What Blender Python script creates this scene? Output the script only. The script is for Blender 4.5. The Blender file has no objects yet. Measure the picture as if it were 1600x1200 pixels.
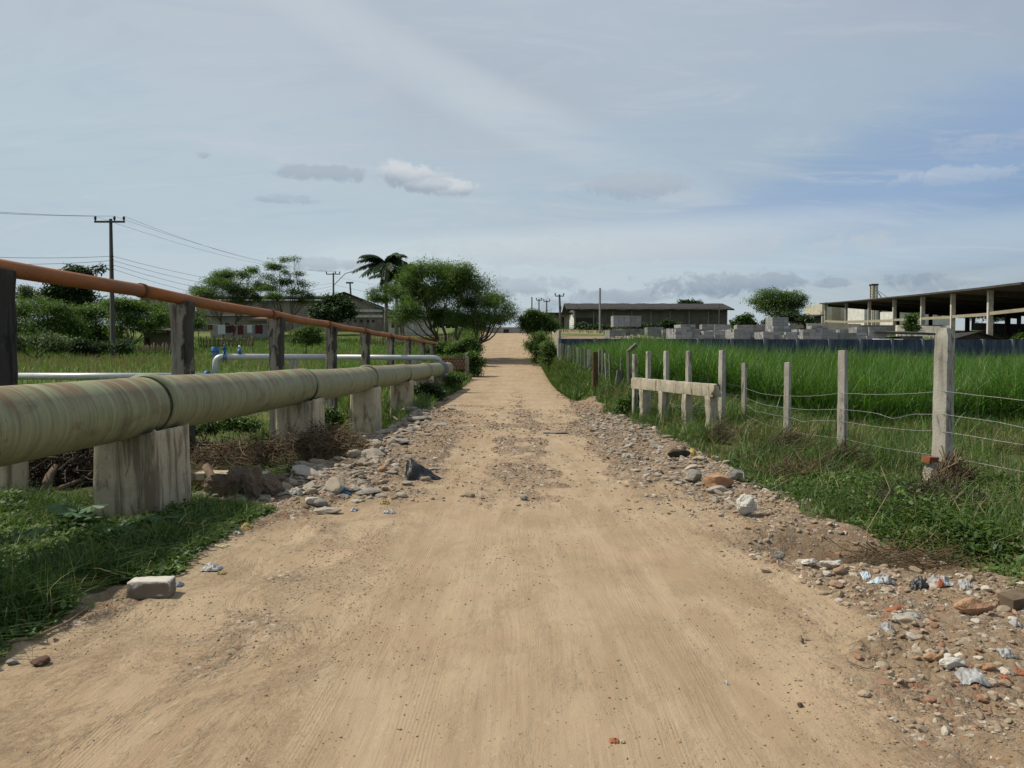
import bpy, math, random
import numpy as np
from mathutils import Vector, Matrix, Quaternion
random.seed(7); rng = np.random.default_rng(7)
C = bpy.context.scene
col = C.collection
R = math.radians
# ---------------------------------------------------------------- camera
PITCH = math.atan(40 / 1200)
EYE = 1.6
cam_d = bpy.data.cameras.new('camera'); cam_d.lens = 27; cam_d.sensor_width = 36
cam_d.clip_start = 0.05; cam_d.clip_end = 6000
cam = bpy.data.objects.new('camera', cam_d); col.objects.link(cam)
cam.location = (0, 0, EYE); cam.rotation_euler = (R(90) - PITCH, 0, 0)
C.camera = cam
# ---------------------------------------------------------------- light
SUN_EL = R(52); SUN_AZ = R(12); SUN_V = Vector((-math.cos(SUN_AZ) * math.cos(SUN_EL), math.sin(SUN_AZ) * math.cos(SUN_EL), math.sin(SUN_EL)))
sd = bpy.data.lights.new('sun', 'SUN'); sd.energy = 4.9; sd.angle = R(0.6); sd.color = (1.0, 0.93, 0.80)
so = bpy.data.objects.new('sun', sd); col.objects.link(so)
so.rotation_euler = SUN_V.to_track_quat('Z', 'Y').to_euler(); so.location = (-40, 20, 60)
C.view_settings.view_transform = 'Standard'; C.view_settings.look = 'None'
C.view_settings.exposure = -0.1; C.view_settings.gamma = 1

class NT:
    """small node-graph writer"""
    def __init__(s, tree): s.t = tree; s.n = tree.nodes; s.l = tree.links
    def new(s, typ, **kw):
        n = s.n.new(typ)
        for k, v in kw.items(): setattr(n, k, v)
        return n
    def put(s, sock, v):
        if isinstance(v, bpy.types.NodeSocket): s.l.new(v, sock)
        elif v is not None:
            if hasattr(sock.default_value, '__len__') and not hasattr(v, '__len__'): v = [v] * len(sock.default_value)
            if hasattr(sock.default_value, '__len__') and len(sock.default_value) == 4 and len(v) == 3: v = (*v, 1)
            sock.default_value = v
    def math(s, op, a, b=None, c=None, clamp=False):
        n = s.new('ShaderNodeMath', operation=op, use_clamp=clamp)
        for i, v in enumerate((a, b, c)):
            if v is not None: s.put(n.inputs[i], v)
        return n.outputs[0]
    def vmath(s, op, a, b=None):
        n = s.new('ShaderNodeVectorMath', operation=op)
        s.put(n.inputs[0], a)
        if b is not None: s.put(n.inputs[1], b)
        return n.outputs['Value'] if op in ('DOT_PRODUCT', 'LENGTH', 'DISTANCE') else n.outputs[0]
    def mix(s, f, a, b, mode='MIX'):
        n = s.new('ShaderNodeMix', data_type='RGBA', blend_type=mode)
        s.put(n.inputs[0], f); s.put(n.inputs[6], a); s.put(n.inputs[7], b)
        return n.outputs[2]
    def noise(s, vec, scale, detail=4, rough=.55, dist=0.0, color=False):
        n = s.new('ShaderNodeTexNoise'); s.put(n.inputs['Vector'], vec)
        n.inputs['Scale'].default_value = scale; n.inputs['Detail'].default_value = detail
        n.inputs['Roughness'].default_value = rough; n.inputs['Distortion'].default_value = dist
        return n.outputs['Color' if color else 'Fac']
    def voro(s, vec, scale, out='Distance', feature='F1'):
        n = s.new('ShaderNodeTexVoronoi', feature=feature); s.put(n.inputs['Vector'], vec); n.inputs['Scale'].default_value = scale
        return n.outputs[out]
    def ramp(s, f, a, b, lo=0.0, hi=1.0):
        n = s.new('ShaderNodeMapRange', interpolation_type='SMOOTHSTEP'); s.put(n.inputs[0], f)
        n.inputs[1].default_value = a; n.inputs[2].default_value = b; n.inputs[3].default_value = lo; n.inputs[4].default_value = hi
        return n.outputs[0]
    def scale(s, vec, sc):
        return s.vmath('MULTIPLY', vec, sc)
    def attr(s, name, out='Fac'):
        n = s.new('ShaderNodeAttribute'); n.attribute_name = name; return n.outputs[out]
    def bump(s, h, strength=.5, dist=.02, normal=None):
        n = s.new('ShaderNodeBump'); s.put(n.inputs['Height'], h); n.inputs['Strength'].default_value = strength
        n.inputs['Distance'].default_value = dist
        if normal is not None: s.put(n.inputs['Normal'], normal)
        return n.outputs[0]

# ---------------------------------------------------------------- sky with thin cloud
W = bpy.data.worlds.new('World'); C.world = W; W.use_nodes = True
g = NT(W.node_tree); W.node_tree.nodes.clear()
sky = g.new('ShaderNodeTexSky', sky_type='NISHITA', sun_disc=False, sun_elevation=SUN_EL, sun_rotation=R(282))
sky.air_density = 1.0; sky.dust_density = 1.2; sky.ozone_density = 1.5
tc = g.new('ShaderNodeTexCoord').outputs['Generated']
sep = g.new('ShaderNodeSeparateXYZ'); g.put(sep.inputs[0], tc)
dx, dy, dz = sep.outputs
dzp = g.math('ADD', g.math('MAXIMUM', dz, 0.0), 0.16)
pl = g.new('ShaderNodeCombineXYZ'); g.put(pl.inputs[0], g.math('DIVIDE', dx, dzp)); g.put(pl.inputs[1], g.math('DIVIDE', dy, dzp))
P = pl.outputs[0]
az = g.math('ARCTAN2', dx, dy); el = g.math('ARCSINE', dz)
n1 = g.noise(g.scale(P, (.55, .9, 1)), 1.0, 7, .58, .9)
n2 = g.noise(g.scale(P, (1.6, .8, 1)), 1.1, 6, .6, 1.2)
n3 = g.noise(g.scale(P, (.35, .45, 1)), .8, 3, .5, .3)
rightness = g.ramp(g.math('ADD', az, g.math('MULTIPLY', g.math('SUBTRACT', n1, .5), .9)), .12, .75)
lowness = g.ramp(el, .02, .42, 1, 0)
blue = g.math('MULTIPLY', rightness, g.ramp(g.math('ABSOLUTE', g.math('SUBTRACT', el, .17)), .0, .30, 1.0, .12))
blue = g.math('MULTIPLY', blue, g.ramp(n2, .30, .62, 1.0, .35), clamp=True)
cov = g.math('SUBTRACT', 1.0, g.math('MULTIPLY', blue, .80), clamp=True)
# veil colour: lilac grey high up, paler blue-white lower down, greyer bands
veil = g.mix(g.ramp(n3, .38, .66), (5.2, 5.85, 6.65), (4.5, 5.05, 5.9))
veil = g.mix(g.math('MULTIPLY', g.ramp(n1, .44, .70), .55), veil, (6.0, 6.35, 6.95))
veil = g.mix(g.math('MULTIPLY', g.ramp(n2, .48, .70), .30), veil, (3.9, 4.45, 5.4))
veil = g.mix(g.math('MULTIPLY', lowness, .60), veil, (5.0, 6.1, 6.75))
veil = g.mix(g.math('MULTIPLY', rightness, .45), veil, (3.5, 4.4, 5.8))
veil = g.mix(g.ramp(el, .0, .17, .55, 0), veil, (5.9, 6.7, 7.1))
skyc = g.mix(g.math('MULTIPLY', cov, .93), sky.outputs[0], veil)
def veilpatch(c, px, py, rx, ry, tone, st, tilt=0.0):
    a0, e0 = azel(px, py); a_ = g.math('SUBTRACT', az, R(a0)); e_ = g.math('SUBTRACT', el, R(e0))
    ct, sn = math.cos(tilt), math.sin(tilt)
    u_ = g.math('ADD', g.math('MULTIPLY', a_, ct), g.math('MULTIPLY', e_, sn)); v_ = g.math('SUBTRACT', g.math('MULTIPLY', e_, ct), g.math('MULTIPLY', a_, sn))
    u_ = g.math('DIVIDE', u_, rx / 1200); v_ = g.math('DIVIDE', v_, ry / 1200)
    d_ = g.math('ADD', g.math('MULTIPLY', u_, u_), g.math('MULTIPLY', v_, v_))
    d_ = g.math('ADD', d_, g.math('ADD', g.math('MULTIPLY', g.math('SUBTRACT', n1, .5), 1.7), g.math('MULTIPLY', g.math('SUBTRACT', wisp, .5), 1.5)))
    return g.mix(g.math('MULTIPLY', g.ramp(d_, -.35, 1.45, 1, 0), st), c, tone)
def azel(px, py):
    a = (px - 800) / 1200; e = (600 - py) / 1200
    v = Vector((a, math.cos(PITCH) + e * math.sin(PITCH), -math.sin(PITCH) + e * math.cos(PITCH))).normalized()
    return math.degrees(math.atan2(v.x, v.y)), math.degrees(math.asin(v.z))
wisp = g.noise(g.scale(P, (1.1, 2.8, 1)), 1.5, 8, .66, 1.6)
for q in [(150, 60, 420, 190, (5.2, 6.0, 6.7), .75, 0), (330, 300, 620, 190, (5.0, 6.25, 7.05), .75, -.05), (1000, 60, 420, 90, (4.45, 5.4, 6.4), .6, -.1), (660, 110, 420, 42, (6.3, 7.0, 7.4), .42, -.42), (880, 210, 300, 40, (6.1, 6.8, 7.3), .4, -.42),
          (1180, 230, 420, 120, (4.1, 5.35, 6.45), .7, .1), (1520, 285, 330, 105, (2.4, 3.8, 6.0), .92, .12), (1640, 170, 260, 70, (3.2, 4.4, 6.3), .6, .1), (1250, 330, 330, 45, (3.5, 4.8, 6.8), .6, .1), (950, 380, 460, 34, (6.7, 7.4, 7.7), .7, .05), (1330, 395, 380, 40, (5.3, 6.5, 7.3), .7, .08), (620, 430, 500, 60, (6.2, 7.2, 7.6), .7, 0)]:
    skyc = veilpatch(skyc, *q)
skyc = g.mix(g.math('MULTIPLY', g.ramp(wisp, .50, .70), .22), skyc, (6.6, 7.0, 7.6))
skyc = g.mix(g.math('MULTIPLY', g.ramp(wisp, .50, .32), .16), skyc, (3.4, 4.3, 5.9))
# small puffs and low cloud bars, each at its own bearing in the sky
wob = g.noise(tc, 34, 9, .68, .8); wob2 = g.noise(g.scale(tc, (1, 1, 2.2)), 10, 7, .62, .5)
def puff(c, azd, eld, ra, re, tone, low=None, strength=1.0, soft=.55):
    a_ = g.math('DIVIDE', g.math('SUBTRACT', az, R(azd)), R(ra)); e_ = g.math('DIVIDE', g.math('SUBTRACT', el, R(eld)), R(re))
    d_ = g.math('ADD', g.math('MULTIPLY', a_, a_), g.math('MULTIPLY', e_, e_))
    d_ = g.math('ADD', d_, g.math('MULTIPLY', g.math('ADD', g.math('SUBTRACT', wob, .5), g.math('MULTIPLY', g.math('SUBTRACT', wob2, .5), 1.3)), 5.2))
    m_ = g.math('MULTIPLY', g.ramp(d_, soft - .35, 1.5, 1, 0), strength)
    shade = g.mix(g.ramp(g.math('ADD', e_, g.math('MULTIPLY', wob, 1.2)), -.2, 1.1), low or tone, tone)
    return g.mix(m_, c, shade)
def azel(px, py):
    a = (px - 800) / 1200; e = (600 - py) / 1200
    v = Vector((a, math.cos(PITCH) + e * math.sin(PITCH), -math.sin(PITCH) + e * math.cos(PITCH))).normalized()
    return math.degrees(math.atan2(v.x, v.y)), math.degrees(math.asin(v.z))
W1, G1, G2 = (6.6, 6.9, 7.3), (3.2, 3.95, 4.7), (2.8, 3.6, 4.5)
for px, py, rx, ry, tone, low, st in [
    (622, 268, 30, 15, (6.9, 7.3, 7.6), (3.9, 4.6, 5.4), .85), (655, 274, 34, 15, (6.8, 7.2, 7.5), (3.7, 4.4, 5.2), .85), (700, 295, 32, 11, (6.9, 7.3, 7.6), (3.8, 4.5, 5.3), .85), (668, 290, 26, 8, (5.4, 6.0, 6.6), (3.6, 4.3, 5.1), .7),
    (508, 271, 52, 10, (3.9, 4.5, 5.3), G1, .55), (450, 312, 34, 6, (3.9, 4.5, 5.3), G1, .4), (318, 243, 12, 5, (3.9, 4.4, 5.1), G1, .55),
    (1000, 289, 62, 14, (4.6, 5.1, 5.8), (3.7, 4.3, 5.2), .5), (1128, 440, 88, 19, (4.0, 4.7, 5.4), G2, .85), (1070, 452, 40, 12, (3.8, 4.6, 5.3), G2, .8),
    (990, 462, 50, 8, (3.7, 4.4, 5.2), G1, .6), (840, 450, 55, 15, (4.6, 5.2, 5.9), G1, .7), (900, 470, 70, 12, (3.9, 4.6, 5.4), G1, .6),
    (1412, 438, 36, 8, (3.3, 4.0, 5.0), G2, .8), (1470, 448, 60, 8, (3.5, 4.2, 5.1), G2, .55), (1520, 272, 60, 9, (5.9, 6.5, 7.1), (4.4, 5.3, 6.4), .42),
    (520, 412, 60, 8, (4.4, 5.0, 5.7), (3.5, 4.1, 4.9), .55), (1300, 443, 20, 5, (3.5, 4.2, 5.1), G2, .6),
    (950, 395, 300, 16, (5.7, 6.2, 6.7), (5.2, 5.8, 6.5), .5), (1600, 215, 70, 10, (5.2, 5.7, 6.5), (4.7, 5.2, 6.1), .3)]:
    a_, e_ = azel(px, py)
    skyc = puff(skyc, a_, e_, rx / 1200 * 57.3 * 1.15, ry / 1200 * 57.3 * 1.15, tone, low, st)
bg = g.new('ShaderNodeBackground'); g.put(bg.inputs[0], skyc); bg.inputs[1].default_value = 0.1
wo = g.new('ShaderNodeOutputWorld'); g.l.new(bg.outputs[0], wo.inputs[0])

# ---------------------------------------------------------------- noise and ground shape
def _h(ix, iy, iz, seed):
    n = (ix.astype(np.int64) * 374761393 + iy.astype(np.int64) * 668265263 + iz.astype(np.int64) * 2147483647 + seed * 974634777) & 0xffffffff
    n = ((n ^ (n >> 13)) * 1274126177) & 0xffffffff
    n = (n ^ (n >> 16)) & 0xffffffff
    return n.astype(np.float64) / 4294967295.0
def vn2(x, y, seed=0):
    x = np.asarray(x, float); y = np.asarray(y, float)
    xi = np.floor(x); yi = np.floor(y); fx = x - xi; fy = y - yi
    fx = fx * fx * (3 - 2 * fx); fy = fy * fy * (3 - 2 * fy); z = np.zeros_like(xi)
    a = _h(xi, yi, z, seed); b = _h(xi + 1, yi, z, seed); c = _h(xi, yi + 1, z, seed); d = _h(xi + 1, yi + 1, z, seed)
    return (a * (1 - fx) + b * fx) * (1 - fy) + (c * (1 - fx) + d * fx) * fy - .5
def fb2(x, y, octv=4, seed=0, gain=.5):
    s = 0; a = 1
    for i in range(octv):
        s = s + a * vn2(np.asarray(x) * 2 ** i + 17.3 * i, np.asarray(y) * 2 ** i - 9.1 * i, seed + i); a *= gain
    return s
def vn3(p, seed=0):
    pi = np.floor(p); f = p - pi; f = f * f * (3 - 2 * f); out = 0
    for dx_ in (0, 1):
        for dy_ in (0, 1):
            for dz_ in (0, 1):
                w = (f[:, 0] if dx_ else 1 - f[:, 0]) * (f[:, 1] if dy_ else 1 - f[:, 1]) * (f[:, 2] if dz_ else 1 - f[:, 2])
                out = out + w * _h(pi[:, 0] + dx_, pi[:, 1] + dy_, pi[:, 2] + dz_, seed)
    return out - .5
def S(t):
    t = np.clip(t, 0, 1); return t * t * (3 - 2 * t)
def ip(y, pts): return np.interp(y, [p[0] for p in pts], [p[1] for p in pts])
XL = [(-50, -3.2), (0, -3.2), (3.8, -2.7), (5, -2.45), (7, -2.45), (8, -2.0), (10, -1.45), (12, -1.1), (16, -1.2), (20, -1.6), (24, -2.3), (30, -2.6), (38, -2.75), (50, -2.75), (75, -2.9), (106, -4.0), (115, -9), (2500, -9)]
XR = [(-50, 1.7), (0, 1.7), (3, 1.75), (4.4, 1.95), (7.4, 2.3), (10, 2.2), (12, 1.95), (16, 1.8), (20, 1.9), (24, 2.1), (38, 2.2), (50, 2.45), (106, 2.8), (115, 9), (2500, 9)]
VL = [(-50, -3.6), (0, -3.2), (4.2, -2.85), (5.2, -2.65), (6.6, -2.62), (7.8, -2.45), (8.3, -3.3), (9, -3.5), (12, -3.15), (24, -3.3), (26, -3.25), (30, -3.05), (38, -2.95), (50, -2.85), (106, -4.4), (2500, -9)]
VR = [(-50, 4.2), (0, 4.0), (5.0, 3.5), (5.5, 3.75), (6.3, 3.75), (7.0, 3.3), (7.6, 2.85), (9.1, 2.95), (13.7, 3.25), (18, 3.05), (22.6, 2.85), (35, 2.45), (45, 2.45), (106, 3.0), (2500, 9)]
ZC = [(-3000, -.05), (-20, 0), (38, 0), (44, .12), (50, .40), (57, .82), (65, 1.35), (75, 2.15), (85, 3.05), (96, 4.15), (106, 5.05), (112, 5.25), (150, 7.1), (200, 7.9), (400, 9), (3000, 9)]
ZLF = [(-3000, -.2), (0, -.2), (10, -.35), (20, -.35), (25, .0), (31, .55), (40, .85), (50, 1.15), (60, 1.6), (75, 2.6), (90, 3.9), (105, 5.2), (125, 6.5), (150, 7.4), (200, 8), (400, 9), (3000, 9)]
ZRF = [(-3000, -.3), (0, -.3), (8, -.35), (16, -.6), (24, -.75), (34, -.55), (44, .2), (47, .55), (3000, .6)]
ZRT = [(46, 2.35), (50, 2.5), (56, 2.85), (80, 4.2), (106, 5.6), (130, 6.6), (150, 7.2), (200, 8), (400, 9), (3000, 9)]
def wall_y(x): return 46 + np.clip(np.asarray(x) - 2.84, 0, 60) * .155
def masks(x, y):
    x = np.asarray(x, float); y = np.asarray(y, float)
    j = fb2(x * 1.1, y * .8, 4, 11) ; k = fb2(x * 3.2, y * 2.2, 3, 41)
    e = .28 * j + .12 * k
    far = 1 + y / 60
    road = S((x - ip(y, XL) + e * 1.5 * far) / (.22 * far) + .5) * S((ip(y, XR) - x + e * 1.3 * far) / (.22 * far) + .5)
    veg = np.maximum(S((ip(y, VL) - x + e * 1.3) / .3 + .5), S((x - ip(y, VR) + e * 1.6) / .3 + .5))
    # creek rubble crossing the road at 8-26 m, wheel paths stay sandy
    band = S((y - 7.8 - 1.8 * j - 2.2 * k) / 3.0) * S((27 + 4 * j - y) / 7)
    path = np.maximum(S(1.35 - abs(x + .78 - .25 * np.sin(y * .2)) / .36), S(1.35 - abs(x - 1.05) / .42))
    patchy = S((fb2(x * 1.3, y * .75, 4, 5) + .34 - .48 * path) / .26) * (1 - .35 * path)
    rub = np.clip(band * patchy, 0, 1)
    mid = S(1.15 - abs(x - .18 - .1 * j) / .35) * S((y - 7.6) / 1.2) * S((46 - y) / 10) * S((fb2(x * 2, y * .9, 3, 77) + .28) / .3)
    wide = S(1.3 - abs(x - .1 - .3 * j) / (.75 + .4 * k)) * S((y - 7.4 - 1.2 * j - 1.2 * k) / 2.2) * S((17 - y) / 6) * S((fb2(x * 3.4, y * 2.2, 4, 78) + .22) / .5)
    rub = np.maximum(rub, .75 * mid * S((fb2(x * 5, y * 3, 3, 79) + .35) / .5)); rub = np.maximum(rub, .6 * wide)
    path_ = .30 * band * S((fb2(x * 4, y * 2.4, 3, 91) + .30) / .5); rub = np.maximum(rub * (.55 + .45 * S((fb2(x * 3.1, y * 1.9, 3, 92) + .42) / .5)), path_)
    # thin scatter line near the left side of the near road
    l2 = S(1.2 - abs(x + 1.45 + .3 * j + .13 * (y - 4)) / .42) * S((9.5 - y) / 2) * S((fb2(x * 3, y * 2, 3, 8) + .25) / .45)
    rub = np.maximum(rub, .48 * l2)
    l3 = S((x - ip(y, XR) + .75) / .8) * S((10 - y) / 2) * S((fb2(x * 2.5, y * 1.7, 3, 18) + .25) / .5)
    rub = np.maximum(rub, .42 * l3)
    rub = np.maximum(rub, (1 - road) * (1 - veg) * (.7 + .6 * S((j + .25) / .4)))
    yard = S((x - 3.4) / .5) * S((y - wall_y(x)) / .5) * S((115 - y) / 10); ny = S((fb2(x * .12, y * .12, 3, 71) + .25) / .3)
    veg = veg * (1 - yard * ny); rub = np.maximum(rub, yard * ny * .8)
    mud = S(1.5 - np.sqrt(((x - 3.0 + .5 * (y - 6.3)) / .80) ** 2 + ((y - 6.35) / .70) ** 2) + .5 * j)
    return road, np.clip(rub, 0, 1), np.clip(veg, 0, 1), np.clip(mud, 0, 1)
def H(x, y, fine=True):
    x = np.asarray(x, float); y = np.asarray(y, float)
    z = ip(y, ZC)
    t = S((y - 26) / 18)
    wl = S((-x - (6.2 * (1 - t) + 3.1 * t)) / (3.2 * (1 - t) + 2.0 * t))
    z = z * (1 - wl) + ip(y, ZLF) * wl
    yy = y - (wall_y(x) - 46)
    below = yy < 46.6
    zr = ip(yy, ZRF) + .5 * S((y - 33) / 10) * S((10 - x) / 6)
    wr = S((x - (5.9 - 3.3 * S((y - 26) / 16))) / (3.0 - 1.7 * S((y - 26) / 16)))
    zb = z * (1 - wr) + zr * wr
    wt = S((x - 3.15) / .5); zt = z * (1 - wt) + np.maximum(ip(yy, ZRT), z) * wt
    far = S((np.abs(x) - 60) / 100)
    z = np.where(below, zb * (1 - far * (x > 0)) + ip(y, ZC) * far * (x > 0), zt)
    # gully under the pipes
    g1 = S((-x - 2.75 - .3 * vn2(y * .6, x * .3, 3)) / 1.1) * S((y - 9.2) / 3.0) * S((26.5 - y) / 4.0) * S((x + 16) / 5)
    z = z - .62 * g1 - .15 * S((-x - 3.4) / 1.0) * S((y - 15.5) / 1.5) * S((22 - y) / 2.0) * S((x + 9) / 2)
    z = z - .08 * S((-x - 3.0) / .8) * S((8.6 - y) / 1.2)
    bk = ip(y, [(22, 0), (28, .35), (33, .80), (40, 1.15), (46, 1.42), (60, 1.7)]); wb_ = S((x - 2.3) / .6) * S((y - 20) / 6) * S((9.5 - x) / 4) * np.where(below, 1.0, (x < 3.2) * S((62 - y) / 14))
    z = z * (1 - wb_) + np.maximum(bk, z) * wb_
    # mud rill on the right
    z = z - .17 * S(1.5 - np.sqrt(((x - 3.05 + .5 * (y - 6.3)) / .85) ** 2 + ((y - 6.35) / .6) ** 2))
    z = z - .10 * S((x - 3.1) / .5) * S((y - 6.0) / 1.5) * S((24 - y) / 6) * S((6.2 - x) / 1.0)
    if fine:
        road, rub, veg, mud = masks(x, y)
        near = S((60 - y) / 40)
        z = z + (.0035 * fb2(x * 9, y * 5, 3, 121) + .010 * np.abs(vn2(x * 3.5, y * 2.2, 131)) + .006 * np.clip(vn2(x * 22, y * 22, 141), 0, 1) * S((vn2(x * 1.9, y * 1.1, 151) + .1) / .3) * S((14 - y) / 6)) * road * near
        z = z + .05 * fb2(x * .35, y * .22, 3, 2)
        z = z + (.012 * fb2(x * 2.2, y * 1.4, 4, 21)) * (1 + 3 * (1 - road)) * near
        z = z + rub * near * (.060 * fb2(x * 2.6, y * 2.6, 4, 31, .6) + .050 * np.abs(vn2(x * 8, y * 8, 35)) + .040 * np.abs(vn2(x * 17, y * 17, 36)) * S((12 - y) / 4))
        z = z + veg * near * .06 * fb2(x * 1.6, y * 1.6, 3, 51)
        z = z + (1 - road) * (1 - rub) * 0
        # wheel ruts
        for xc, wd in ((-.72, .34), (1.0, .36)):
            z = z - .014 * np.exp(-((x - xc - .1 * np.sin(y * .15)) / wd) ** 2) * road * near
    return z
def Hs(x, y): return float(H(np.array([float(x)]), np.array([float(y)]))[0])
def ray(px, py):
    a = (px - 800) / 1200; e = (600 - py) / 1200
    return a, math.cos(PITCH) + e * math.sin(PITCH), -math.sin(PITCH) + e * math.cos(PITCH)
def at(px, py, D):
    a, b, c = ray(px, py); t = D / b
    return Vector((a * t, D, EYE + c * t))
def G(px, py, lo=2.0, hi=190.0):
    """where the line of sight through a point of the photo meets the ground"""
    a, b, c = ray(px, py)
    ys = lo * (hi / lo) ** np.linspace(0, 1, 900)
    xs = a * ys / b; zs = EYE + c * ys / b; hh = H(xs, ys)
    k = np.nonzero(hh >= zs)[0]
    i = k[0] if len(k) else 899
    return Vector((xs[i], ys[i], hh[i]))

# ---------------------------------------------------------------- object helpers
def tag(o, label=None, cat=None, group=None, kind=None):
    if label: o['label'] = label
    if cat: o['category'] = cat
    if group: o['group'] = group
    if kind: o['kind'] = kind
    return o
def empty(name, loc, label, cat, group=None):
    o = bpy.data.objects.new(name, None); col.objects.link(o); o.location = loc; o.empty_display_size = .2
    return tag(o, label, cat, group)
def wloc(p):
    v = np.zeros(3)
    while p is not None: v = v + np.array(p.location); p = p.parent
    return v
def raw_mesh(name, V, quads=None, tris=None, mat=None, parent=None, org=None, attrs=None, smooth=True):
    V = np.asarray(V, np.float32)
    if parent is not None: o0 = wloc(parent).astype(np.float32)
    elif org is not None: o0 = np.array(org, np.float32)
    else: o0 = np.zeros(3, np.float32)
    me = bpy.data.meshes.new(name)
    nq = 0 if quads is None else len(quads); nt = 0 if tris is None else len(tris)
    me.vertices.add(len(V)); me.vertices.foreach_set('co', (V - o0).ravel())
    loops = []
    if nq: loops.append(np.asarray(quads, np.int32).ravel())
    if nt: loops.append(np.asarray(tris, np.int32).ravel())
    loops = np.concatenate(loops)
    me.loops.add(len(loops)); me.loops.foreach_set('vertex_index', loops)
    st = np.concatenate([np.arange(nq) * 4, nq * 4 + np.arange(nt) * 3]).astype(np.int32)
    me.polygons.add(nq + nt); me.polygons.foreach_set('loop_start', st)
    me.polygons.foreach_set('use_smooth', np.full(nq + nt, bool(smooth)))
    me.update(calc_edges=True)
    for k, v in (attrs or {}).items():
        v = np.asarray(v, np.float32)
        if v.ndim == 1: a = me.attributes.new(k, 'FLOAT', 'POINT'); a.data.foreach_set('value', v)
        else: a = me.attributes.new(k, 'FLOAT_COLOR', 'POINT'); a.data.foreach_set('color', v.ravel())
    if mat: me.materials.append(mat)
    o = bpy.data.objects.new(name, me); col.objects.link(o)
    if parent is not None: o.parent = parent
    elif org is not None: o.location = org
    return o
class MB:
    """collects solids, then links them as one mesh"""
    def __init__(s): s.v = []; s.f = []; s.sm = []; s.r = []
    def add(s, vs, fs, smooth=False, rnd=0.0):
        b = len(s.v); s.v += [tuple(v) for v in vs]; s.f += [tuple(i + b for i in f) for f in fs]; s.sm += [smooth] * len(fs); s.r += [rnd] * len(vs); return s
    def box(s, c, size, rz=0, taper=1.0, tilt=None, rnd=0.0):
        hx, hy, hz = size[0] / 2, size[1] / 2, size[2] / 2; vs = []
        m = Matrix.Rotation(rz, 3, 'Z')
        if tilt: m = m @ Matrix.Rotation(tilt[0], 3, 'X') @ Matrix.Rotation(tilt[1], 3, 'Y')
        for z in (-1, 1):
            k = taper if z > 0 else 1
            for x, y in ((-1, -1), (1, -1), (1, 1), (-1, 1)): vs.append(Vector(c) + m @ Vector((x * hx * k, y * hy * k, z * hz)))
        return s.add(vs, [(3, 2, 1, 0), (4, 5, 6, 7), (0, 1, 5, 4), (1, 2, 6, 5), (2, 3, 7, 6), (3, 0, 4, 7)], rnd=rnd)
    def hexa(s, b, t):
        return s.add(list(b) + list(t), [(3, 2, 1, 0), (4, 5, 6, 7), (0, 1, 5, 4), (1, 2, 6, 5), (2, 3, 7, 6), (3, 0, 4, 7)])
    def tube(s, pts, rad, n=8, caps=True, smooth=True, rnd=0.0):
        pts = [Vector(p) for p in pts]; vs = []; fs = []
        if not hasattr(rad, '__len__'): rad = [rad] * len(pts)
        up = None
        for i, p in enumerate(pts):
            d = (pts[min(i + 1, len(pts) - 1)] - pts[max(i - 1, 0)])
            d = d.normalized() if d.length > 1e-9 else Vector((0, 0, 1))
            if up is None: up = Vector((0, 0, 1)) if abs(d.z) < .9 else Vector((1, 0, 0))
            u = d.cross(up); u = u.normalized() if u.length > 1e-6 else Vector((1, 0, 0)); w = u.cross(d).normalized(); up = w
            for k in range(n):
                a = 2 * math.pi * k / n; vs.append(p + (u * math.cos(a) + w * math.sin(a)) * rad[i])
        for i in range(len(pts) - 1):
            for k in range(n):
                a = i * n + k; b = i * n + (k + 1) % n; fs.append((a, b, b + n, a + n))
        s.add(vs, fs, smooth, rnd)
        if caps:
            b = len(s.v) - len(vs)
            s.f += [tuple(b + k for k in reversed(range(n))), tuple(b + (len(pts) - 1) * n + k for k in range(n))]; s.sm += [False, False]
        return s
    def build(s, name, mat, parent=None, org=None, rough=None):
        V = np.array(s.v, float)
        o0 = wloc(parent) if parent is not None else np.array(org if org is not None else (0, 0, 0), float)
        if rough:
            amp, fr = rough; V = V + amp * np.stack([vn3(V * fr + 7 * i, 60 + i) for i in range(3)], 1) * 2
        me = bpy.data.meshes.new(name); me.from_pydata((V - o0).tolist(), [], s.f)
        me.polygons.foreach_set('use_smooth', s.sm)
        a = me.attributes.new('rnd', 'FLOAT', 'POINT'); a.data.foreach_set('value', np.array(s.r, np.float32))
        me.materials.append(mat); me.update()
        o = bpy.data.objects.new(name, me); col.objects.link(o)
        if parent is not None: o.parent = parent
        else: o.location = o0
        return o
def copy_tree(o, parent=None):
    c = o.copy(); col.objects.link(c); c.parent = parent
    for ch in list(o.children): copy_tree(ch, c)
    return c
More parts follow.
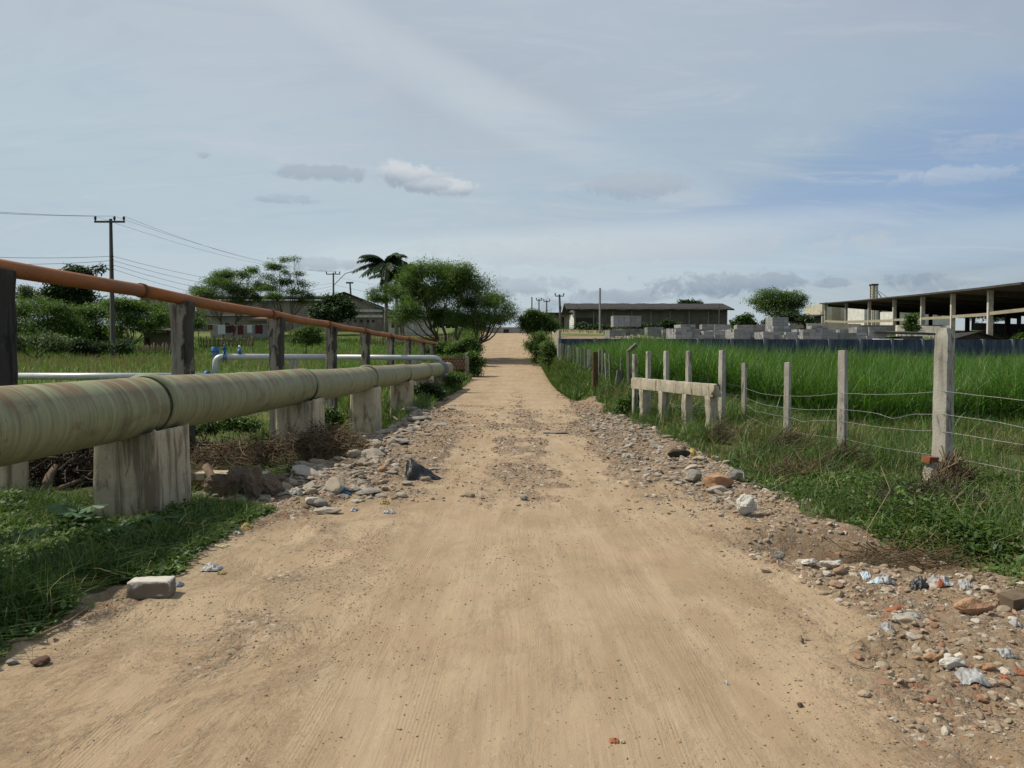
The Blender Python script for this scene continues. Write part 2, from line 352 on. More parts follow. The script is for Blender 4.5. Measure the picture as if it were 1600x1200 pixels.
def grid_box(size, step=.06, rnd=.02, amp=.012, fr=6.0, taper=1.0, seed=0, org=(0, 0, 0), flare=None, chips=.0):
    """a worn block: finely divided box (base centre at the origin) with rounded arrises, chipped edges and uneven faces"""
    sx, sy, sz = size; V = []; Q = []
    for ax in range(3):
        for sg in (-1, 1):
            u, v = [(1, 2), (2, 0), (0, 1)][ax]
            nu = max(2, min(60, int(size[u] / step))); nv = max(2, min(60, int(size[v] / step)))
            U, Vv = np.meshgrid(np.linspace(-.5, .5, nu + 1), np.linspace(-.5, .5, nv + 1), indexing='ij')
            p = np.zeros((nu + 1, nv + 1, 3)); p[..., ax] = sg * .5; p[..., u] = U; p[..., v] = Vv
            b = sum(len(q) for q in V); V.append(p.reshape(-1, 3))
            idx = b + np.arange((nu + 1) * (nv + 1)).reshape(nu + 1, nv + 1)
            q = np.stack([idx[:-1, :-1], idx[1:, :-1], idx[1:, 1:], idx[:-1, 1:]], -1).reshape(-1, 4)
            Q.append(q if sg > 0 else q[:, ::-1])
    V = np.concatenate(V) * np.array(size); Q = np.concatenate(Q)
    inner = np.array(size) / 2 - rnd
    c = np.clip(V, -inner, inner); d = V - c; L = np.linalg.norm(d, axis=1, keepdims=True)
    edge = (L[:, 0] > rnd * 1.02)
    V = np.where(L > 1e-9, c + d / np.maximum(L, 1e-9) * np.minimum(L, rnd), V)
    w = V + seed * 13.7
    n = np.stack([vn3(w * fr + 31 * i, 70 + i) + .5 * vn3(w * fr * 2.7 + 31 * i, 80 + i) for i in range(3)], 1)
    V = V + n * amp
    if chips:
        ed = np.minimum.reduce([np.sort(np.array(size) / 2 - np.abs(V), 1)[:, 1] / .08, np.ones(len(V))])
        k = np.clip(vn3(w * 4.3, 91) * 2.2, 0, 1) * (1 - np.clip(ed, 0, 1))
        V[:, :2] *= (1 - chips * k)[:, None]
    tz = V[:, 2:3] / sz + .5
    V[:, :2] *= 1 + (taper - 1) * tz
    if flare:
        f0, kx = flare; V[:, 0:1] *= 1 + (kx - 1) * S((tz - f0) / (1 - f0))
    V[:, 2] += sz / 2
    return V + np.array(org), Q
def rotz(V, a):
    c, s_ = math.cos(a), math.sin(a); V = np.array(V); x = V[:, 0] * c - V[:, 1] * s_; y = V[:, 0] * s_ + V[:, 1] * c
    return np.stack([x, y, V[:, 2]], 1)
# ---------------------------------------------------------------- materials
def new_mat(name):
    m = bpy.data.materials.new(name); m.use_nodes = True; t = NT(m.node_tree); b = m.node_tree.nodes['Principled BSDF']
    b.inputs['Roughness'].default_value = .9; b.inputs['Specular IOR Level'].default_value = .25
    return m, t, b
def obj_co(t): return t.new('ShaderNodeTexCoord').outputs['Object']
def pos_co(t): return t.new('ShaderNodeNewGeometry').outputs['Position']
def sepz(t, v):
    s = t.new('ShaderNodeSeparateXYZ'); t.put(s.inputs[0], v); return s.outputs
def simple(name, base, var, scale=6, rough=.9, bump=.3, bd=.01, metal=0, wpos=True, spec=.25, blot=None):
    m, t, b = new_mat(name); co = pos_co(t) if wpos else obj_co(t)
    n = t.noise(co, scale, 6, .6); n2 = t.noise(co, scale * 7, 4, .6)
    c = t.mix(t.ramp(n, .3, .7), base, var)
    c = t.mix(t.math('MULTIPLY', t.ramp(n2, .35, .75), .35), c, [v * .6 for v in base])
    if blot: c = t.mix(t.ramp(t.noise(co, blot[1], 5, .6), blot[2], blot[2] + .12), c, blot[0])
    t.put(b.inputs['Base Color'], c); b.inputs['Roughness'].default_value = rough; b.inputs['Metallic'].default_value = metal
    b.inputs['Specular IOR Level'].default_value = spec
    if bump: t.put(b.inputs['Normal'], t.bump(t.math('ADD', n2, n), bump, bd))
    return m
# ground: sand road, rubble, soil under plants, wet mud
def ground_material():
    m, t, b = new_mat('dirt ground')
    co = pos_co(t); ma = t.new('ShaderNodeSeparateColor'); t.put(ma.inputs[0], t.attr('M', 'Color'))
    rub, veg, mud = ma.outputs[0], ma.outputs[1], ma.outputs[2]
    tr = t.new('ShaderNodeSeparateColor'); t.put(tr.inputs[0], t.attr('T', 'Color'))
    big = t.noise(co, .55, 5, .6, .4); med = t.noise(co, 3.2, 6, .62, .3); fin = t.noise(co, 34, 5, .7); gr = t.noise(co, 150, 3, .7)
    stretch = t.noise(t.scale(co, (3.5, .5, 1)), 1.3, 5, .6, .5)
    sand = t.mix(t.ramp(big, .35, .65), (.290, .208, .128), (.350, .265, .172))
    sand = t.mix(t.math('MULTIPLY', t.ramp(stretch, .42, .66), .55), sand, (.41, .32, .21))
    sand = t.mix(t.math('MULTIPLY', t.ramp(med, .50, .72), .5), sand, (.30, .215, .135))
    sand = t.mix(t.math('MULTIPLY', t.ramp(gr, .56, .74), .45), sand, (.22, .15, .09))
    sand = t.mix(t.math('MULTIPLY', t.ramp(fin, .60, .72), .35), sand, (.62, .52, .38))
    grit = t.ramp(t.noise(t.scale(co, (1.2, .7, 1)), 2.2, 7, .72, .5), .50, .64)
    sp = t.ramp(t.voro(co, 48), .10, .20, 1, 0); sp2 = t.ramp(t.voro(co, 17), .045, .075, 1, 0)
    pick = t.new('ShaderNodeSeparateColor'); t.put(pick.inputs[0], t.voro(co, 48, 'Color')); pick2 = t.new('ShaderNodeSeparateColor'); t.put(pick2.inputs[0], t.voro(co, 17, 'Color'))
    sand = t.mix(t.math('MULTIPLY', t.math('MULTIPLY', sp, t.ramp(pick.outputs[0], .55, .7)), t.math('ADD', t.math('MULTIPLY', grit, .7), .12)), sand, t.mix(pick.outputs[1], (.10, .07, .045), (.36, .27, .18)))
    sand = t.mix(t.math('MULTIPLY', sp2, t.ramp(pick2.outputs[0], .86, .9)), sand, (.12, .085, .052))
    sand = t.mix(t.math('MULTIPLY', grit, .30), sand, (.25, .18, .115))
    sand = t.mix(t.math('MULTIPLY', t.ramp(t.noise(co, .9, 4, .6), .52, .68), .35), sand, (.40, .27, .175))
    warp = t.vmath('ADD', co, t.scale(t.noise(co, .5, 3, .5, 0, True), (.20, .1, 0)))
    cmk = t.ramp(t.noise(t.scale(co, (1.3, .5, 1)), 1.4, 4, .6), .36, .58)
    xx = sepz(t, co)[0]; crum = t.math('MULTIPLY', t.ramp(xx, -.5, -1.3), t.ramp(t.noise(t.scale(co, (1, .6, 1)), 1.9, 6, .7, .6), .42, .56)); crum = t.math('MAXIMUM', crum, t.math('MULTIPLY', t.ramp(xx, 1.0, 1.9), t.ramp(t.noise(t.scale(co, (1, .6, 1)), 2.3, 6, .7, .6), .44, .58)))
    crn = t.noise(co, 28, 5, .75, .5); sand = t.mix(t.math('MULTIPLY', t.math('MULTIPLY', crum, t.ramp(crn, .46, .62)), .55), sand, (.19, .135, .085)); sand = t.mix(t.math('MULTIPLY', t.math('MULTIPLY', crum, t.ramp(crn, .42, .32)), .4), sand, (.46, .37, .25))
    comb = t.noise(t.scale(warp, (42, .9, 1)), 1.0, 4, .65, .4); comb2 = t.noise(t.scale(warp, (13, .5, 1)), 1.0, 4, .6, .5)
    sand = t.mix(t.math('MULTIPLY', t.math('MULTIPLY', t.ramp(comb, .50, .66), cmk), .26), sand, (.23, .165, .105)); sand = t.mix(t.math('MULTIPLY', t.math('MULTIPLY', t.ramp(comb2, .50, .68), cmk), .2), sand, (.42, .335, .225))
    v = t.voro(co, 26, 'Color'); vs = t.new('ShaderNodeSeparateColor'); t.put(vs.inputs[0], v)
    v2 = t.voro(co, 60, 'Color'); vs2 = t.new('ShaderNodeSeparateColor'); t.put(vs2.inputs[0], v2)
    rc = t.mix(vs.outputs[0], (.15, .108, .070), (.31, .24, .165))
    rc = t.mix(t.ramp(vs.outputs[1], .80, .84), rc, (.24, .10, .055))
    rc = t.mix(t.ramp(vs.outputs[2], .84, .88), rc, (.50, .46, .39))
    rc = t.mix(t.ramp(vs2.outputs[0], .35, .9), rc, (.20, .15, .105))
    rc = t.mix(t.ramp(med, .36, .66), rc, (.235, .17, .105))
    soil = t.mix(t.ramp(med, .35, .65), (.085, .060, .034), (.10, .105, .038))
    soil = t.mix(t.ramp(fin, .42, .62), soil, (.055, .075, .022))
    yv = sepz(t, co)[1]
    grassy = t.mix(t.ramp(t.noise(co, .35, 5, .6), .38, .64), (.085, .125, .03), (.17, .175, .055))
    grassy = t.mix(t.ramp(med, .4, .7), grassy, (.06, .085, .022))
    soil = t.mix(t.ramp(yv, 14, 34), soil, grassy)
    mc = t.mix(med, (.10, .067, .038), (.17, .118, .068))
    e = t.math('ADD', t.math('SUBTRACT', t.noise(co, 7, 5, .65), .5), t.math('MULTIPLY', t.math('SUBTRACT', t.noise(co, 32, 4, .7), .5), 1.3))
    c = t.mix(t.ramp(t.math('ADD', rub, t.math('MULTIPLY', e, .9)), .22, .66), sand, rc)
    c = t.mix(t.ramp(t.math('ADD', veg, t.math('MULTIPLY', e, .6)), .35, .65), c, soil)
    c = t.mix(mud, c, mc)
    t.put(b.inputs['Base Color'], c)
    t.put(b.inputs['Roughness'], t.mix(mud, (.95, .95, .95), (.6, .6, .6)))
    b.inputs['Specular IOR Level'].default_value = .15
    # tyre marks: fine ridges along the wheel paths
    u = tr.outputs[0]
    wv = t.math('ADD', t.math('MULTIPLY', u, 340.0), t.math('ADD', t.math('MULTIPLY', t.noise(co, 1.1, 3, .5), 9.0), t.math('MULTIPLY', t.noise(t.scale(co, (8, 2.5, 1)), 1.6, 4, .6), 5.0)))
    ridge = t.math('MULTIPLY', t.math('SINE', wv), t.math('MULTIPLY', tr.outputs[1], t.ramp(t.noise(t.scale(co, (5, .45, 1)), 1.2, 5, .62), .46, .66)))
    h = t.math('ADD', t.math('MULTIPLY', fin, .5), t.math('MULTIPLY', gr, .35)); h = t.math('ADD', h, t.math('MULTIPLY', grit, t.math('MULTIPLY', t.noise(co, 60, 4, .7), .9))); h = t.math('ADD', h, t.math('MULTIPLY', t.noise(t.scale(co, (30, 4, 1)), 1.0, 5, .6), .35))
    h = t.math('ADD', h, t.math('ADD', t.math('MULTIPLY', ridge, .10), t.math('MULTIPLY', t.math('MULTIPLY', comb, cmk), -.8))); h = t.math('ADD', h, t.math('MULTIPLY', crum, t.math('MULTIPLY', crn, 2.6)))
    st = t.math('MULTIPLY', t.math('SUBTRACT', 1.0, t.voro(co, 26)), t.math('MULTIPLY', rub, 2.0))
    st2 = t.math('MULTIPLY', t.math('SUBTRACT', 1.0, t.voro(co, 60)), t.math('MULTIPLY', rub, .9))
    h = t.math('ADD', h, t.math('ADD', st, st2))
    t.put(b.inputs['Normal'], t.bump(h, .75, .010))
    return m
M_ground = ground_material()
def stone_material(name, cols, dirt=(.31, .24, .165), wpos=False):
    m, t, b = new_mat(name); co = obj_co(t); r = t.attr('rnd')
    oi = t.new('ShaderNodeObjectInfo').outputs['Random']
    r = t.math('FRACT', t.math('ADD', r, oi))
    cr = t.new('ShaderNodeValToRGB'); t.put(cr.inputs[0], r); cr.color_ramp.interpolation = 'CONSTANT'
    el_ = cr.color_ramp.elements
    for i, (p_, c_) in enumerate(cols):
        e_ = el_[i] if i < 2 else el_.new(p_)
        e_.position = p_; e_.color = (*c_, 1)
    n = t.noise(co, 9, 6, .65); n2 = t.noise(co, 45, 4, .6)
    c = t.mix(t.math('MULTIPLY', t.ramp(n, .30, .66), .5), cr.outputs[0], dirt)
    c = t.mix(t.math('MULTIPLY', t.ramp(n2, .4, .7), .35), c, (.12, .09, .06))
    t.put(b.inputs['Base Color'], c)
    t.put(b.inputs['Normal'], t.bump(t.math('ADD', n, t.math('MULTIPLY', n2, .5)), .5, .012))
    return m
M_rubble = stone_material('rubble stone', [(0, (.30, .235, .165)), (.22, (.24, .185, .13)), (.42, (.36, .29, .21)), (.58, (.20, .155, .115)), (.70, (.42, .37, .29)), (.80, (.27, .125, .07)), (.87, (.33, .20, .12)), (.93, (.55, .51, .44))])
M_slab = stone_material('grey rubble stone', [(0, (.29, .26, .21)), (.3, (.23, .20, .165)), (.55, (.35, .32, .26)), (.75, (.27, .21, .155)), (.92, (.42, .39, .33))])
M_crumb = stone_material('dry dirt crumb', [(0, (.27, .19, .115)), (.3, (.20, .14, .085)), (.55, (.33, .245, .155)), (.85, (.14, .10, .065)), (.95, (.42, .36, .27))], (.25, .18, .11))
def leaf_material(name, a, b_, c_=None, trans=.35, rough=.55):
    m, t, b = new_mat(name); m.node_tree.nodes.remove(b); r = t.attr('rnd')
    c = t.mix(r, a, b_)
    if c_: c = t.mix(t.ramp(r, .90, .93), c, c_)
    n = t.noise(pos_co(t), 1.2, 3, .5); c = t.mix(t.math('MULTIPLY', t.ramp(n, .35, .62), .65), c, [v * .6 for v in a])
    d = t.new('ShaderNodeBsdfDiffuse'); tl = t.new('ShaderNodeBsdfTranslucent'); gl = t.new('ShaderNodeBsdfGlossy')
    t.put(d.inputs[0], c); t.put(tl.inputs[0], t.mix(1.0, c, (1.15, 1.25, .55), 'MULTIPLY')); gl.inputs['Roughness'].default_value = rough
    gl.inputs[0].default_value = (.8, .85, .8, 1)
    mx = t.new('ShaderNodeMixShader'); mx.inputs[0].default_value = trans; t.l.new(d.outputs[0], mx.inputs[1]); t.l.new(tl.outputs[0], mx.inputs[2])
    m2 = t.new('ShaderNodeMixShader'); m2.inputs[0].default_value = .035; t.l.new(mx.outputs[0], m2.inputs[1]); t.l.new(gl.outputs[0], m2.inputs[2])
    t.l.new(m2.outputs[0], m.node_tree.nodes['Material Output'].inputs[0])
    return m
M_tall = leaf_material('tall grass blade', (.060, .150, .018), (.145, .290, .040), (.26, .26, .11))
M_grass = leaf_material('verge grass blade', (.050, .112, .018), (.135, .205, .038), (.38, .31, .15))
M_dry = leaf_material('dry grass blade', (.20, .155, .075), (.36, .29, .15), (.09, .13, .03), .2)
M_lush = leaf_material('lush weed leaf', (.050, .105, .020), (.12, .195, .038), (.22, .22, .08))
M_field = leaf_material('field grass blade', (.085, .165, .026), (.165, .26, .05), (.30, .29, .15))
M_mesq = leaf_material('feathery leaf', (.070, .130, .026), (.150, .235, .055), None, .45)
M_dark = leaf_material('dark leaf', (.022, .048, .012), (.05, .09, .022), None, .2)
M_bush = leaf_material('bush leaf', (.055, .11, .02), (.12, .19, .035))
M_pale = leaf_material('grey green leaf', (.075, .11, .045), (.13, .175, .07))
M_castor = leaf_material('castor leaf', (.085, .17, .075), (.14, .24, .11), None, .3)
M_palm = leaf_material('palm leaflet', (.018, .04, .012), (.04, .075, .02), None, .15)
M_bark = simple('bark', (.095, .075, .055), (.15, .125, .095), 9, .95, .6, .02)
M_barkl = simple('pale palm bark', (.25, .23, .20), (.17, .155, .13), 9, .95, .5, .02)
M_wood = simple('grey weathered wood', (.14, .115, .085), (.24, .20, .15), 12, .95, .4)
M_stick = simple('dry twig', (.26, .20, .13), (.14, .10, .065), 14, .95, .3)
M_sticd = simple('dark driftwood', (.10, .075, .05), (.17, .125, .08), 12, .95, .4)
M_clod = simple('clay root clod', (.20, .145, .10), (.28, .215, .155), 9, .97, 1.0, .05)
def concrete(name, base, stain, moss=None, mamt=.5, wpos=False, zfreq=.5, bump=.6):
    m, t, b = new_mat(name); co = pos_co(t)
    n = t.noise(co, 2.6, 6, .65, .3); streak = t.noise(t.scale(co, (9, 9, .8)), 1.0, 5, .6, .3); f = t.noise(co, 40, 5, .7)
    c = t.mix(t.ramp(n, .32, .68), base, [v * .72 for v in base])
    c = t.mix(t.math('MULTIPLY', t.ramp(streak, .50, .66), mamt), c, stain)
    c = t.mix(t.math('MULTIPLY', t.ramp(f, .52, .72), .4), c, [v * .5 for v in base])
    if moss: c = t.mix(t.ramp(t.noise(t.scale(co, (4, 4, 1.3)), 1.5, 6, .65, .5), .54, .64, 0, .85), c, moss)
    t.put(b.inputs['Base Color'], c)
    t.put(b.inputs['Normal'], t.bump(t.math('ADD', t.math('MULTIPLY', f, .6), n), bump, .02))
    return m
M_pier = concrete('weathered pier concrete', (.52, .45, .31), (.12, .09, .06), (.20, .145, .095), .8)
M_pillar = concrete('stained shade-painted pillar concrete', (.34, .30, .235), (.06, .05, .042), (.035, .03, .027), .95)
M_post = concrete('pale fence post concrete', (.43, .405, .34), (.11, .095, .07), (.10, .095, .08), .5)
M_rail = concrete('chalky rail concrete', (.47, .425, .32), (.15, .125, .09), (.13, .11, .085), .75, bump=1.4)
M_post2 = concrete('dark fence post concrete', (.20, .19, .165), (.09, .085, .07), None, .6)
M_kerb = concrete('low wall render', (.34, .31, .22), (.2, .17, .12), None, .5)
def pipe_material():
    m, t, b = new_mat('glass fibre pipe'); co = obj_co(t)
    x, y, z = sepz(t, co)
    ring = t.noise(t.scale(co, (.45, 5.0, .45)), 1.6, 7, .72, .25)
    fine = t.noise(t.scale(co, (.6, 34, .6)), 1.5, 4, .6, .1)
    band = t.noise(t.scale(co, (.15, 1.1, .15)), 1.7, 4, .55)
    blot = t.noise(t.scale(co, (1.2, 1.6, 1.2)), 1.6, 6, .66, .4)
    c = t.mix(t.ramp(ring, .34, .64), (.25, .262, .135), (.155, .165, .082))
    c = t.mix(t.math('MULTIPLY', t.ramp(fine, .45, .62), .45), c, (.36, .355, .215))
    top = t.ramp(t.math('ADD', z, t.math('MULTIPLY', t.math('SUBTRACT', blot, .5), .7)), -.02, .30)
    rust = t.math('MULTIPLY', top, t.ramp(t.math('ADD', t.math('MULTIPLY', ring, .5), t.math('MULTIPLY', band, .6)), .50, .62))
    c = t.mix(t.math('MULTIPLY', rust, .85), c, (.17, .092, .046))
    c = t.mix(t.math('MULTIPLY', t.ramp(ring, .585, .66), .5), c, (.165, .115, .065))
    c = t.mix(t.math('MULTIPLY', t.ramp(t.noise(t.scale(co, (1, .8, 1)), 2.4, 7, .7, .6), .52, .66), .35), c, (.36, .33, .21))
    c = t.mix(t.math('MULTIPLY', t.ramp(t.noise(t.scale(co, (1.3, 1.1, 2)), 1.9, 7, .7, .4), .52, .66), .6), c, (.14, .105, .058))
    blk = t.ramp(t.noise(t.scale(co, (1.6, 3.4, 1.0)), 1.3, 5, .7, .3), .64, .69)
    c = t.mix(t.math('MULTIPLY', blk, .8), c, (.05, .045, .03))
    t.put(b.inputs['Base Color'], c); b.inputs['Roughness'].default_value = .62; b.inputs['Specular IOR Level'].default_value = .35
    t.put(b.inputs['Normal'], t.bump(t.math('ADD', fine, ring), .25, .008))
    return m
M_pipe = pipe_material()
def orange_material():
    m, t, b = new_mat('orange pipe'); co = obj_co(t); n = t.noise(t.scale(co, (3, .6, 3)), 1.4, 6, .6); f = t.noise(co, 30, 5, .65)
    c = t.mix(t.ramp(n, .35, .65), (.34, .130, .042), (.25, .095, .036))
    c = t.mix(t.math('MULTIPLY', t.ramp(f, .48, .7), .5), c, (.17, .07, .035))
    t.put(b.inputs['Base Color'], c); b.inputs['Roughness'].default_value = .7; t.put(b.inputs['Normal'], t.bump(f, .3, .004))
    return m
M_orange = orange_material()
M_orange_d = simple('rusty joint', (.13, .05, .025), (.20, .08, .035), 20, .85, .4, .004)
M_white = simple('silver painted steel', (.52, .53, .52), (.44, .45, .44), 3, .42, .1, .003, .25, True, .5)
M_greyp = simple('blue grey sleeve', (.22, .25, .27), (.16, .18, .19), 5, .6, .3)
M_blue = simple('blue valve paint', (.025, .12, .32), (.04, .17, .40), 8, .5, .2)
M_wire = simple('galvanised wire', (.42, .42, .40), (.25, .24, .21), 20, .6, 0, .001, .3)
M_cable = simple('black cable', (.03, .03, .03), (.05, .05, .05), 5, .7, 0)
M_pillar_k = concrete('black mouldy pillar concrete', (.05, .046, .04), (.012, .011, .010), (.010, .010, .009), .9)
def mould_shade(m, amt):
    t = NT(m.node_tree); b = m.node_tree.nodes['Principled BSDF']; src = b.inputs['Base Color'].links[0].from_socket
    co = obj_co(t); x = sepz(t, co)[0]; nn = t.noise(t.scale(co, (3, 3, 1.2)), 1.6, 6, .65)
    f = t.ramp(t.math('ADD', x, t.math('MULTIPLY', t.math('SUBTRACT', nn, .5), .5)), .06, .12)  # black of mould and of the shaded right-hand side, painted together
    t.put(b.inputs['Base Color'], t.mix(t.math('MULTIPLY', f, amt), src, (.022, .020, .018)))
mould_shade(M_pillar, .85)
M_poleg = concrete('power pole concrete', (.10, .095, .08), (.055, .05, .042), None, .6)
M_polel = concrete('pale pole concrete', (.26, .25, .22), (.13, .12, .1), None, .5)
M_bluewall = None
def blue_wall():
    m, t, b = new_mat('faded blue wall paint'); co = pos_co(t); z = sepz(t, co)[2]
    n = t.noise(co, 1.2, 6, .65, .4); s_ = t.noise(t.scale(co, (5, 5, .5)), 1, 5, .6)
    c = t.mix(t.ramp(n, .35, .65), (.034, .050, .082), (.06, .08, .115))
    c = t.mix(t.math('MULTIPLY', t.ramp(s_, .45, .65), .6), c, (.16, .18, .20))
    gv = t.mix(t.math('MULTIPLY', t.ramp(t.noise(t.scale(co, (1, 1, .4)), 2, 5, .6), .45, .7), .5), c, (.03, .035, .045))
    t.put(b.inputs['Base Color'], gv); t.put(b.inputs['Normal'], t.bump(n, .3, .02)); return m
M_bluewall = blue_wall()
M_bluepost = concrete('blue grey wall post', (.17, .19, .215), (.08, .09, .1), None, .5)
def blockwork(name, a, b_, joint, sx=.4, sz=.2, axis=0, grime=(.05, .045, .04), ga=.5):
    m, t, b = new_mat(name); co = pos_co(t); s_ = sepz(t, co)
    cb = t.new('ShaderNodeCombineXYZ'); t.put(cb.inputs[0], s_[axis]); t.put(cb.inputs[1], s_[2])
    br = t.new('ShaderNodeTexBrick'); t.put(br.inputs['Vector'], cb.outputs[0])
    br.inputs['Color1'].default_value = (*a, 1); br.inputs['Color2'].default_value = (*b_, 1); br.inputs['Mortar'].default_value = (*joint, 1)
    br.inputs['Scale'].default_value = 1; br.inputs['Brick Width'].default_value = sx; br.inputs['Row Height'].default_value = sz; br.inputs['Mortar Size'].default_value = .018
    n = t.noise(t.scale(co, (1, 1, .35)), .6, 6, .66)
    c = t.mix(t.math('MULTIPLY', t.ramp(n, .42, .68), ga), br.outputs[0], grime)
    t.put(b.inputs['Base Color'], c); t.put(b.inputs['Normal'], t.bump(br.outputs['Fac'], -.3, .01)); return m
M_wh = blockwork('warehouse blockwork', (.095, .085, .075), (.12, .108, .095), (.14, .13, .115), .8, .4)
M_whl = blockwork('rendered old wall', (.24, .21, .17), (.27, .235, .19), (.22, .19, .155), 1.2, .5, ga=.75)
M_sidew = simple('white render', (.66, .65, .61), (.5, .48, .44), 1.5, .9, .2)
M_cream = simple('cream render', (.52, .49, .38), (.40, .37, .28), .8, .9, .2, .01, 0, True, .25, ((.14, .13, .10), .5, .60))
M_roofd = simple('dark roof sheet', (.026, .024, .022), (.045, .042, .038), 2, .85, .3)
M_roofm = simple('grey fibre cement roof', (.07, .068, .063), (.045, .043, .04), 1.2, .9, .3)
M_tile = simple('weathered clay tile', (.24, .14, .09), (.15, .09, .065), 5, .9, .5)
M_metalw = simple('white corrugated door', (.30, .29, .28), (.22, .21, .20), 2, .7, .2)
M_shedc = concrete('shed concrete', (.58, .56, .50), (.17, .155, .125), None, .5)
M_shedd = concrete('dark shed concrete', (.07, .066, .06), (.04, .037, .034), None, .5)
M_block = None
def block_mat():
    m, t, b = new_mat('grey concrete block'); co = obj_co(t); oi = t.new('ShaderNodeObjectInfo').outputs['Random']; r = t.attr('rnd')
    c = t.mix(t.math('FRACT', t.math('ADD', r, oi)), (.20, .20, .19), (.36, .36, .345)); n = t.noise(co, 12, 5, .6)
    c = t.mix(t.math('MULTIPLY', t.ramp(n, .4, .7), .35), c, (.14, .14, .13))
    t.put(b.inputs['Base Color'], c); return m
M_block = block_mat()
M_brick = blockwork('pierced brick', (.25, .13, .08), (.30, .18, .11), (.06, .045, .035), .2, .19)
M_dark = M_dark
M_bag = simple('black plastic film', (.012, .012, .013), (.02, .02, .021), 8, .38, .5, .01, 0, True, .5)
M_clear = simple('whitish plastic film', (.38, .385, .38), (.20, .195, .18), 22, .35, .4, .01, 0, True, .5)
M_lblue = simple('pale blue plastic film', (.36, .47, .55), (.50, .58, .62), 16, .4, .4, .01, 0, True, .5)
M_yellow = simple('yellow plastic', (.42, .29, .07), (.28, .20, .08), 14, .5, .3)
M_teal = simple('blue rag', (.03, .10, .16), (.02, .06, .10), 14, .9, .6)
M_orangeb = simple('orange scrap', (.36, .12, .055), (.26, .10, .055), 14, .6, .3)
M_red = simple('red cloth', (.10, .025, .022), (.06, .018, .016), 14, .9, .4)
M_whitec = simple('white cloth', (.6, .6, .6), (.5, .5, .5), 14, .9, .4)
M_gapshade = simple('joint gap shade', (.03, .027, .02), (.07, .06, .04), 12, .9, .3)
M_water = None
def water():
    m, t, b = new_mat('murky water'); b.inputs['Base Color'].default_value = (.02, .022, .014, 1); b.inputs['Roughness'].default_value = .08
    t.put(b.inputs['Normal'], t.bump(t.noise(pos_co(t), 9, 3), .1, .01)); return m
M_water = water()
# ---------------------------------------------------------------- terrain
def terrain():
    yb = [-2500, -600, -150, -50, -20, -10, -6, -3, -1, 0, .6, 1.0, 1.3]
    yn = [1.5]
    while yn[-1] < 260: yn.append(yn[-1] + max(.012, .0052 * yn[-1]))
    yf = [300, 380, 500, 700, 1000, 1500, 2400]
    ys = np.array(yb + yn + yf, float)
    ue = np.array([1.75, 1.85, 2.0, 2.3, 2.8, 3.6, 5, 8, 14, 30, 80, 300])
    us = np.concatenate([-ue[::-1], np.linspace(-1.68, 1.68, 860), ue])
    # finer columns towards the road
    us = np.where(abs(us) < 1.68, 1.68 * np.sign(us) * (abs(us) / 1.68) ** 1.25, us)
    U, Y = np.meshgrid(us, ys); X = U * (np.clip(Y, 0, 400) * .62 + 1.9)
    Z = H(X.ravel(), Y.ravel()).reshape(X.shape)
    V = np.stack([X, Y, Z], -1).reshape(-1, 3)
    road, rub, veg, mud = masks(V[:, 0], V[:, 1])
    M = np.stack([rub, veg * (1 - .0 * rub), mud, np.ones(len(V))], 1)
    tx = V[:, 0] - .10 * np.sin(V[:, 1] * .15) - .012 * V[:, 1]
    tm = np.zeros(len(V))
    for xc, w in ((-.95, .20), (-.45, .14), (.62, .12), (.98, .17), (-1.75, .10), (1.4, .08)):
        tm = np.maximum(tm, S(1.4 - abs(tx - xc - .05 * np.sin(V[:, 1] * .5 + xc * 9)) / w))
    tm = tm * road * (1 - rub) * S((30 - V[:, 1]) / 20)
    T = np.stack([np.clip(tx * .1 + .5, 0, 1), tm, np.zeros(len(V)), np.ones(len(V))], 1)
    T[:, 0] = tx
    nr, nc = X.shape; idx = np.arange(nr * nc).reshape(nr, nc)
    Q = np.stack([idx[:-1, :-1], idx[:-1, 1:], idx[1:, 1:], idx[1:, :-1]], -1).reshape(-1, 4)
    cx = V[Q].mean(1)
    jj = .25 * vn2(cx[:, 0] * 1.5, cx[:, 1], 9)
    isr = (cx[:, 0] + jj > np.minimum(ip(cx[:, 1], XL), -2.0)) & (cx[:, 0] + jj < np.maximum(ip(cx[:, 1], XR), 1.95)) & (cx[:, 1] > -60) & (cx[:, 1] < 112)
    for nm, sel in (('dirt_road', isr), ('ground', ~isr)):
        q = Q[sel]; u_, inv = np.unique(q, return_inverse=True)
        o = raw_mesh(nm, V[u_], quads=inv.reshape(-1, 4), mat=M_ground, attrs={'M': M[u_], 'T': T[u_]})
        o['kind'] = 'structure'
terrain()
w_ = raw_mesh('water', [(9.2, 8, -.62), (24, 8, -.62), (24, 17.5, -.62), (10.5, 17.5, -.62)], quads=[(0, 1, 2, 3)], mat=M_water); w_['kind'] = 'structure'
w_ = raw_mesh('water', [(-6.2, 14.5, -.86), (-2.6, 14.5, -.86), (-2.6, 20.5, -.86), (-6.2, 20.5, -.86)], quads=[(0, 1, 2, 3)], mat=M_water); w_['kind'] = 'structure'

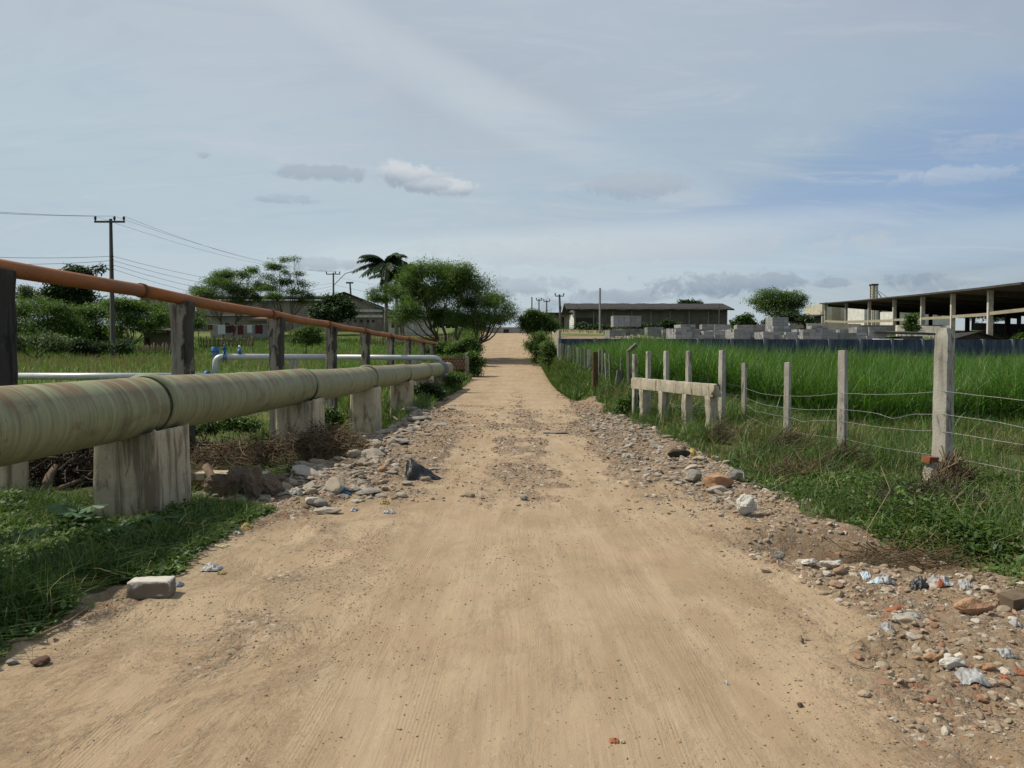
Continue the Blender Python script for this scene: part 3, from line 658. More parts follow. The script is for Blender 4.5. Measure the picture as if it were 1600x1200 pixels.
# ---------------------------------------------------------------- the pipes and what carries them
SL = .015
def gx(D): return -3.92 + SL * D
GZ = 1.11
pier_D = [2.2, 7.9, 13.5, 19.1, 24.8, 30.4, 36.2]
root = empty('green_pipeline', (gx(2), 2, 0), 'thick pale green pipeline with rust streaks carried on concrete piers', 'pipeline')
ends = [-3.4] + pier_D + [39.8]
for i in range(len(ends) - 1):
    a, b = ends[i], ends[i + 1]
    if b > 43: pass
    n = 56; ys = []; rr = []
    r0, rb = .300, .320
    prof = [(a + .035, r0 - .004), (a + .036, rb - .008), (a + .05, rb), (a + .15, rb), (a + .19, r0 + .006), (a + .22, r0)]
    m = (a + b) / 2
    prof += [(a + (b - a) * f, r0) for f in (.25, .40, .48)]
    prof += [(m - .05, r0), (m - .04, r0 + .007), (m + .04, r0 + .007), (m + .05, r0)] if i % 2 == 0 else []
    prof += [(a + (b - a) * f, r0) for f in (.6, .75, .9)] + [(b - .16, r0), (b - .10, r0), (b - .03, r0 - .002), (b - .025, r0 - .03), (b + .06, r0 - .035)]
    mb = MB(); vs = []; fs = []
    zoff = [0, 0, .012, -.008, .010, -.01, 0, .004, -.01, -.03, -.05][i]
    for (y, r) in prof:
        t_ = (y - a) / (b - a); sag = -.018 * math.sin(math.pi * t_)
        for k in range(n):
            an = 2 * math.pi * k / n; vs.append((gx(y) + r * math.cos(an), y, GZ + zoff + sag + r * math.sin(an)))
    for j in range(len(prof) - 1):
        for k in range(n): fs.append((j * n + k, j * n + (k + 1) % n, (j + 1) * n + (k + 1) % n, (j + 1) * n + k))
    mb.add(vs, fs, True); mb.f += [tuple(range(n)), tuple(reversed(range((len(prof) - 1) * n, len(prof) * n)))]; mb.sm += [False, False]
    sg = mb.build('pipe_section', M_pipe, root)
    if i: gk = MB(); gk.tube([(gx(a - .028), a - .028, GZ + zoff - .004), (gx(a + .04), a + .04, GZ + zoff - .012)], .298, 40); gk.build('joint_gap_shade', M_gapshade, root)  # dark ring added for the shaded gap between two sections
    c0 = Vector((gx(a), a, GZ)) - Vector(root.location); me = sg.data
    me.transform(Matrix.Translation(-c0 - Vector((0, 0, 0)))); sg.location = c0
pl_ = ['nearest pier, beige and cracked, holding the green pipeline above lush weeds', 'stained concrete pier under the green pipeline with a brush heap against it',
       'tall round-footed concrete pier standing in the creek bed under the green pipeline', 'rust streaked pier under the green pipeline beside grey slabs',
       'small pier half hidden by shrubs where the green pipeline nears the road bank', 'farthest pier of the green pipeline, deep in weeds']
for i, D in enumerate(pier_D[1:]):
    zb = min(Hs(gx(D), D), Hs(gx(D), D - .45)) - .35
    top = .93
    V, Q = grid_box((.66, .86, top - zb), .055, .05 if i != 2 else .12, .012, 3.0, 1.0 if i else .96, seed=i + 1, chips=.06)
    # saddle worn into the top
    sel = V[:, 2] > (top - zb) - .02
    V[sel, 2] -= np.clip(.30 - .9 * np.abs(V[sel, 0]), 0, .14)
    V = V + np.array([gx(D), D, zb])
    o = raw_mesh('concrete_pier', V, quads=Q, mat=M_pier, org=(gx(D), D, zb)); tag(o, pl_[i], 'pier', 'piers under the green pipeline')
# plinth showing at the foot of the first pier
def ox(D): return -6.12 + SL * D
OZ = 2.70
pil_px = [31, 306, 446, 528, 579, 617, 643, 665, 680]
pil_D = [5.96 * 1200 / (818 - p) - .16 for p in pil_px]
root = empty('orange_pipe', (ox(5), 5, 0), 'slim rusty orange pipe carried high on dark concrete pillars', 'pipe')
for (a, b, lab) in [(-4, 4.2, 0), (4.2, 12.35, 1), (12.35, 18.6, 2), (18.6, 24.0, 3), (24.0, 29.3, 4), (29.3, 35.0, 5), (35.0, 40.5, 6), (40.5, 53.5, 7)]:
    mb = MB(); z0 = OZ - .0 - .0012 * a; z1 = OZ - .0012 * b
    mb.tube([(ox(a + (b - a) * f), a + (b - a) * f, z0 + (z1 - z0) * f - .03 * math.sin(math.pi * f)) for f in np.linspace(0, 1, 7)], .102, 20)
    mb.build('pipe_section', M_orange, root)
    if b < 50:
        mb = MB(); mb.tube([(ox(b), b - .05, z1), (ox(b), b + .05, z1)], .118, 20); mb.build('collar', M_orange_d, root)
    m = (a + b) / 2
pil_lab = ['black stained pillar holding the orange pipe nearest the camera', 'grey pillar with one black face holding the orange pipe beside the near white valve pipe',
           'third pillar along the orange pipe, patched with pale plaster', 'fourth pillar along the orange pipe, black along one edge', 'fifth pillar along the orange pipe, in front of the white pipe',
           'sixth pillar along the orange pipe', 'seventh pillar along the orange pipe, in the weeds', 'eighth pillar along the orange pipe, pale and short', 'last pillar where the orange pipe meets the bank']
for i, D in enumerate(pil_D):
    x = ox(D); zb = Hs(x, D) - .3; top = OZ - .0012 * D - .055
    V, Q = grid_box((.31, .32, top - zb), .05, .03, .010, 5, 1.0, seed=20 + i, flare=(.86, 1.28 if i else 1.15), chips=.10)
    sel = V[:, 2] > (top - zb) - .03
    V[sel, 2] -= np.clip(.085 - .9 * np.abs(V[sel, 0]), 0, .08)
    V = V + np.array([x, D, zb])
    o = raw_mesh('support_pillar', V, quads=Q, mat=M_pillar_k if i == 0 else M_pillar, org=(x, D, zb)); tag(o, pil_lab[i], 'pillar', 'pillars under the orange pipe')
    if i == 0:
        V, Q = grid_box((.44, .46, .98 - zb), .06, .03, .012, 4, seed=41, chips=.12); raw_mesh('footing', V + np.array([x + .02, D - .04, zb - .02]), quads=Q, mat=M_pier, parent=o)
# white pipe with valves
A = at(-60, 588, 32.0); B = at(337, 588, 32.0); B2 = Vector((B.x, B.y, 1.66)); Cc = at(683, 559.0, 35.6)
Gd = Vector((gx(35.9) + .05, 36.0, GZ + .2))
root = empty('white_pipe', (B.x, B.y, 0), 'silver white pipe with blue valves rising in an elbow and crossing to the green pipeline', 'pipe')
def arc(p, q, r_, n=7):
    pass
mb = MB()
def bend(pts, rb, n=6):
    out = [Vector(pts[0])]
    for i in range(1, len(pts) - 1):
        p = Vector(pts[i]); d0 = (Vector(pts[i - 1]) - p).normalized(); d1 = (Vector(pts[i + 1]) - p).normalized()
        a = p + d0 * rb; b = p + d1 * rb
        for k in range(n + 1):
            t = k / n; out.append(a * (1 - t) ** 2 + p * 2 * t * (1 - t) + b * t * t)
    out.append(Vector(pts[-1])); return out
R_W = .145
mb.tube([A, B + Vector((-.3, 0, 0))], R_W, 18); mb.build('lower_pipe', M_white, root)
mb = MB(); mb.tube(bend([Vector((B.x, B.y, .78)), B2, B2 + (Cc - B2) * .5], .32), .135, 18); mb.build('elbow', M_white, root)
mb = MB(); d_ = (Cc - B2); mb.tube(bend([B2 + d_ * .5, Cc, Gd], .24), .122, 18); mb.build('upper_pipe', M_white, root)
mb = MB()
for zz in (.80, .86): mb.tube([(B.x, B.y, zz), (B.x, B.y, zz + .045)], .22, 14)
mb.tube([(B.x - .42, B.y, .87), (B.x - .28, B.y, .87)], .23, 14); mb.build('flange', M_blue, root)
fl = B2 + d_.normalized() * .36
mb = MB()
for q in (-.05, .05): mb.tube([fl + d_.normalized() * (q - .02), fl + d_.normalized() * (q + .02)], .24, 16)
vb = mb.build('valve', M_blue, root)
mb = MB(); mb.tube([fl + Vector((0, 0, .1)), fl + Vector((0, 0, .36))], [.085, .06], 10)
mb.tube([fl + Vector((0, 0, .36)), fl + Vector((0, 0, .40))], .13, 12); mb.tube([fl + Vector((0, 0, .4)), fl + Vector((0, 0, .52))], .035, 8)
o_ = mb.build('valve_wheel', M_blue, vb, None) if False else None
mb.build('valve_stem', M_blue, vb)
av = B2 + d_.normalized() * .95
mb = MB(); mb.tube([av + Vector((0, 0, .1)), av + Vector((0, 0, .2)), av + Vector((0, 0, .34))], [.06, .10, .07], 10); avb = mb.build('air_valve', M_blue, root)
mb = MB(); mb.tube([av + Vector((0, 0, .34)), av + Vector((0, 0, .44)), av + Vector((0, 0, .50))], [.05, .06, .02], 8); mb.build('valve_cap', M_white, avb)
mb = MB(); ax = Vector((SL, 1, 0)).normalized()
for k in range(5):
    c = Vector((gx(35.3 + .26 * k), 35.3 + .26 * k, GZ - .01)); mb.tube([c, c + ax * .10], .375, 24)
mb.tube([(gx(35.2), 35.2, GZ), (gx(36.6), 36.6, GZ)], .345, 24); mb.build('saddle_clamp', M_greyp, root)
for px, D, lb in ((459, 35.0, 'small concrete post carrying the white pipe between two pillars'), (649, 41.2, 'small concrete post carrying the far bend of the white pipe')):
    t = (px - 800) / 1200; # point on the upper pipe seen at px
    # solve for the point of the pipe line whose bearing matches
    k = (t * B2.y - B2.x) / (d_.x - t * d_.y); p = B2 + d_ * k; zb = Hs(p.x, p.y) - .3
    V, Q = grid_box((.30, .26, p.z - .10 - zb), .07, .02, .008, 5, seed=44, flare=(.72, 1.25), chips=.05)
    o = raw_mesh('pipe_post', V + np.array([p.x, p.y, zb]), quads=Q, mat=M_post, org=(p.x, p.y, zb)); tag(o, lb, 'post', 'posts under the white pipe')

# ---------------------------------------------------------------- fences on the right
def slab_post(name, base, h, w=.12, d=.12, mat=None, parent=None, tilt=(0, 0), rzv=0, seed=0, taper=.92, step=.05, amp=.006, chips=.1, sink=.25, label=None):
    V, Q = grid_box((w, d, h + sink), step, min(w, d) * .12, amp, 7, taper, seed=seed, chips=chips)
    V = rotz(V, rzv); V[:, 0] += V[:, 2] * tilt[0]; V[:, 1] += V[:, 2] * tilt[1]
    V = V + np.array([base[0], base[1], base[2] - sink])
    o = raw_mesh(name, V, quads=Q, mat=mat, parent=parent, org=None if parent is not None else (base[0], base[1], base[2] - sink))
    if label: o['label'] = label
    return o
def htop(base, py_top): return at(800, py_top, base[1]).z - base[2]
fence_posts = [(1127, 668, 547, .15), (1163, 665, 567, .115), (1229, 695, 566, .115), (1316, 718, 547, .135), (1471, 745, 512, .20)]
root = empty('wire_fence', (5.2, 12, 0), 'wire fence of pale concrete posts along the grassy edge of the dirt road', 'fence')
FP = []
for i, (px, pb, pt, w) in enumerate(fence_posts):
    b = G(px, pb) if i != 4 else G(px, 757)
    h = htop(b, pt); FP.append((b, h))
    kw = dict(mat=M_post, parent=root, seed=50 + i, rzv=[.5, .75, .75, .68, .55][i], tilt=[(0.006, 0), (-.01, 0), (.004, 0), (-.006, 0), (.004, 0)][i])
    if i == 4: kw['label'] = 'thickest post with a broken pointed top'
    o = slab_post('post', b, h, w, w, **kw)
    if i == 4:
        me = o.data; co = np.zeros(len(me.vertices) * 3); me.vertices.foreach_get('co', co); co = co.reshape(-1, 3)
        zt = co[:, 2].max(); k = S((co[:, 2] - (zt - .14)) / .14)
        cx_ = co[co[:, 2] > zt - .3][:, 0].mean(); cy_ = co[co[:, 2] > zt - .3][:, 1].mean()
        co[:, 0] = cx_ + (co[:, 0] - cx_) * (1 - .45 * k); co[:, 1] = cy_ + (co[:, 1] - cy_) * (1 - .45 * k)
        me.vertices.foreach_set('co', co.ravel()); me.update()
b5 = Vector((FP[4][0].x + 1.3, FP[4][0].y - 3.4, 0)); b5.z = Hs(b5.x, b5.y); FP.append((b5, 2.0))
slab_post('post', b5, 2.0, .15, .15, mat=M_post, parent=root, seed=59, rzv=.6)
for si, fr in enumerate((.60, .455, .345, .19)):
    pts = []
    for i in range(len(FP) - 1):
        (a, ha), (b, hb) = FP[i], FP[i + 1]
        fa = fr + [.0, .01, .0, -.01, 0, 0][i] + random.uniform(-.012, .012)
        pa = a + Vector((-.06, -.075 if i else -.09, ha * fr + (.02 if i % 2 else -.01))); pb = b + Vector((-.06, -.085, hb * fr + (.02 if (i + 1) % 2 else -.01)))
        L = (pb - pa).length; kx = random.uniform(.35, .75); kd = random.choice((0, 0, .05, -.04, .07)) if si in (1, 2) else 0
        for k in range(14):
            t = k / 14; kink = kd * max(0, 1 - abs(t - kx) / .18)
            pts.append(pa.lerp(pb, t) + Vector((0, 0, -.05 * L / 4 * math.sin(math.pi * t) - kink + random.uniform(-.004, .004))))
    pts.append(pb)
    mb = MB(); mb.tube(pts, .0034, 4)
    for k in range(4, len(pts) - 1, 1):      # twisted barbs along the strand
        for q in range(2):
            p = Vector(pts[k]).lerp(Vector(pts[k + 1]), q * .5 + .2)
            if pts[k].y < 16: mb.tube([p + Vector((-.012, 0, .016)), p + Vector((.012, .006, -.014))], .0022, 3, caps=False)
    mb.build('barbed_strand', M_wire, root)
mb = MB()
for k in range(3):
    a = FP[0][0] + Vector((.02, -.1, .35 + .12 * k)); mb.tube([a.lerp(Vector((3.5, 21.3, .75)), t) + Vector((0, 0, -.25 * math.sin(math.pi * t) + random.uniform(-.03, .03))) for t in np.linspace(0, 1, 14)], .004, 4)
mb.build('loose_wire', M_wire, root)
# mortar foot with bricks at the thick post
b4 = FP[4][0]
def rock_mesh(seed, sc=(1, 1, .7), cuts=9, sub=3, rough=.10, fine=.03):
    r = np.random.default_rng(seed)
    bm_v, bm_f = ICO[sub]
    V = bm_v.copy()
    for k in range(cuts):
        n = r.normal(size=3); n /= np.linalg.norm(n); d = r.uniform(.55, .88)
        e = V @ n - d; V = V - np.clip(e, 0, None)[:, None] * n * .93
    V = V + rough * vn3(V * 1.7 + seed * 3.3, seed)[:, None] * V * 2 + fine * vn3(V * 6 + seed, seed + 1)[:, None] * V * 2
    return V * np.array(sc), bm_f
ICO = {}
def _ico():
    import bmesh
    for s_ in (1, 2, 3, 4):
        bm = bmesh.new(); bmesh.ops.create_icosphere(bm, subdivisions=s_, radius=1.0)
        bm.verts.ensure_lookup_table()
        ICO[s_] = (np.array([v.co[:] for v in bm.verts]), np.array([[v.index for v in f.verts] for f in bm.faces])); bm.free()
_ico()
def rock(name, p, size, seed, mat, label, cat='rock', group=None, rz=0, cuts=9, sub=3, sink=.12, rough=.1, fine=.03):
    V, F = rock_mesh(seed, (1, 1, 1), cuts, sub, rough, fine)
    V = rotz(V * np.array(size) / 2, rz); V[:, 2] -= V[:, 2].min() + sink * size[2]
    o = raw_mesh(name, V + np.array(p), tris=F, mat=mat, org=tuple(p), smooth=False, attrs={'rnd': np.full(len(V), 0.0)})
    return tag(o, label, cat, group)
M_mortar = simple('crumbling mortar', (.40, .37, .30), (.27, .24, .19), 9, .95, .9, .03)
rock('mortar_lump', b4 + Vector((-.16, -.1, 0)), (.34, .30, .30), 301, M_mortar, 'crumbling pale mortar lump at the foot of the thickest fence post', 'mortar lump', sub=4, rough=.2, fine=.08)
rock('clay_clod', b4 + Vector((-.05, -.30, -.05)), (.5, .4, .30), 303, M_clod, 'earthy clod with roots below the thickest fence post', 'clod', sub=4, rough=.3, fine=.12)
mb = MB(); mb.box(b4 + Vector((-.2, -.08, .33)), (.17, .12, .08), .4, tilt=(.1, .1)); o = mb.build('brick', simple('red brick', (.27, .09, .045), (.20, .07, .04), 20), org=b4 + Vector((-.2, -.08, .29)), rough=(.008, 12)); tag(o, 'red brick lying on the mortar lump beside the thickest fence post', 'brick')

# guard rail of the culvert
rt = empty('concrete_railing', (4, 20, 0), 'chalky weathered concrete railing of the culvert in front of tall grass', 'railing')
e0 = at(991, 597, 21.0); e1 = at(1122, 609, 16.9)
dirv = (e1 - e0); L = dirv.length; ang = math.atan2(dirv.y, dirv.x)
V, Q = grid_box((L, .20, .29), .05, .018, .016, 6, 1.0, seed=5, chips=.12); V = rotz(V, ang)
sl = dirv.z / L
V[:, 2] += (V @ np.array([math.cos(ang), math.sin(ang), 0])) * sl; V[:, 2] -= .17
raw_mesh('beam', V + np.array((e0 + e1) / 2), quads=Q, mat=M_rail, parent=rt)
for i, (px, pb) in enumerate(((1013, 660), (1040, 665), (1074, 668), (1116, 674))):
    k = [.14, .40, .68, .93][i]; p = e0.lerp(e1, k); zb = Hs(p.x, p.y) - .3
    V, Q = grid_box((.23, .20, p.z - .14 - zb), .045, .03, .022, 6, 1.0, seed=90 + i, chips=.3); V = rotz(V, ang)
    raw_mesh('leg', V + np.array([p.x, p.y, zb]), quads=Q, mat=M_rail, parent=rt)
rl = ['post behind the far end of the concrete railing', 'first upright post rising behind the railing beam from its far end', 'middle post rising behind the railing beam', 'post rising behind the railing beam next to its near end']
rf = empty('post_fence', (4, 20, 0), 'row of square concrete posts standing behind the culvert railing', 'fence')
for i, (px, pt) in enumerate(((992, 553), (1013, 549), (1041, 548), (1076, 548))):
    k = [.02, .15, .41, .69][i]; p = e0.lerp(e1, k) + Vector((.16, .24, 0)); p.x = (px - 800) / 1200 * p.y; p.z = Hs(p.x, p.y)
    slab_post('post', p, htop(p, pt), .13, .12, mat=M_post, parent=rf, seed=70 + i, rzv=ang + .1, step=.05, chips=.2)
# leaning posts and slats further on
rf = empty('old_fence', (4, 36, 0), 'ragged fence of mixed dark posts and slats leaning along the road verge', 'fence')
for i, (px, pb, pt, w, tx_, mt) in enumerate([(937, 606, 547, .13, 0, M_post2), (943, 606, 546, .16, 0, M_post2), (948, 606, 552, .08, -.04, M_post), (955, 613, 553, .09, -.045, M_post2),
        (971, 621, 560, .10, 0, M_post2), (963, 622, 578, .22, .12, M_post2), (930, 596, 550, .20, 0, simple('rusted sheet', (.10, .055, .03), (.06, .04, .025), 5))]):
    b = Vector(((px - 800) / 1200 * 33, 33 - i * .9, 0)); b.x = (px - 800) / 1200 * b.y; b.z = at(800, pb + 3, b.y).z
    zb = Hs(b.x, b.y); h = at(800, pt, b.y).z - zb
    slab_post('post' if i < 5 else 'slat', Vector((b.x, b.y, zb)), h, w, .09, mat=mt, parent=rf, seed=80 + i, tilt=(tx_, 0), rzv=.3, step=.08, label=['', '', 'thin pale post', 'leaning thin post', '', 'leaning slab', 'rusted sheet panel'][i] or None)
b = Vector((183 / 1200 * 27.5, 27.5, 0)); b.z = Hs(b.x, b.y); h = at(800, 551, 27.5).z - b.z
V1 = at(982, 549, 27.5); V2 = at(995, 537, 27.2)
mb = MB(); mb.tube([b + Vector((0, 0, -.2)), V1, V1.lerp(V2, .2), V2], .072, 6, smooth=False); o = mb.build('bent_post', M_post2, org=b, rough=(.004, 8)); tag(o, 'concrete post with its top bent over, before the tall grass near the railing', 'post')
# low kerb wall with close posts, running to the wall corner
kf = empty('kerb_fence', (3, 42, 0), 'close row of small posts on a low pale kerb along the road verge', 'fence')
ka = at(921, 590, 33.5); ka.z = Hs(ka.x, ka.y); kb = Vector((2.86, 45.6, 0)); kb.z = Hs(2.86, 45.6)
dv = kb - ka
za, zb_ = at(921, 583, 33.5).z, at(873, 560, 45.6).z
p0, p1 = Vector((ka.x - .08, ka.y, 0)), Vector((kb.x - .08, kb.y, 0)); q0, q1 = Vector((ka.x + .08, ka.y, 0)), Vector((kb.x + .08, kb.y, 0))
mb = MB(); zl0 = ka.z - .6; zl1 = kb.z - .6
mb.hexa([(p0.x, p0.y, zl0), (q0.x, q0.y, zl0), (q1.x, q1.y, zl1), (p1.x, p1.y, zl1)], [(p0.x, p0.y, za), (q0.x, q0.y, za), (q1.x, q1.y, zb_), (p1.x, p1.y, zb_)])
mb.build('kerb', M_kerb, kf)
for i, px in enumerate((876, 880, 884.5, 888.5, 893, 898, 903, 909, 915, 921)):
    t = (px - 800) / 1200; k = (t * ka.y - ka.x) / (dv.x - t * dv.y); p = ka + dv * k; p.z = za + (zb_ - za) * k
    slab_post('post', p, htop(p, 536 + (i * 1.1)), .11 if i < 9 else .14, .11, mat=M_post2 if i % 3 else M_post, parent=kf, seed=100 + i, step=.12, tilt=(random.uniform(-.02, .02), 0), sink=.05)

# ---------------------------------------------------------------- boundary wall
bw = empty('boundary_wall', (2.84, 46, 0), 'long faded blue boundary wall behind the tall grass', 'wall')
x0, n = 2.84, 22
for i in range(n + 1):
    x = x0 + i * 2.15; y = wall_y(x); zt = 2.78 + .004 * i; zb = Hs(x, y - .4) - .4
    mb = MB(); mb.box((x, y - .04, (zt + .03 + zb) / 2), (.17, .24, zt + .03 - zb), .153); mb.build('post', M_bluepost, bw, rough=(.006, 3))
    if i < n:
        mb = MB(); mb.box((x + 1.075, wall_y(x + 1.075), (zt + zb - .3) / 2), (2.15 * 1.012 - .17, .09, zt - zb + .3), .153); mb.build('panel', M_bluewall, bw)
rw = empty('roadside_wall', (2.84, 46, 0), 'pale stained wall running up beside the road from the blue wall corner', 'wall')
for i in range(9):
    y0 = 46.1 + i * 3.2; xa, xb = 2.80 + i * .10, 2.80 + (i + 1) * .10; z0 = at(800, 528 - i * 1.0, y0).z; z0 = 2.80 + max(0, Hs(2.6, y0) - .3) * .95; z1 = 2.80 + max(0, Hs(2.6, y0 + 3.2) - .3) * .95
    mb = MB(); mb.hexa([(xa, y0, -.2), (xa + .14, y0, -.2), (xb + .14, y0 + 3.2, -.2), (xb, y0 + 3.2, -.2)], [(xa, y0, z0), (xa + .14, y0, z0), (xb + .14, y0 + 3.2, z1), (xb, y0 + 3.2, z1)]); mb.build('panel', M_kerb, rw)

# ---------------------------------------------------------------- the yard of block stacks
def stack_mesh(nx, ny, nz, seed, missing=0.0, bs=(.39, .19, .19)):
    r = random.Random(seed); mb = MB(); g_ = .012
    for k in range(nz):
        for i in range(nx):
            for j in range(ny):
                if k == nz - 1 and r.random() < missing: continue
                sx, sy, sz = bs
                if 0 < i < nx - 1 and 0 < j < ny - 1 and k < nz - 1: continue
                mb.box(((i - (nx - 1) / 2) * (sx + g_) + r.uniform(-.008, .008), (j - (ny - 1) / 2) * (sy + g_) + r.uniform(-.008, .008), .1 + (k + .5) * (sz + .006)), (sx, sy, sz), r.uniform(-.01, .01), rnd=r.random() * .4)
    mb.box((-.3, 0, .05), (.1, ny * sy * .95, .1), rnd=.9); mb.box((.3, 0, .05), (.1, ny * sy * .95, .1), rnd=.9)
    return mb
protos = []
for i, (a, b, c, ms) in enumerate(((3, 6, 4, .0), (3, 6, 5, .3), (3, 5, 3, .4), (4, 6, 4, .15), (3, 6, 6, 0))):
    o = stack_mesh(a, b, c, i, ms).build('block_stack', M_block, org=(0, 0, 0)); protos.append(o)
used = set()
r_ = random.Random(3); cnt = 0
def put_stack(px, D, kind, label, z=None, rz=None):
    global cnt
    p = protos[kind]
    if kind in used: o = p.copy(); col.objects.link(o)
    else: o = p; used.add(kind)
    x = (px - 800) / 1200 * D
    o.location = (x, D, z if z is not None else Hs(x, D) - .02); o.rotation_euler = (0, 0, rz if rz is not None else r_.uniform(-.25, .25))
    tag(o, label, 'block stack', 'stacks of grey concrete blocks in the yard'); cnt += 1
    return o
rows = [(52.6, 1062, 1200, 24, 'front row stack of grey blocks touching the blue wall below the long warehouse'), (52.4, 1215, 1345, 26, 'front row stack of grey blocks touching the blue wall before the open shed'), (57, 1000, 1060, 22, 'grey block stack between the rubble heap and the long rows'), (55.5, 962, 1010, 27, 'grey block stack beside the rubble heap in the yard'), (54, 1058, 1185, 25, 'low stack of grey blocks in the second row below the long warehouse'), (58, 1070, 1200, 23, 'stack of grey blocks in the third row below the long warehouse'),
        (63, 1085, 1170, 22, 'stack of grey concrete blocks far back before the long warehouse wall'), (55, 1212, 1372, 23, 'tall stack of grey blocks in the second row before the open shed'), (59, 1205, 1340, 25, 'stack of grey blocks in the third row before the open shed'), (66, 1190, 1300, 24, 'far stack of grey concrete blocks between the spreading tree and the open shed')]
for ri, (D, a, b, stp, lab) in enumerate(rows):
    px = a
    while px < b:
        k = r_.choice([0, 1, 3, 2] if ri < 4 else [0, 1, 4, 3, 0])
        if ri == 3: k = 0
        put_stack(px + r_.uniform(-2, 2), D + r_.uniform(-1, 1), k, lab); px += stp * (1.12 if k == 3 else .95)
z_ = Hs(8.0, 55.5) + .98
put_stack(969, 55.5, 0, 'upper grey block stack standing on another beside the rubble heap', z_, 0.02); put_stack(986, 55.6, 0, 'upper neighbour of the grey block stack beside the rubble heap', z_, .05)
put_stack(1213, 56.5, 0, 'topmost grey block stack in front of the spreading tree', Hs(19.4, 56.5) + .98, .1)
# heap of broken blocks
def heap(name, c, rx, ry, h, n, seed, mat, smin, smax, label, cat, flat=.5):
    r = np.random.default_rng(seed); Vs, Fs, Rn = [], [], []; b = 0
    for i in range(n):
        a = r.uniform(0, 2 * math.pi); q = math.sqrt(r.uniform(0, 1)); x = c[0] + rx * q * math.cos(a); y = c[1] + ry * q * math.sin(a)
        z = Hs(x, y) + h * (1 - q) ** .8 * r.uniform(.3, 1); s_ = r.uniform(smin, smax)
        V, F = rock_mesh(seed * 100 + i % 17, (1, r.uniform(.5, .9), flat), 8, 1, .05, 0)
        q_ = Quaternion(r.normal(size=4)).normalized() if r.random() < .6 else Quaternion((1, 0, 0, 0)); Mx = np.array(q_.to_matrix())
        V = rotz((V * s_) @ Mx.T, r.uniform(0, 6)) + np.array([x, y, z]); Vs.append(V); Fs.append(F + b); b += len(V); Rn.append(np.full(len(V), r.random()))
    o = raw_mesh(name, np.concatenate(Vs), tris=np.concatenate(Fs), mat=mat, org=(c[0], c[1], Hs(c[0], c[1])), smooth=False, attrs={'rnd': np.concatenate(Rn)})
    return tag(o, label, cat)
heap('rubble_heap', (8.4, 52.4), 3.4, 1.3, .62, 520, 4, M_slab, .10, .30, 'low heap of broken grey blocks behind the blue wall', 'rubble heap')
# ---------------------------------------------------------------- buildings, right
def wallbox(name, parent, c, size, mat, rz=0): mb = MB(); mb.box(c, size, rz); return mb.build(name, mat, parent)
D = 150; zb = 6.9
xa, xb = at(899, 0, D).x, at(1141, 0, D).x; zt = at(0, 481, D).z
wr = empty('block_warehouse', (xa, D, zb), 'long grey blockwork warehouse with a dark overhanging roof and one white end coloured as sunlit', 'warehouse')
mb = MB(); mb.box(((xa + xb) / 2, D + 7, (zt + zb) / 2), (xb - xa, 14, zt - zb)); mb.build('wall', M_wh, wr)
mb = MB(); mb.box((xa - .05, D + 6.9, (zt + zb) / 2 + .2), (.1, 13.6, zt - zb - .4)); mb.build('end_wall', M_sidew, wr)['label'] = 'white end wall coloured as sunlit'  # sunlight on this end is put into its white colour
for i in range(9):
    x = xa + (xb - xa) * (i / 8); mb = MB(); mb.box((x + (.1 if i == 0 else -.1 if i == 8 else 0), D - .05, (zt + zb) / 2), (.20, .12, zt - zb - .02)); mb.build('pilaster', M_polel, wr)
mb = MB(); x2, x3 = at(886, 0, D).x, at(1149, 0, D).x; ze = at(0, 483, D - 1.2).z; zr = at(0, 475, D + 7).z + .1
n = 60
for s_ in (-1, 1):
    V = []; F = []
    for i in range(n + 1):
        x = x2 + (x3 - x2) * i / n; dz_ = .03 * math.sin(i * .9) + random.uniform(-.04, .04)
        ye = D + 7 + s_ * 8.4
        V += [(x, ye, ze + dz_), (x, D + 7, zr + dz_), (x, ye, ze + dz_ - .25), (x, D + 7, zr + dz_ - .25)]
    for i in range(n):
        a = 4 * i; b = a + 4; F += [(a, a + 1, b + 1, b), (a + 2, b + 2, b + 3, a + 3), (a, b, b + 2, a + 2)]
    F += [(0, 2, 3, 1), (4 * n, 4 * n + 1, 4 * n + 3, 4 * n + 2)]
    mb.add(V, F)
mb.build('roof', M_roofd, wr)
for px in (914, 978): mb = MB(); p = at(px, 512, D); mb.box((p.x, D - .04, zb + 1.3), (4.2, .12, 2.6)); dd_ = mb.build('door', M_roofd, wr); mb = MB(); mb.box((p.x + 1.7, D - .14, zb + 1.2), (.1, .1, .5)); mb.build('handle', M_sidew, dd_)
# small house left of the warehouse
D = 128; wr = empty('small_house', (at(864, 0, D).x, D, 6), 'small dark house with a flat eave beside the long warehouse', 'house')
xa, xb = at(858, 0, D).x, at(891, 0, D).x; zt = at(0, 490, D).z; zb = Hs(xa, D) - .5
mb = MB(); mb.box(((xa + xb) / 2, D + 3, (zb + zt) / 2), (xb - xa, 6, zt - zb)); mb.build('wall', M_whl, wr)
mb = MB(); mb.box(((xa + xb) / 2, D + 2.8, zt + .14), (xb - xa + 1, 7.4, .28), tilt=(.04, 0)); mb.build('roof', M_roofd, wr)
mb = MB(); mb.box(((xa + xb) / 2 + .4, D - .04, zb + 1.5), (.9, .1, 2.0)); mb.build('door', M_roofd, wr)

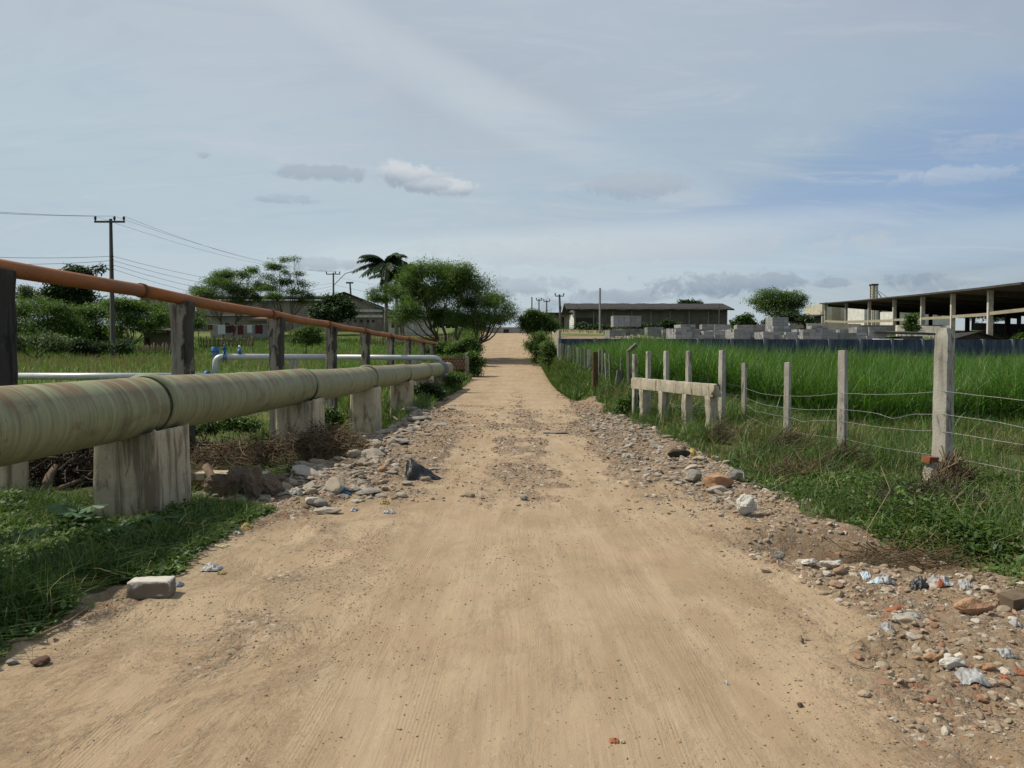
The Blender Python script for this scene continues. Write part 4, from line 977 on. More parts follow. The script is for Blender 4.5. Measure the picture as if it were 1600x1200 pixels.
# open shed on the right
D0, D1 = 62.2, 140
cols_px = [(1289, 473, 505), (1321, 471, 506), (1357, 468, 507), (1396, 464, 508), (1440, 460, 511), (1487, 455, 514), (1545, 449, 523)]
P0 = at(1289, 473, D1); P1 = at(1545, 449, D0)
fd = Vector((P1.x - P0.x, P1.y - P0.y, 0)).normalized(); pd = Vector((-fd.y, fd.x, 0))
if pd.x < 0: pd = -pd
sh = empty('open_shed', (P1.x, P1.y, 4), 'large open-sided concrete shed with pale columns and a dark thin roof', 'shed')
BF = []
for (px, pt, pb) in cols_px + [(1618, 440, 530)]:
    t = (px - 800) / 1200; dd = P1 - P0; k = (t * P0.y - P0.x) / (dd.x - t * dd.y); p = P0 + dd * k
    BF.append((Vector((p.x, p.y, at(800, pb, p.y).z)), at(800, pt, p.y).z))
W_ = 24.0
for i, (b, zt) in enumerate(BF):
    zb = b.z - 1.0
    mb = MB(); mb.box((b.x, b.y, (zt - .35 + zb) / 2), (.36, .36, zt - .35 - zb), math.atan2(fd.y, fd.x))
    for s_ in (-1, 1): mb.box((b.x + fd.x * .15 * s_, b.y + fd.y * .15 * s_, zt - .2), (.12, .36, .5), math.atan2(fd.y, fd.x))
    mb.build('column', M_shedc, sh)
    for q, w in ((.5, W_ / 2), (1, W_)):
        c = b + pd * w; zq = zt - 2.3 * q
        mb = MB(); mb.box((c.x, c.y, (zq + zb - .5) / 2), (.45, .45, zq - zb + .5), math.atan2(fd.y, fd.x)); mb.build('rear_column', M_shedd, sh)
def bar(name, pts, w, h, mat, parent):
    mb = MB()
    for a, b in zip(pts[:-1], pts[1:]):
        d = (b - a).normalized(); s_ = Vector((-d.y, d.x, 0)).normalized() * w / 2; u = Vector((0, 0, h / 2))
        mb.hexa([a - s_ - u, a + s_ - u, b + s_ - u, b - s_ - u], [a - s_ + u, a + s_ + u, b + s_ + u, b - s_ + u])
    return mb.build(name, mat, parent)
for i in range(len(BF) - 1):
    (a, _), (b, _) = BF[i], BF[i + 1]
    ya, yb = [(502, 503), (503, 502), (502, 501), (500, 498.5), (498, 495.5), (495, 491), (490, 482)][i]
    a2 = Vector((a.x, a.y, at(800, ya, a.y).z)) - pd * .02 + fd * .27; b2 = Vector((b.x, b.y, at(800, yb, b.y).z)) - pd * .02 - fd * .27
    bar('rail', [a2, b2], .22, .34 if i < 3 else .26, M_kerb, sh)
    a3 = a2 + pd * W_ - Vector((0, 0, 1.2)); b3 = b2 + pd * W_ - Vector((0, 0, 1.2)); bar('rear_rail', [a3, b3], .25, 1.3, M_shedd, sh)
# roof sheet: eave along the columns, falling away to the back
ea = [Vector((b.x, b.y, zt)) - pd * 1.0 for b, zt in BF]; ea[0] = ea[0] - fd * .8; eb = [v + pd * (W_ + 2) - Vector((0, 0, 2.4)) for v in ea]
mb = MB(); V = []; F = []
for i in range(len(ea)):
    V += [ea[i], eb[i], ea[i] - Vector((0, 0, .16)), eb[i] - Vector((0, 0, .16))]
for i in range(len(ea) - 1):
    a = 4 * i; b = a + 4; F += [(a, a + 1, b + 1, b), (a + 2, b + 2, b + 3, a + 3), (a, b, b + 2, a + 2), (a + 1, a + 3, b + 3, b + 1)]
F += [(0, 2, 3, 1), (4 * len(ea) - 4, 4 * len(ea) - 3, 4 * len(ea) - 1, 4 * len(ea) - 2)]
mb.add(V, F); mb.build('roof', M_roofm, sh)
for i, (b, zt) in enumerate(BF):
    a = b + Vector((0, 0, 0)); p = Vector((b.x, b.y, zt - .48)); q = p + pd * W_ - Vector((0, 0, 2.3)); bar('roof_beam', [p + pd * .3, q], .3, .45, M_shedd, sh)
# platform wall in front of the shed
pw = empty('platform_wall', (at(1265, 0, 88).x, 88, 4), 'low grey slab wall of the loading platform before the open shed', 'wall')
for (a, b, ya, yb, yt, D_, m_) in ((1262, 1345, 505, 506, 525, 92, M_polel), (1345, 1402, 508, 508, 524, 86, M_shedd), (1402, 1487, 508, 510, 524, 78, M_shedc)):
    pa, pb = at(a, ya, D_), at(b, yb, D_ - 3)
    mb = MB(); zz = pa.z - 2.6
    mb.hexa([(pa.x, pa.y, zz), (pb.x, pb.y, zz), (pb.x, pb.y + .4, zz), (pa.x, pa.y + .4, zz)], [(pa.x, pa.y, pa.z), (pb.x, pb.y, pb.z), (pb.x, pb.y + .4, pb.z), (pa.x, pa.y + .4, pa.z)]); mb.build('slab', m_, pw)
# white and cream buildings behind the shed
def plainhouse(name, pxa, pxb, pyt, pyb, D_, depth, wm, rm, label, cat, slope=(0, 0), wins=()):
    xa, xb = at(pxa, 0, D_).x, at(pxb, 0, D_).x; z0 = at(800, pyb, D_).z; za = at(800, pyt + slope[0], D_).z; zb2 = at(800, pyt + slope[1], D_).z
    e = empty(name, (xa, D_, z0), label, cat); mb = MB()
    mb.hexa([(xa, D_, z0 - 1), (xb, D_, z0 - 1), (xb, D_ + depth, z0 - 1), (xa, D_ + depth, z0 - 1)], [(xa, D_, za), (xb, D_, zb2), (xb, D_ + depth, zb2), (xa, D_ + depth, za)]); mb.build('wall', wm, e)
    if rm:
        mb = MB(); o_ = .35; t_ = .18
        mb.hexa([(xa - o_, D_ - .7, za + .01), (xb + o_, D_ - .7, zb2 + .01), (xb + o_, D_ + depth + .5, zb2 + .5), (xa - o_, D_ + depth + .5, za + .5)], [(xa - o_, D_ - .7, za + t_), (xb + o_, D_ - .7, zb2 + t_), (xb + o_, D_ + depth + .5, zb2 + .5 + t_), (xa - o_, D_ + depth + .5, za + .5 + t_)]); mb.build('roof', rm, e)
    for (wa, wb, wt, wbm, nm, mt) in wins:
        p = at(wa, wt, D_); q = at(wb, wbm, D_); mb = MB(); mb.box(((p.x + q.x) / 2, D_ - .02, (p.z + q.z) / 2), (abs(q.x - p.x), .12, abs(p.z - q.z))); mb.build(nm, mt, e)
    return e
plainhouse('cream_building', 1291, 1353, 473, 503, 176, 10, M_cream, None, 'cream stained building seen through the far end of the open shed', 'building', (1.5, 0), [(1301, 1313, 478, 500, 'door', M_kerb), (1328, 1352, 486, 502, 'opening', M_shedd), (1323, 1338, 474, 483, 'window', M_shedd)])
plainhouse('white_building', 1358, 1412, 474, 504, 165, 9, M_sidew, None, 'plain white walled building behind the open shed', 'building', (0, 5), [(1373, 1377, 478, 502, 'door', M_shedd)])
plainhouse('grey_annex', 1262, 1290, 496, 505, 165, 8, M_roofm, M_roofd, 'low dark annex beside the far end of the open shed', 'building', (3, -3), [(1264, 1271, 498, 502, 'window', M_white)])
plainhouse('far_house', 1414, 1500, 484, 500, 150, 8, M_sidew, M_roofm, 'far pale house seen between the rear columns of the open shed', 'house', (0, 0), [(1430, 1436, 488, 494, 'window', M_shedd), (1465, 1471, 488, 494, 'window', M_shedd)])
# tower frame
p = at(1365, 463, 150); tw = empty('frame_tower', (p.x, p.y, p.z - 5), 'narrow concrete frame tower rising behind the open shed roof', 'tower')
z0 = p.z - 6; z1 = at(800, 446, 150).z
mb = MB()
for sx in (-.42, .42):
    for sy in (-.5, .5): mb.box((p.x + sx, p.y + sy, (z0 + z1) / 2), (.26, .26, z1 - z0))
for k in range(6): mb.box((p.x, p.y - .5, z1 - .5 - k * .55), (.6, .2, .16)); mb.box((p.x, p.y + .5, z1 - .5 - k * .55), (.6, .2, .16))
mb.build('frame', M_cream, tw)
mb = MB(); mb.box((p.x, p.y, z1 + .12), (1.3, 1.3, .3)); mb.build('cap', M_shedd, tw)
mb = MB(); mb.tube([(p.x + .5, p.y - .3, z1 - 1.0), (p.x + 1.6, p.y - .3, z1 - 2.8)], .08, 5); mb.tube([(p.x + .5, p.y - .3, z1 - .9), (p.x + 2.9, p.y - .3, z1 - 2.6)], .04, 5); mb.build('brace', M_shedd, tw)
# small shelter with a slab roof, dark gabled hut
D_ = 53.4
sv = empty('slab_shelter', (at(1410, 0, D_).x, D_, 2.6), 'small grey shelter with a flat slab roof just behind the blue wall', 'shelter')
pa, pb = at(1368, 519, D_), at(1452, 522, D_); zb = Hs(pa.x, D_) - .2
mb = MB(); mb.hexa([(pa.x, D_, pa.z - .1), (pb.x, D_ - .8, pb.z - .1), (pb.x + .3, D_ + 2.2, pb.z + .1), (pa.x, D_ + 3, pa.z + .1)], [(pa.x, D_, pa.z + .04), (pb.x, D_ - .8, pb.z + .04), (pb.x + .3, D_ + 2.2, pb.z + .24), (pa.x, D_ + 3, pa.z + .24)]); mb.build('roof_slab', M_roofm, sv)
mb = MB(); a = at(1418, 0, D_).x; b = at(1451, 0, D_).x; mb.box(((a + b) / 2, D_ + .9, (zb + pb.z - .14) / 2), (b - a, 1.8, pb.z - .14 - zb)); mb.build('block_room', M_bluepost, sv)
mb = MB(); a = at(1373, 0, D_).x; mb.box((a, D_ + .4, (zb + pa.z - .12) / 2), (.16, .16, pa.z - .12 - zb)); mb.build('post', M_sidew, sv)
mb = MB(); a = at(1352, 533, 52.4); b = at(1417, 531, 52.6); m_ = at(1382, 526, 52.6); mb.hexa([(a.x, a.y, a.z - .1), (b.x, b.y, b.z - .1), (b.x, b.y + 2, b.z), (a.x, a.y + 2, a.z)], [(a.x, a.y, a.z), (b.x, b.y, b.z), (b.x - .5, b.y + 2, m_.z + .05), (a.x + 1.0, a.y + 2, m_.z)]); o = mb.build('tarpaulin_roof', M_sidew, org=(a.x, a.y, a.z - .1)); tag(o, 'pale low sheet roof beside the slab shelter behind the blue wall', 'sheet roof')
D_ = 57.5
hv = empty('gabled_hut', (at(1530, 0, D_).x, D_, 3), 'low dark gabled hut of old boards just behind the blue wall', 'hut')
xa, xb = at(1487, 0, D_).x, at(1582, 0, D_).x; xm = at(1535, 0, D_).x; ze = at(0, 534, D_).z; zr = at(0, 520.5, D_).z; zb = ze - 2
mb = MB(); mb.add([(xa, D_, zb), (xb, D_, zb), (xb, D_, ze), (xm, D_, zr), (xa, D_, ze), (xa, D_ + 3, zb), (xb, D_ + 3, zb), (xb, D_ + 3, ze), (xm, D_ + 3, zr), (xa, D_ + 3, ze)], [(0, 1, 2, 3, 4), (9, 8, 7, 6, 5), (0, 5, 6, 1), (1, 6, 7, 2), (4, 9, 5, 0)]); mb.build('wall', M_shedd, hv)
mb = MB()
for (a, za, b, z_b) in ((xa - .3, ze - .1, xm, zr), (xm, zr, xb + .3, ze - .1)):
    mb.hexa([(a, D_ - .4, za + .02), (b, D_ - .4, z_b + .02), (b, D_ + 3.4, z_b + .02), (a, D_ + 3.4, za + .02)], [(a, D_ - .4, za + .10), (b, D_ - .4, z_b + .10), (b, D_ + 3.4, z_b + .10), (a, D_ + 3.4, za + .10)])
mb.build('roof', M_roofd, hv)
for k in range(9):
    mb = MB(); x = xa + .5 + k * .5; mb.box((x, D_ - .03, ze - .3), (.12, .05, .9)); mb.build('board', M_wood, hv)
# wall at the top of the road
tw = empty('crest_wall', (-4.5, 113, 5), 'low grey block wall closing the view at the top of the road', 'wall')
mb = MB(); mb.box((-.8, 113.5, 5.1), (14, .3, 2.0)); mb.build('wall', blockwork('pale blockwork', (.30, .30, .28), (.34, .34, .32), (.22, .22, .20), 1.4, .35), tw)
mb = MB(); mb.box((-.8, 113.5, 6.15), (14, .42, .10)); mb.build('coping', M_shedc, tw)
p = at(791, 519, 113); mb = MB(); mb.box((p.x, 113.33, p.z), (.8, .06, .9)); mb.build('hatch', M_roofd, tw)

# ---------------------------------------------------------------- buildings, left
D_ = 108
lw = empty('old_warehouse', (at(450, 0, D_).x, D_, 5), 'long old warehouse with stained walls and a gabled end behind the trees', 'warehouse')
xa, xb, xm, xr = at(300, 0, D_).x, at(508, 0, D_).x, at(537, 0, D_).x, at(601, 0, D_).x
zb = 4.6; zt = at(0, 469, D_).z; zg = at(0, 460, D_).z; zer = at(0, 485, D_).z
mb = MB(); mb.box(((xa + xb) / 2, D_ + 6, (zb + zt) / 2), (xb - xa, 12, zt - zb)); mb.build('wall', M_whl, lw)
mb = MB(); mb.hexa([(xa - 1, D_ - .8, zt), (xb + .3, D_ - .8, zt), (xb + .3, D_ + 6, zt + .9), (xa - 1, D_ + 6, zt + .9)], [(xa - 1, D_ - .8, zt + .35), (xb + .3, D_ - .8, zt + .35), (xb + .3, D_ + 6, zt + 1.1), (xa - 1, D_ + 6, zt + 1.1)]); mb.build('roof', M_roofd, lw)
mb = MB(); mb.add([(xb, D_ - .5, zb), (xr, D_ - .5, zb), (xr, D_ - .5, zer), (xm, D_ - .5, zg), (xb, D_ - .5, zt - .1), (xb, D_ + 14, zb), (xr, D_ + 14, zb), (xr, D_ + 14, zer), (xm, D_ + 14, zg), (xb, D_ + 14, zt - .1)], [(0, 1, 2, 3, 4), (9, 8, 7, 6, 5), (0, 5, 6, 1), (1, 6, 7, 2), (4, 9, 5, 0)]); mb.build('gable_wall', M_whl, lw)
mb = MB()
for (a, za, b, z_b) in ((xb - .4, zt - .1, xm, zg), (xm, zg, xr + .7, zer - .25)):
    mb.hexa([(a, D_ - 1.1, za + .02), (b, D_ - 1.1, z_b + .02), (b, D_ + 14.5, z_b + .02), (a, D_ + 14.5, za + .02)], [(a, D_ - 1.1, za + .3), (b, D_ - 1.1, z_b + .3), (b, D_ + 14.5, z_b + .3), (a, D_ + 14.5, za + .3)])
mb.build('gable_roof', M_roofd, lw)
for yy in (486, 494.5): p = at(575, yy, D_); mb = MB(); mb.box((p.x, D_ - .6, p.z), (4.4, .3, .35)); mb.build('ledge', M_shedc, lw)
for px in (556, 566, 576, 584): p = at(px, 502, D_); mb = MB(); mb.box((p.x, D_ - .5, p.z), (.35, .12, .35)); mb.build('vent', M_roofd, lw)
plainhouse('white_house', 322, 412, 496, 522, 92, 6, simple('dull limewash', (.36, .35, .32), (.26, .25, .22), 1.2), M_roofm, 'low white house with a grey roof behind the bushy trees', 'house', (0, 0), [(352, 358, 505, 520, 'door', M_shedd), (395, 402, 503, 512, 'window', M_shedd)])
plainhouse('tiled_shed', 384, 418, 502, 520, 86, 4, M_metalw, M_tile, 'small white corrugated shed with a clay tile roof', 'shed')
plainhouse('hidden_house', 50, 92, 459, 480, 118, 6, M_shedc, M_roofd, 'greyish house peeping over the bushes near the leafy dark tree', 'house', (0, -1), [(60, 66, 464, 472, 'window', M_shedd)])
plainhouse('dim_house', 148, 192, 470, 486, 120, 6, M_shedc, M_roofm, 'grey roofed house glimpsed behind the nearer power pole', 'house', (0, 1), [(158, 164, 474, 480, 'window', M_shedd)])
plainhouse('pink_house', 212, 262, 464, 478, 112, 6, M_whl, M_tile, 'tiled house half hidden under the line of the orange pipe', 'house', (0, 0), [(228, 234, 468, 475, 'window', M_shedd)])
plainhouse('roadside_house', 603, 668, 497, 525, 96, 5, M_shedc, M_roofm, 'low grey house behind the stick fence under the big roadside tree', 'house', (0, 0), [(612, 618, 503, 512, 'window', M_roofd), (640, 647, 502, 520, 'door', M_sidew)])
plainhouse('lean_to', 216, 268, 519, 545, 70, 3, M_wood, M_roofm, 'patched plank lean-to behind the grass beside the grey pillar', 'lean-to', (-1, 1), [(228, 234, 528, 543, 'door', M_roofd)])
# clothes line
cl = empty('clothes_line', (at(350, 0, 78).x, 78, 2.5), 'clothes line hung with red and white washing before the white house', 'clothes line')
a = at(310, 506, 78); b = at(420, 507, 78)
mb = MB(); mb.tube([a.lerp(b, t) - Vector((0, 0, .15 * math.sin(math.pi * t))) for t in np.linspace(0, 1, 10)], .012, 4); mb.build('line', M_wire, cl)
for q in (a, b): mb = MB(); mb.tube([(q.x, q.y, Hs(q.x, q.y) - .2), (q.x, q.y, q.z + .05)], .05, 6); mb.build('post', M_wood, cl)
for px, w, h_, mt in ((346, .75, .95, M_whitec), (328, .5, .5, M_red), (362, .6, .8, M_red), (376, .6, 1.0, simple('dark red cloth', (.12, .03, .03), (.08, .02, .02), 9)), (390, .5, .8, M_whitec), (404, .8, .9, M_red)):
    p = at(px, 507.5, 78); V = []; F = []
    for i in range(7):
        for j in range(5): V.append((p.x - w / 2 + w * i / 6, 78 + .05 * math.sin(i * 2.1 + px), p.z - h_ * j / 4 - .03 * math.sin(i * 1.7) * j / 4))
    for i in range(6):
        for j in range(4): k = i * 5 + j; F.append((k, k + 5, k + 6, k + 1))
    mb = MB(); mb.add(V, F, True); mb.build('garment', mt, cl)
# blue drum
p = G(329, 541); p = Vector((at(329, 0, 60).x, 60, Hs(at(329, 0, 60).x, 60)))
dr = empty('plastic_drum', p, 'blue plastic drum standing in the grass beyond the white pipe', 'drum')
mb = MB(); prof = [(0, .26), (.03, .29), (.28, .30), (.30, .315), (.33, .30), (.58, .30), (.60, .315), (.63, .30), (.86, .29), (.9, .24)]
mb.tube([(p.x, p.y, p.z + z) for z, r in prof], [r for z, r in prof], 18); mb.build('body', M_blue, dr)
mb = MB(); mb.tube([(p.x, p.y, p.z + .9), (p.x, p.y, p.z + .93)], .25, 18); mb.build('lid', M_blue, dr)
# stick fences
def stick_fence(pa, pb, Da, Db, n, h, label, seed):
    r = random.Random(seed); e = empty('stick_fence', (at(pa, 0, Da).x, Da, Hs(at(pa, 0, Da).x, Da)), label, 'fence')
    for i in range(n):
        t = i / (n - 1); D_ = Da + (Db - Da) * t; x = (pa + (pb - pa) * t - 800) / 1200 * D_; z = Hs(x, D_); hh = h * r.uniform(.75, 1.15)
        mb = MB(); mb.tube([(x, D_, z - .15), (x + r.uniform(-.12, .12), D_, z + hh)], [.05, .035], 5); mb.build('stake', M_sticd if r.random() < .8 else M_stick, e)
    for k in (.35, .75):
        mb = MB(); mb.tube([((pa + (pb - pa) * t - 800) / 1200 * (Da + (Db - Da) * t), Da + (Db - Da) * t, Hs((pa + (pb - pa) * t - 800) / 1200 * (Da + (Db - Da) * t), Da + (Db - Da) * t) + h * k + r.uniform(-.04, .04)) for t in np.linspace(0, 1, 12)], .03, 5); mb.build('cross_rail', M_sticd, e)
stick_fence(562, 722, 80, 72, 70, 1.25, 'dark stick fence below the palms and the big roadside tree', 1)
stick_fence(312, 398, 72, 74, 46, 1.15, 'reddish stake fence in front of the white house', 2)
stick_fence(216, 268, 64, 62, 24, 1.0, 'low stake fence before the plank lean-to', 3)
# pierced brick wall at the road bank
pb_ = empty('brick_screen', (at(693, 0, 46).x, 46, 1), 'low pierced brick screen wall among weeds at the end of the green pipeline', 'wall')
a = at(690, 559, 46); b = at(727, 561, 47.5); zb = Hs(a.x, 46) - .3
dvv = b - a; nb = 9
mb = MB()
for i in range(nb):
    for k in range(4):
        c = a + dvv * ((i + .5 + (.5 if k % 2 else 0)) / (nb + .5)); mb.box((c.x, c.y, a.z - .09 - k * .17), (.115, .12, .115), math.atan2(dvv.y, dvv.x))
for k in range(5): c = (a + b) / 2; mb.box((c.x, c.y, a.z - .01 - k * .17), (dvv.length, .13, .05), math.atan2(dvv.y, dvv.x))
mb.build('brickwork', M_brick, pb_)
V, Q = grid_box((.24, .24, a.z + .1 - zb), .07, .02, .01, 5, seed=8); raw_mesh('pillar', V + np.array([b.x + .1, b.y, zb]), quads=Q, mat=M_kerb, parent=pb_)

# ---------------------------------------------------------------- power poles and cables
def pole(px, D_, pt, label, arm=None, lean=0, r0=.17, r1=.10, mat=None, lamp=None, rot=0, square=True, xo=0):
    x = (px - 800) / 1200 * D_; zb = Hs(x, D_); zt = at(800, pt, D_).z
    e = empty('power_pole', (x, D_, zb), label, 'power pole')
    mb = MB(); mb.tube([(x, D_, zb - .3), (x + lean * .5, D_, (zb + zt) / 2), (x + lean, D_, zt)], [r0, (r0 + r1) / 2, r1], 4 if square else 10, smooth=not square); mb.build('pole', mat or M_poleg, e)
    if arm:
        w, n = arm; z = zt - .25
        mb = MB(); mb.box((x + lean, D_ - .16, z), (w, .12, .14), rot); ca = mb.build('crossarm', mat or M_poleg, e)
        for k in range(n):
            t = (k / (n - 1) - .5) * w * .94 if n > 1 else 0
            if n == 3 and k == 1: t = w * .16
            mb = MB(); c = (x + lean + t * math.cos(rot), D_ - .16 + t * math.sin(rot)); mb.tube([(c[0], c[1], z + .07), (c[0], c[1], z + .2), (c[0], c[1], z + .34), (c[0], c[1], z + .42)], [.03, .09, .10, .05], 8); mb.build('insulator', M_dark_cer, ca)
    return e, Vector((x + lean, D_, zt)), zb
M_dark_cer = simple('dark ceramic', (.035, .025, .022), (.05, .04, .035), 8, .4, 0)
PD = 60
e1_, t1, z1b = pole(177, PD, 342, 'tall dark concrete power pole with a crossarm standing in the grass field', (2.35, 3), 0, .24, .13)
mb = MB()
for k in range(5): mb.tube([(t1.x + .12, PD - .14, t1.z - 2.9 - .25 * k), (t1.x + .24, PD - .16, t1.z - 2.9 - .25 * k)], .045, 6)
mb.build('cable_rack', M_dark_cer, e1_)
e2_, t2, z2b = pole(522, 120, 426, 'far power pole with a crossarm and a street lamp arm beside the round dark tree', (2.2, 3), 0, .2, .12)
mb = MB(); mb.tube([(t2.x + .1, 120, t2.z - 1.9), (t2.x + 1.4, 119.7, t2.z - .7), (t2.x + 2.0, 119.6, t2.z - .15), (t2.x + 2.9, 119.5, t2.z + .05)], .05, 6); la_ = mb.build('lamp_arm', M_poleg, e2_)
mb = MB(); mb.box((t2.x + 3.1, 119.5, t2.z + .05), (.7, .25, .12)); mb.build('lamp_head', M_greyp, la_)
e3_, t3, z3b = pole(552, 128, 442, 'leaning far pole with a small transformer behind the old warehouse gable', None, -.45, .2, .13)
mb = MB(); mb.box((t3.x, 127.8, t3.z), (1.2, .25, .25)); mb.build('top_bracket', M_poleg, e3_)
e4_, t4, z4b = pole(876, 112, 460, 'power pole with a short crossarm behind the roadside bush', (1.3, 2), -.2, .2, .13)
mb = MB(); mb.box((t4.x + .1, 111.7, t4.z - 2.0), (.35, .3, .5)); mb.build('transformer', M_poleg, e4_)
pole(937, 84, 450, 'bare pale concrete pole in front of the long warehouse', None, 0, .13, .10, M_polel)
pole(1123, 140, 474, 'thin pole with a small box at the corner of the long warehouse', None, 0, .12, .08, M_poleg)
pole(831, 135, 464, 'leftmost of three distant poles above the roadside bush', None, 0, .14, .1)
e7_, t7, z7b = pole(842, 138, 467, 'middle distant pole above the roadside bush', (1.0, 2), 0, .14, .1)
pole(854, 138, 469, 'rightmost of three distant poles above the roadside bush', (1.1, 2), 0, .16, .1)
e0_, t0, z0b = pole(-420, 36, 296, 'near end power pole of the cables, standing outside the picture', (2.2, 3), 0, .2, .12)
def cable(a, b, sag, label, r=.011):
    mb = MB(); mb.tube([a.lerp(b, t) - Vector((0, 0, sag * 4 * t * (1 - t))) for t in np.linspace(0, 1, 18)], r, 4); o = mb.build('power_cable', M_cable, org=a)
    tag(o, label, 'cable', 'overhead power cables')
up1 = [t1 + Vector((s_, -.16, .18)) for s_ in (-1.1, .38, 1.1)]; up0 = [t0 + Vector((s_, -.16, .18)) for s_ in (-1.0, .3, 1.0)]; up2 = [t2 + Vector((s_, -.16, .18)) for s_ in (-1, .3, 1)]
for i in range(3):
    pos_ = ('outer', 'middle', 'inner')[i]
    if i != 2: cable(up0[i], up1[i], .35, f'{pos_} top power cable arriving at the tall pole crossarm')
    cable(up1[i], up2[i], [1.0, .9, 1.2][i], f'{pos_} top power cable sagging from the tall pole towards the far pole', .010)
for k in range(4):
    a = t1 + Vector((.18, -.16, -2.9 - .33 * k)); b = t2 + Vector((.1, -.1, -1.6 - .45 * k)); c = t0 + Vector((.1, -.1, -2.1 - .22 * k))
    w = ('highest', 'second', 'third', 'lowest')[k]
    cable(a, b, 1.3 + .25 * k, f'{w} low cable sagging from the tall pole towards the far pole', .013); cable(c, a, .5 + .15 * k, f'{w} low cable reaching the tall pole from off the field edge', .014)
for k in range(2): cable(t2 + Vector((.2, 0, -.6 - 1.3 * k)), Vector((-4.5, 150, 14 - 2 * k)), .8, ('upper', 'lower')[k] + ' thin cable leaving the far lamp pole behind the palms', .012)
cable(t4 + Vector((-.5, 0, .1)), t7 + Vector((0, 0, .2)), .5, 'thin cable between the distant poles over the roadside bush', .012)
# ---------------------------------------------------------------- grasses (uncountable cover)
def blades(name, P, h, w, mat, segs=3, lean=.5, kind='stuff', rndw=None, fold=True, sd=0):
    """P (n,3) bases, h (n), w (n) -> one mesh of curved tapering blades"""
    r = np.random.default_rng(100 + sd); n = len(P); a = r.uniform(0, 2 * np.pi, n); fa = a + r.normal(0, .5, n) + np.pi / 2
    ln = np.abs(r.normal(0, lean, n)) + .08; V = []
    for s_ in range(segs + 1):
        t = s_ / segs; ww = w * (1 - t) ** .7 * (1 if s_ else .7) / 2
        off = ln * t ** 2 * h; zz = h * (t - .32 * np.minimum(ln, 1.3) * t ** 2.4)
        c = np.stack([P[:, 0] + np.cos(a) * off, P[:, 1] + np.sin(a) * off, P[:, 2] + zz], 1)
        sdv = np.stack([np.cos(fa), np.sin(fa), np.zeros(n)], 1) * ww[:, None]
        if s_ < segs: V += [c - sdv, c + sdv]
        else: V += [c]
    k = 2 * segs + 1; V = np.stack(V, 1).reshape(-1, 3); b = np.arange(n)[:, None] * k
    Q = np.concatenate([b + np.array([[2 * s_, 2 * s_ + 1, 2 * s_ + 3, 2 * s_ + 2]]) for s_ in range(segs - 1)]) if segs > 1 else None
    T = b + np.array([[2 * segs - 2, 2 * segs - 1, 2 * segs]])
    rr = r.uniform(0, 1, n) if rndw is None else rndw
    o = raw_mesh(name, V, quads=Q, tris=T, mat=mat, smooth=True, attrs={'rnd': np.repeat(rr, k)}); o['kind'] = kind
    return o
def scat(n, xr, yr, cond, seed, p=1.0):
    r = np.random.default_rng(seed); x = r.uniform(*xr, n); y = yr[0] + (yr[1] - yr[0]) * r.uniform(0, 1, n) ** p
    k = cond(x, y); x, y = x[k], y[k]; return np.stack([x, y, H(x, y)], 1)
def vm(x, y): return masks(x, y)[2]
def inview(x, y, m=1.0): return np.abs(x) < (y * .70 + m)
def lognorm(n, s, seed): return np.exp(np.random.default_rng(seed).normal(0, s, n))
# tall elephant grass
def tall_edge(x): return np.interp(x, [3.5, 6, 10, 16, 24, 40], [31, 26.5, 25, 24.5, 24, 24])
def c_tall(x, y): return (y > tall_edge(x) + 1.6 * vn2(x * .5, y * .3, 4)) & (y < wall_y(x) - 1.0) & (x > 3.3 + (y < 36) * .9) & (x < y * .72 + 1) & (vn2(x * .8, y * .5, 14) > -.40)
P_ = scat(120000, (3.4, 36), (24, 52), c_tall, 1, 1.25)
hn = 1.0 + .55 * vn2(P_[:, 0] * .45, P_[:, 1] * .28, 6) + .22 * vn2(P_[:, 0] * 1.7, P_[:, 1] * 1.1, 61)
mnd = np.exp(-((P_[:, 0] - 7.3) / 1.6) ** 2 - ((P_[:, 1] - 42) / 3) ** 2)
hh = (1.48 + .35 * S((30 - P_[:, 1]) / 6) + .55 * mnd + .35 * S((P_[:, 1] - 36) / 6) * S((22 - P_[:, 0]) / 6)) * hn * lognorm(len(P_), .16, 2); lim = EYE + .22 + .0125 * P_[:, 1] * S((28 - P_[:, 0]) / 10) + .38 * vn2(P_[:, 0] * .8, P_[:, 1] * .5, 62) + .08 * np.random.default_rng(4).normal(size=len(P_)) + .75 * mnd - P_[:, 2]; hh = np.clip(np.minimum(hh * 1.25, lim * 1.15), .45, 2.9)
blades('tall_grass', P_, hh, np.random.default_rng(1).uniform(.02, .045, len(P_)), M_tall, 4, .62, sd=1)
P_ = P_[::9] + np.array([0, -.1, 0]); blades('tall_grass', P_, np.clip(hh[::9] * 1.08, .5, 2.5), np.full(len(P_), .042), M_tall, 5, 1.1, sd=2)
# cut and trampled grass between the fence and the tall grass
def c_mid(x, y): return (vm(x, y) > .5) & (x > 2.5) & (y < tall_edge(x) + 2) & inview(x, y, .6) & (vn2(x * .9, y * .7, 24) > -.27 - .2 * (y < 12)) & ~((x > 9.6) & (y > 8.3) & (y < 17.3) & (vn2(x * .6, y * .6, 4) < .22))
P_ = scat(125000, (2.4, 20), (4.2, 29), c_mid, 3, 1.5)
hh = (.17 + .018 * P_[:, 1]) * (1 + 1.1 * vn2(P_[:, 0] * .8, P_[:, 1] * .8, 8)) * lognorm(len(P_), .35, 4)
edge_f = S((P_[:, 0] - ip(P_[:, 1], VR)) / 1.0) * .7 + .3
hh = np.clip(hh * edge_f, .03, .75)
br = vn2(P_[:, 0] * .55, P_[:, 1] * .5, 18); dry = (br + .35 * np.random.default_rng(3).uniform(-1, 1, len(P_))) > .20
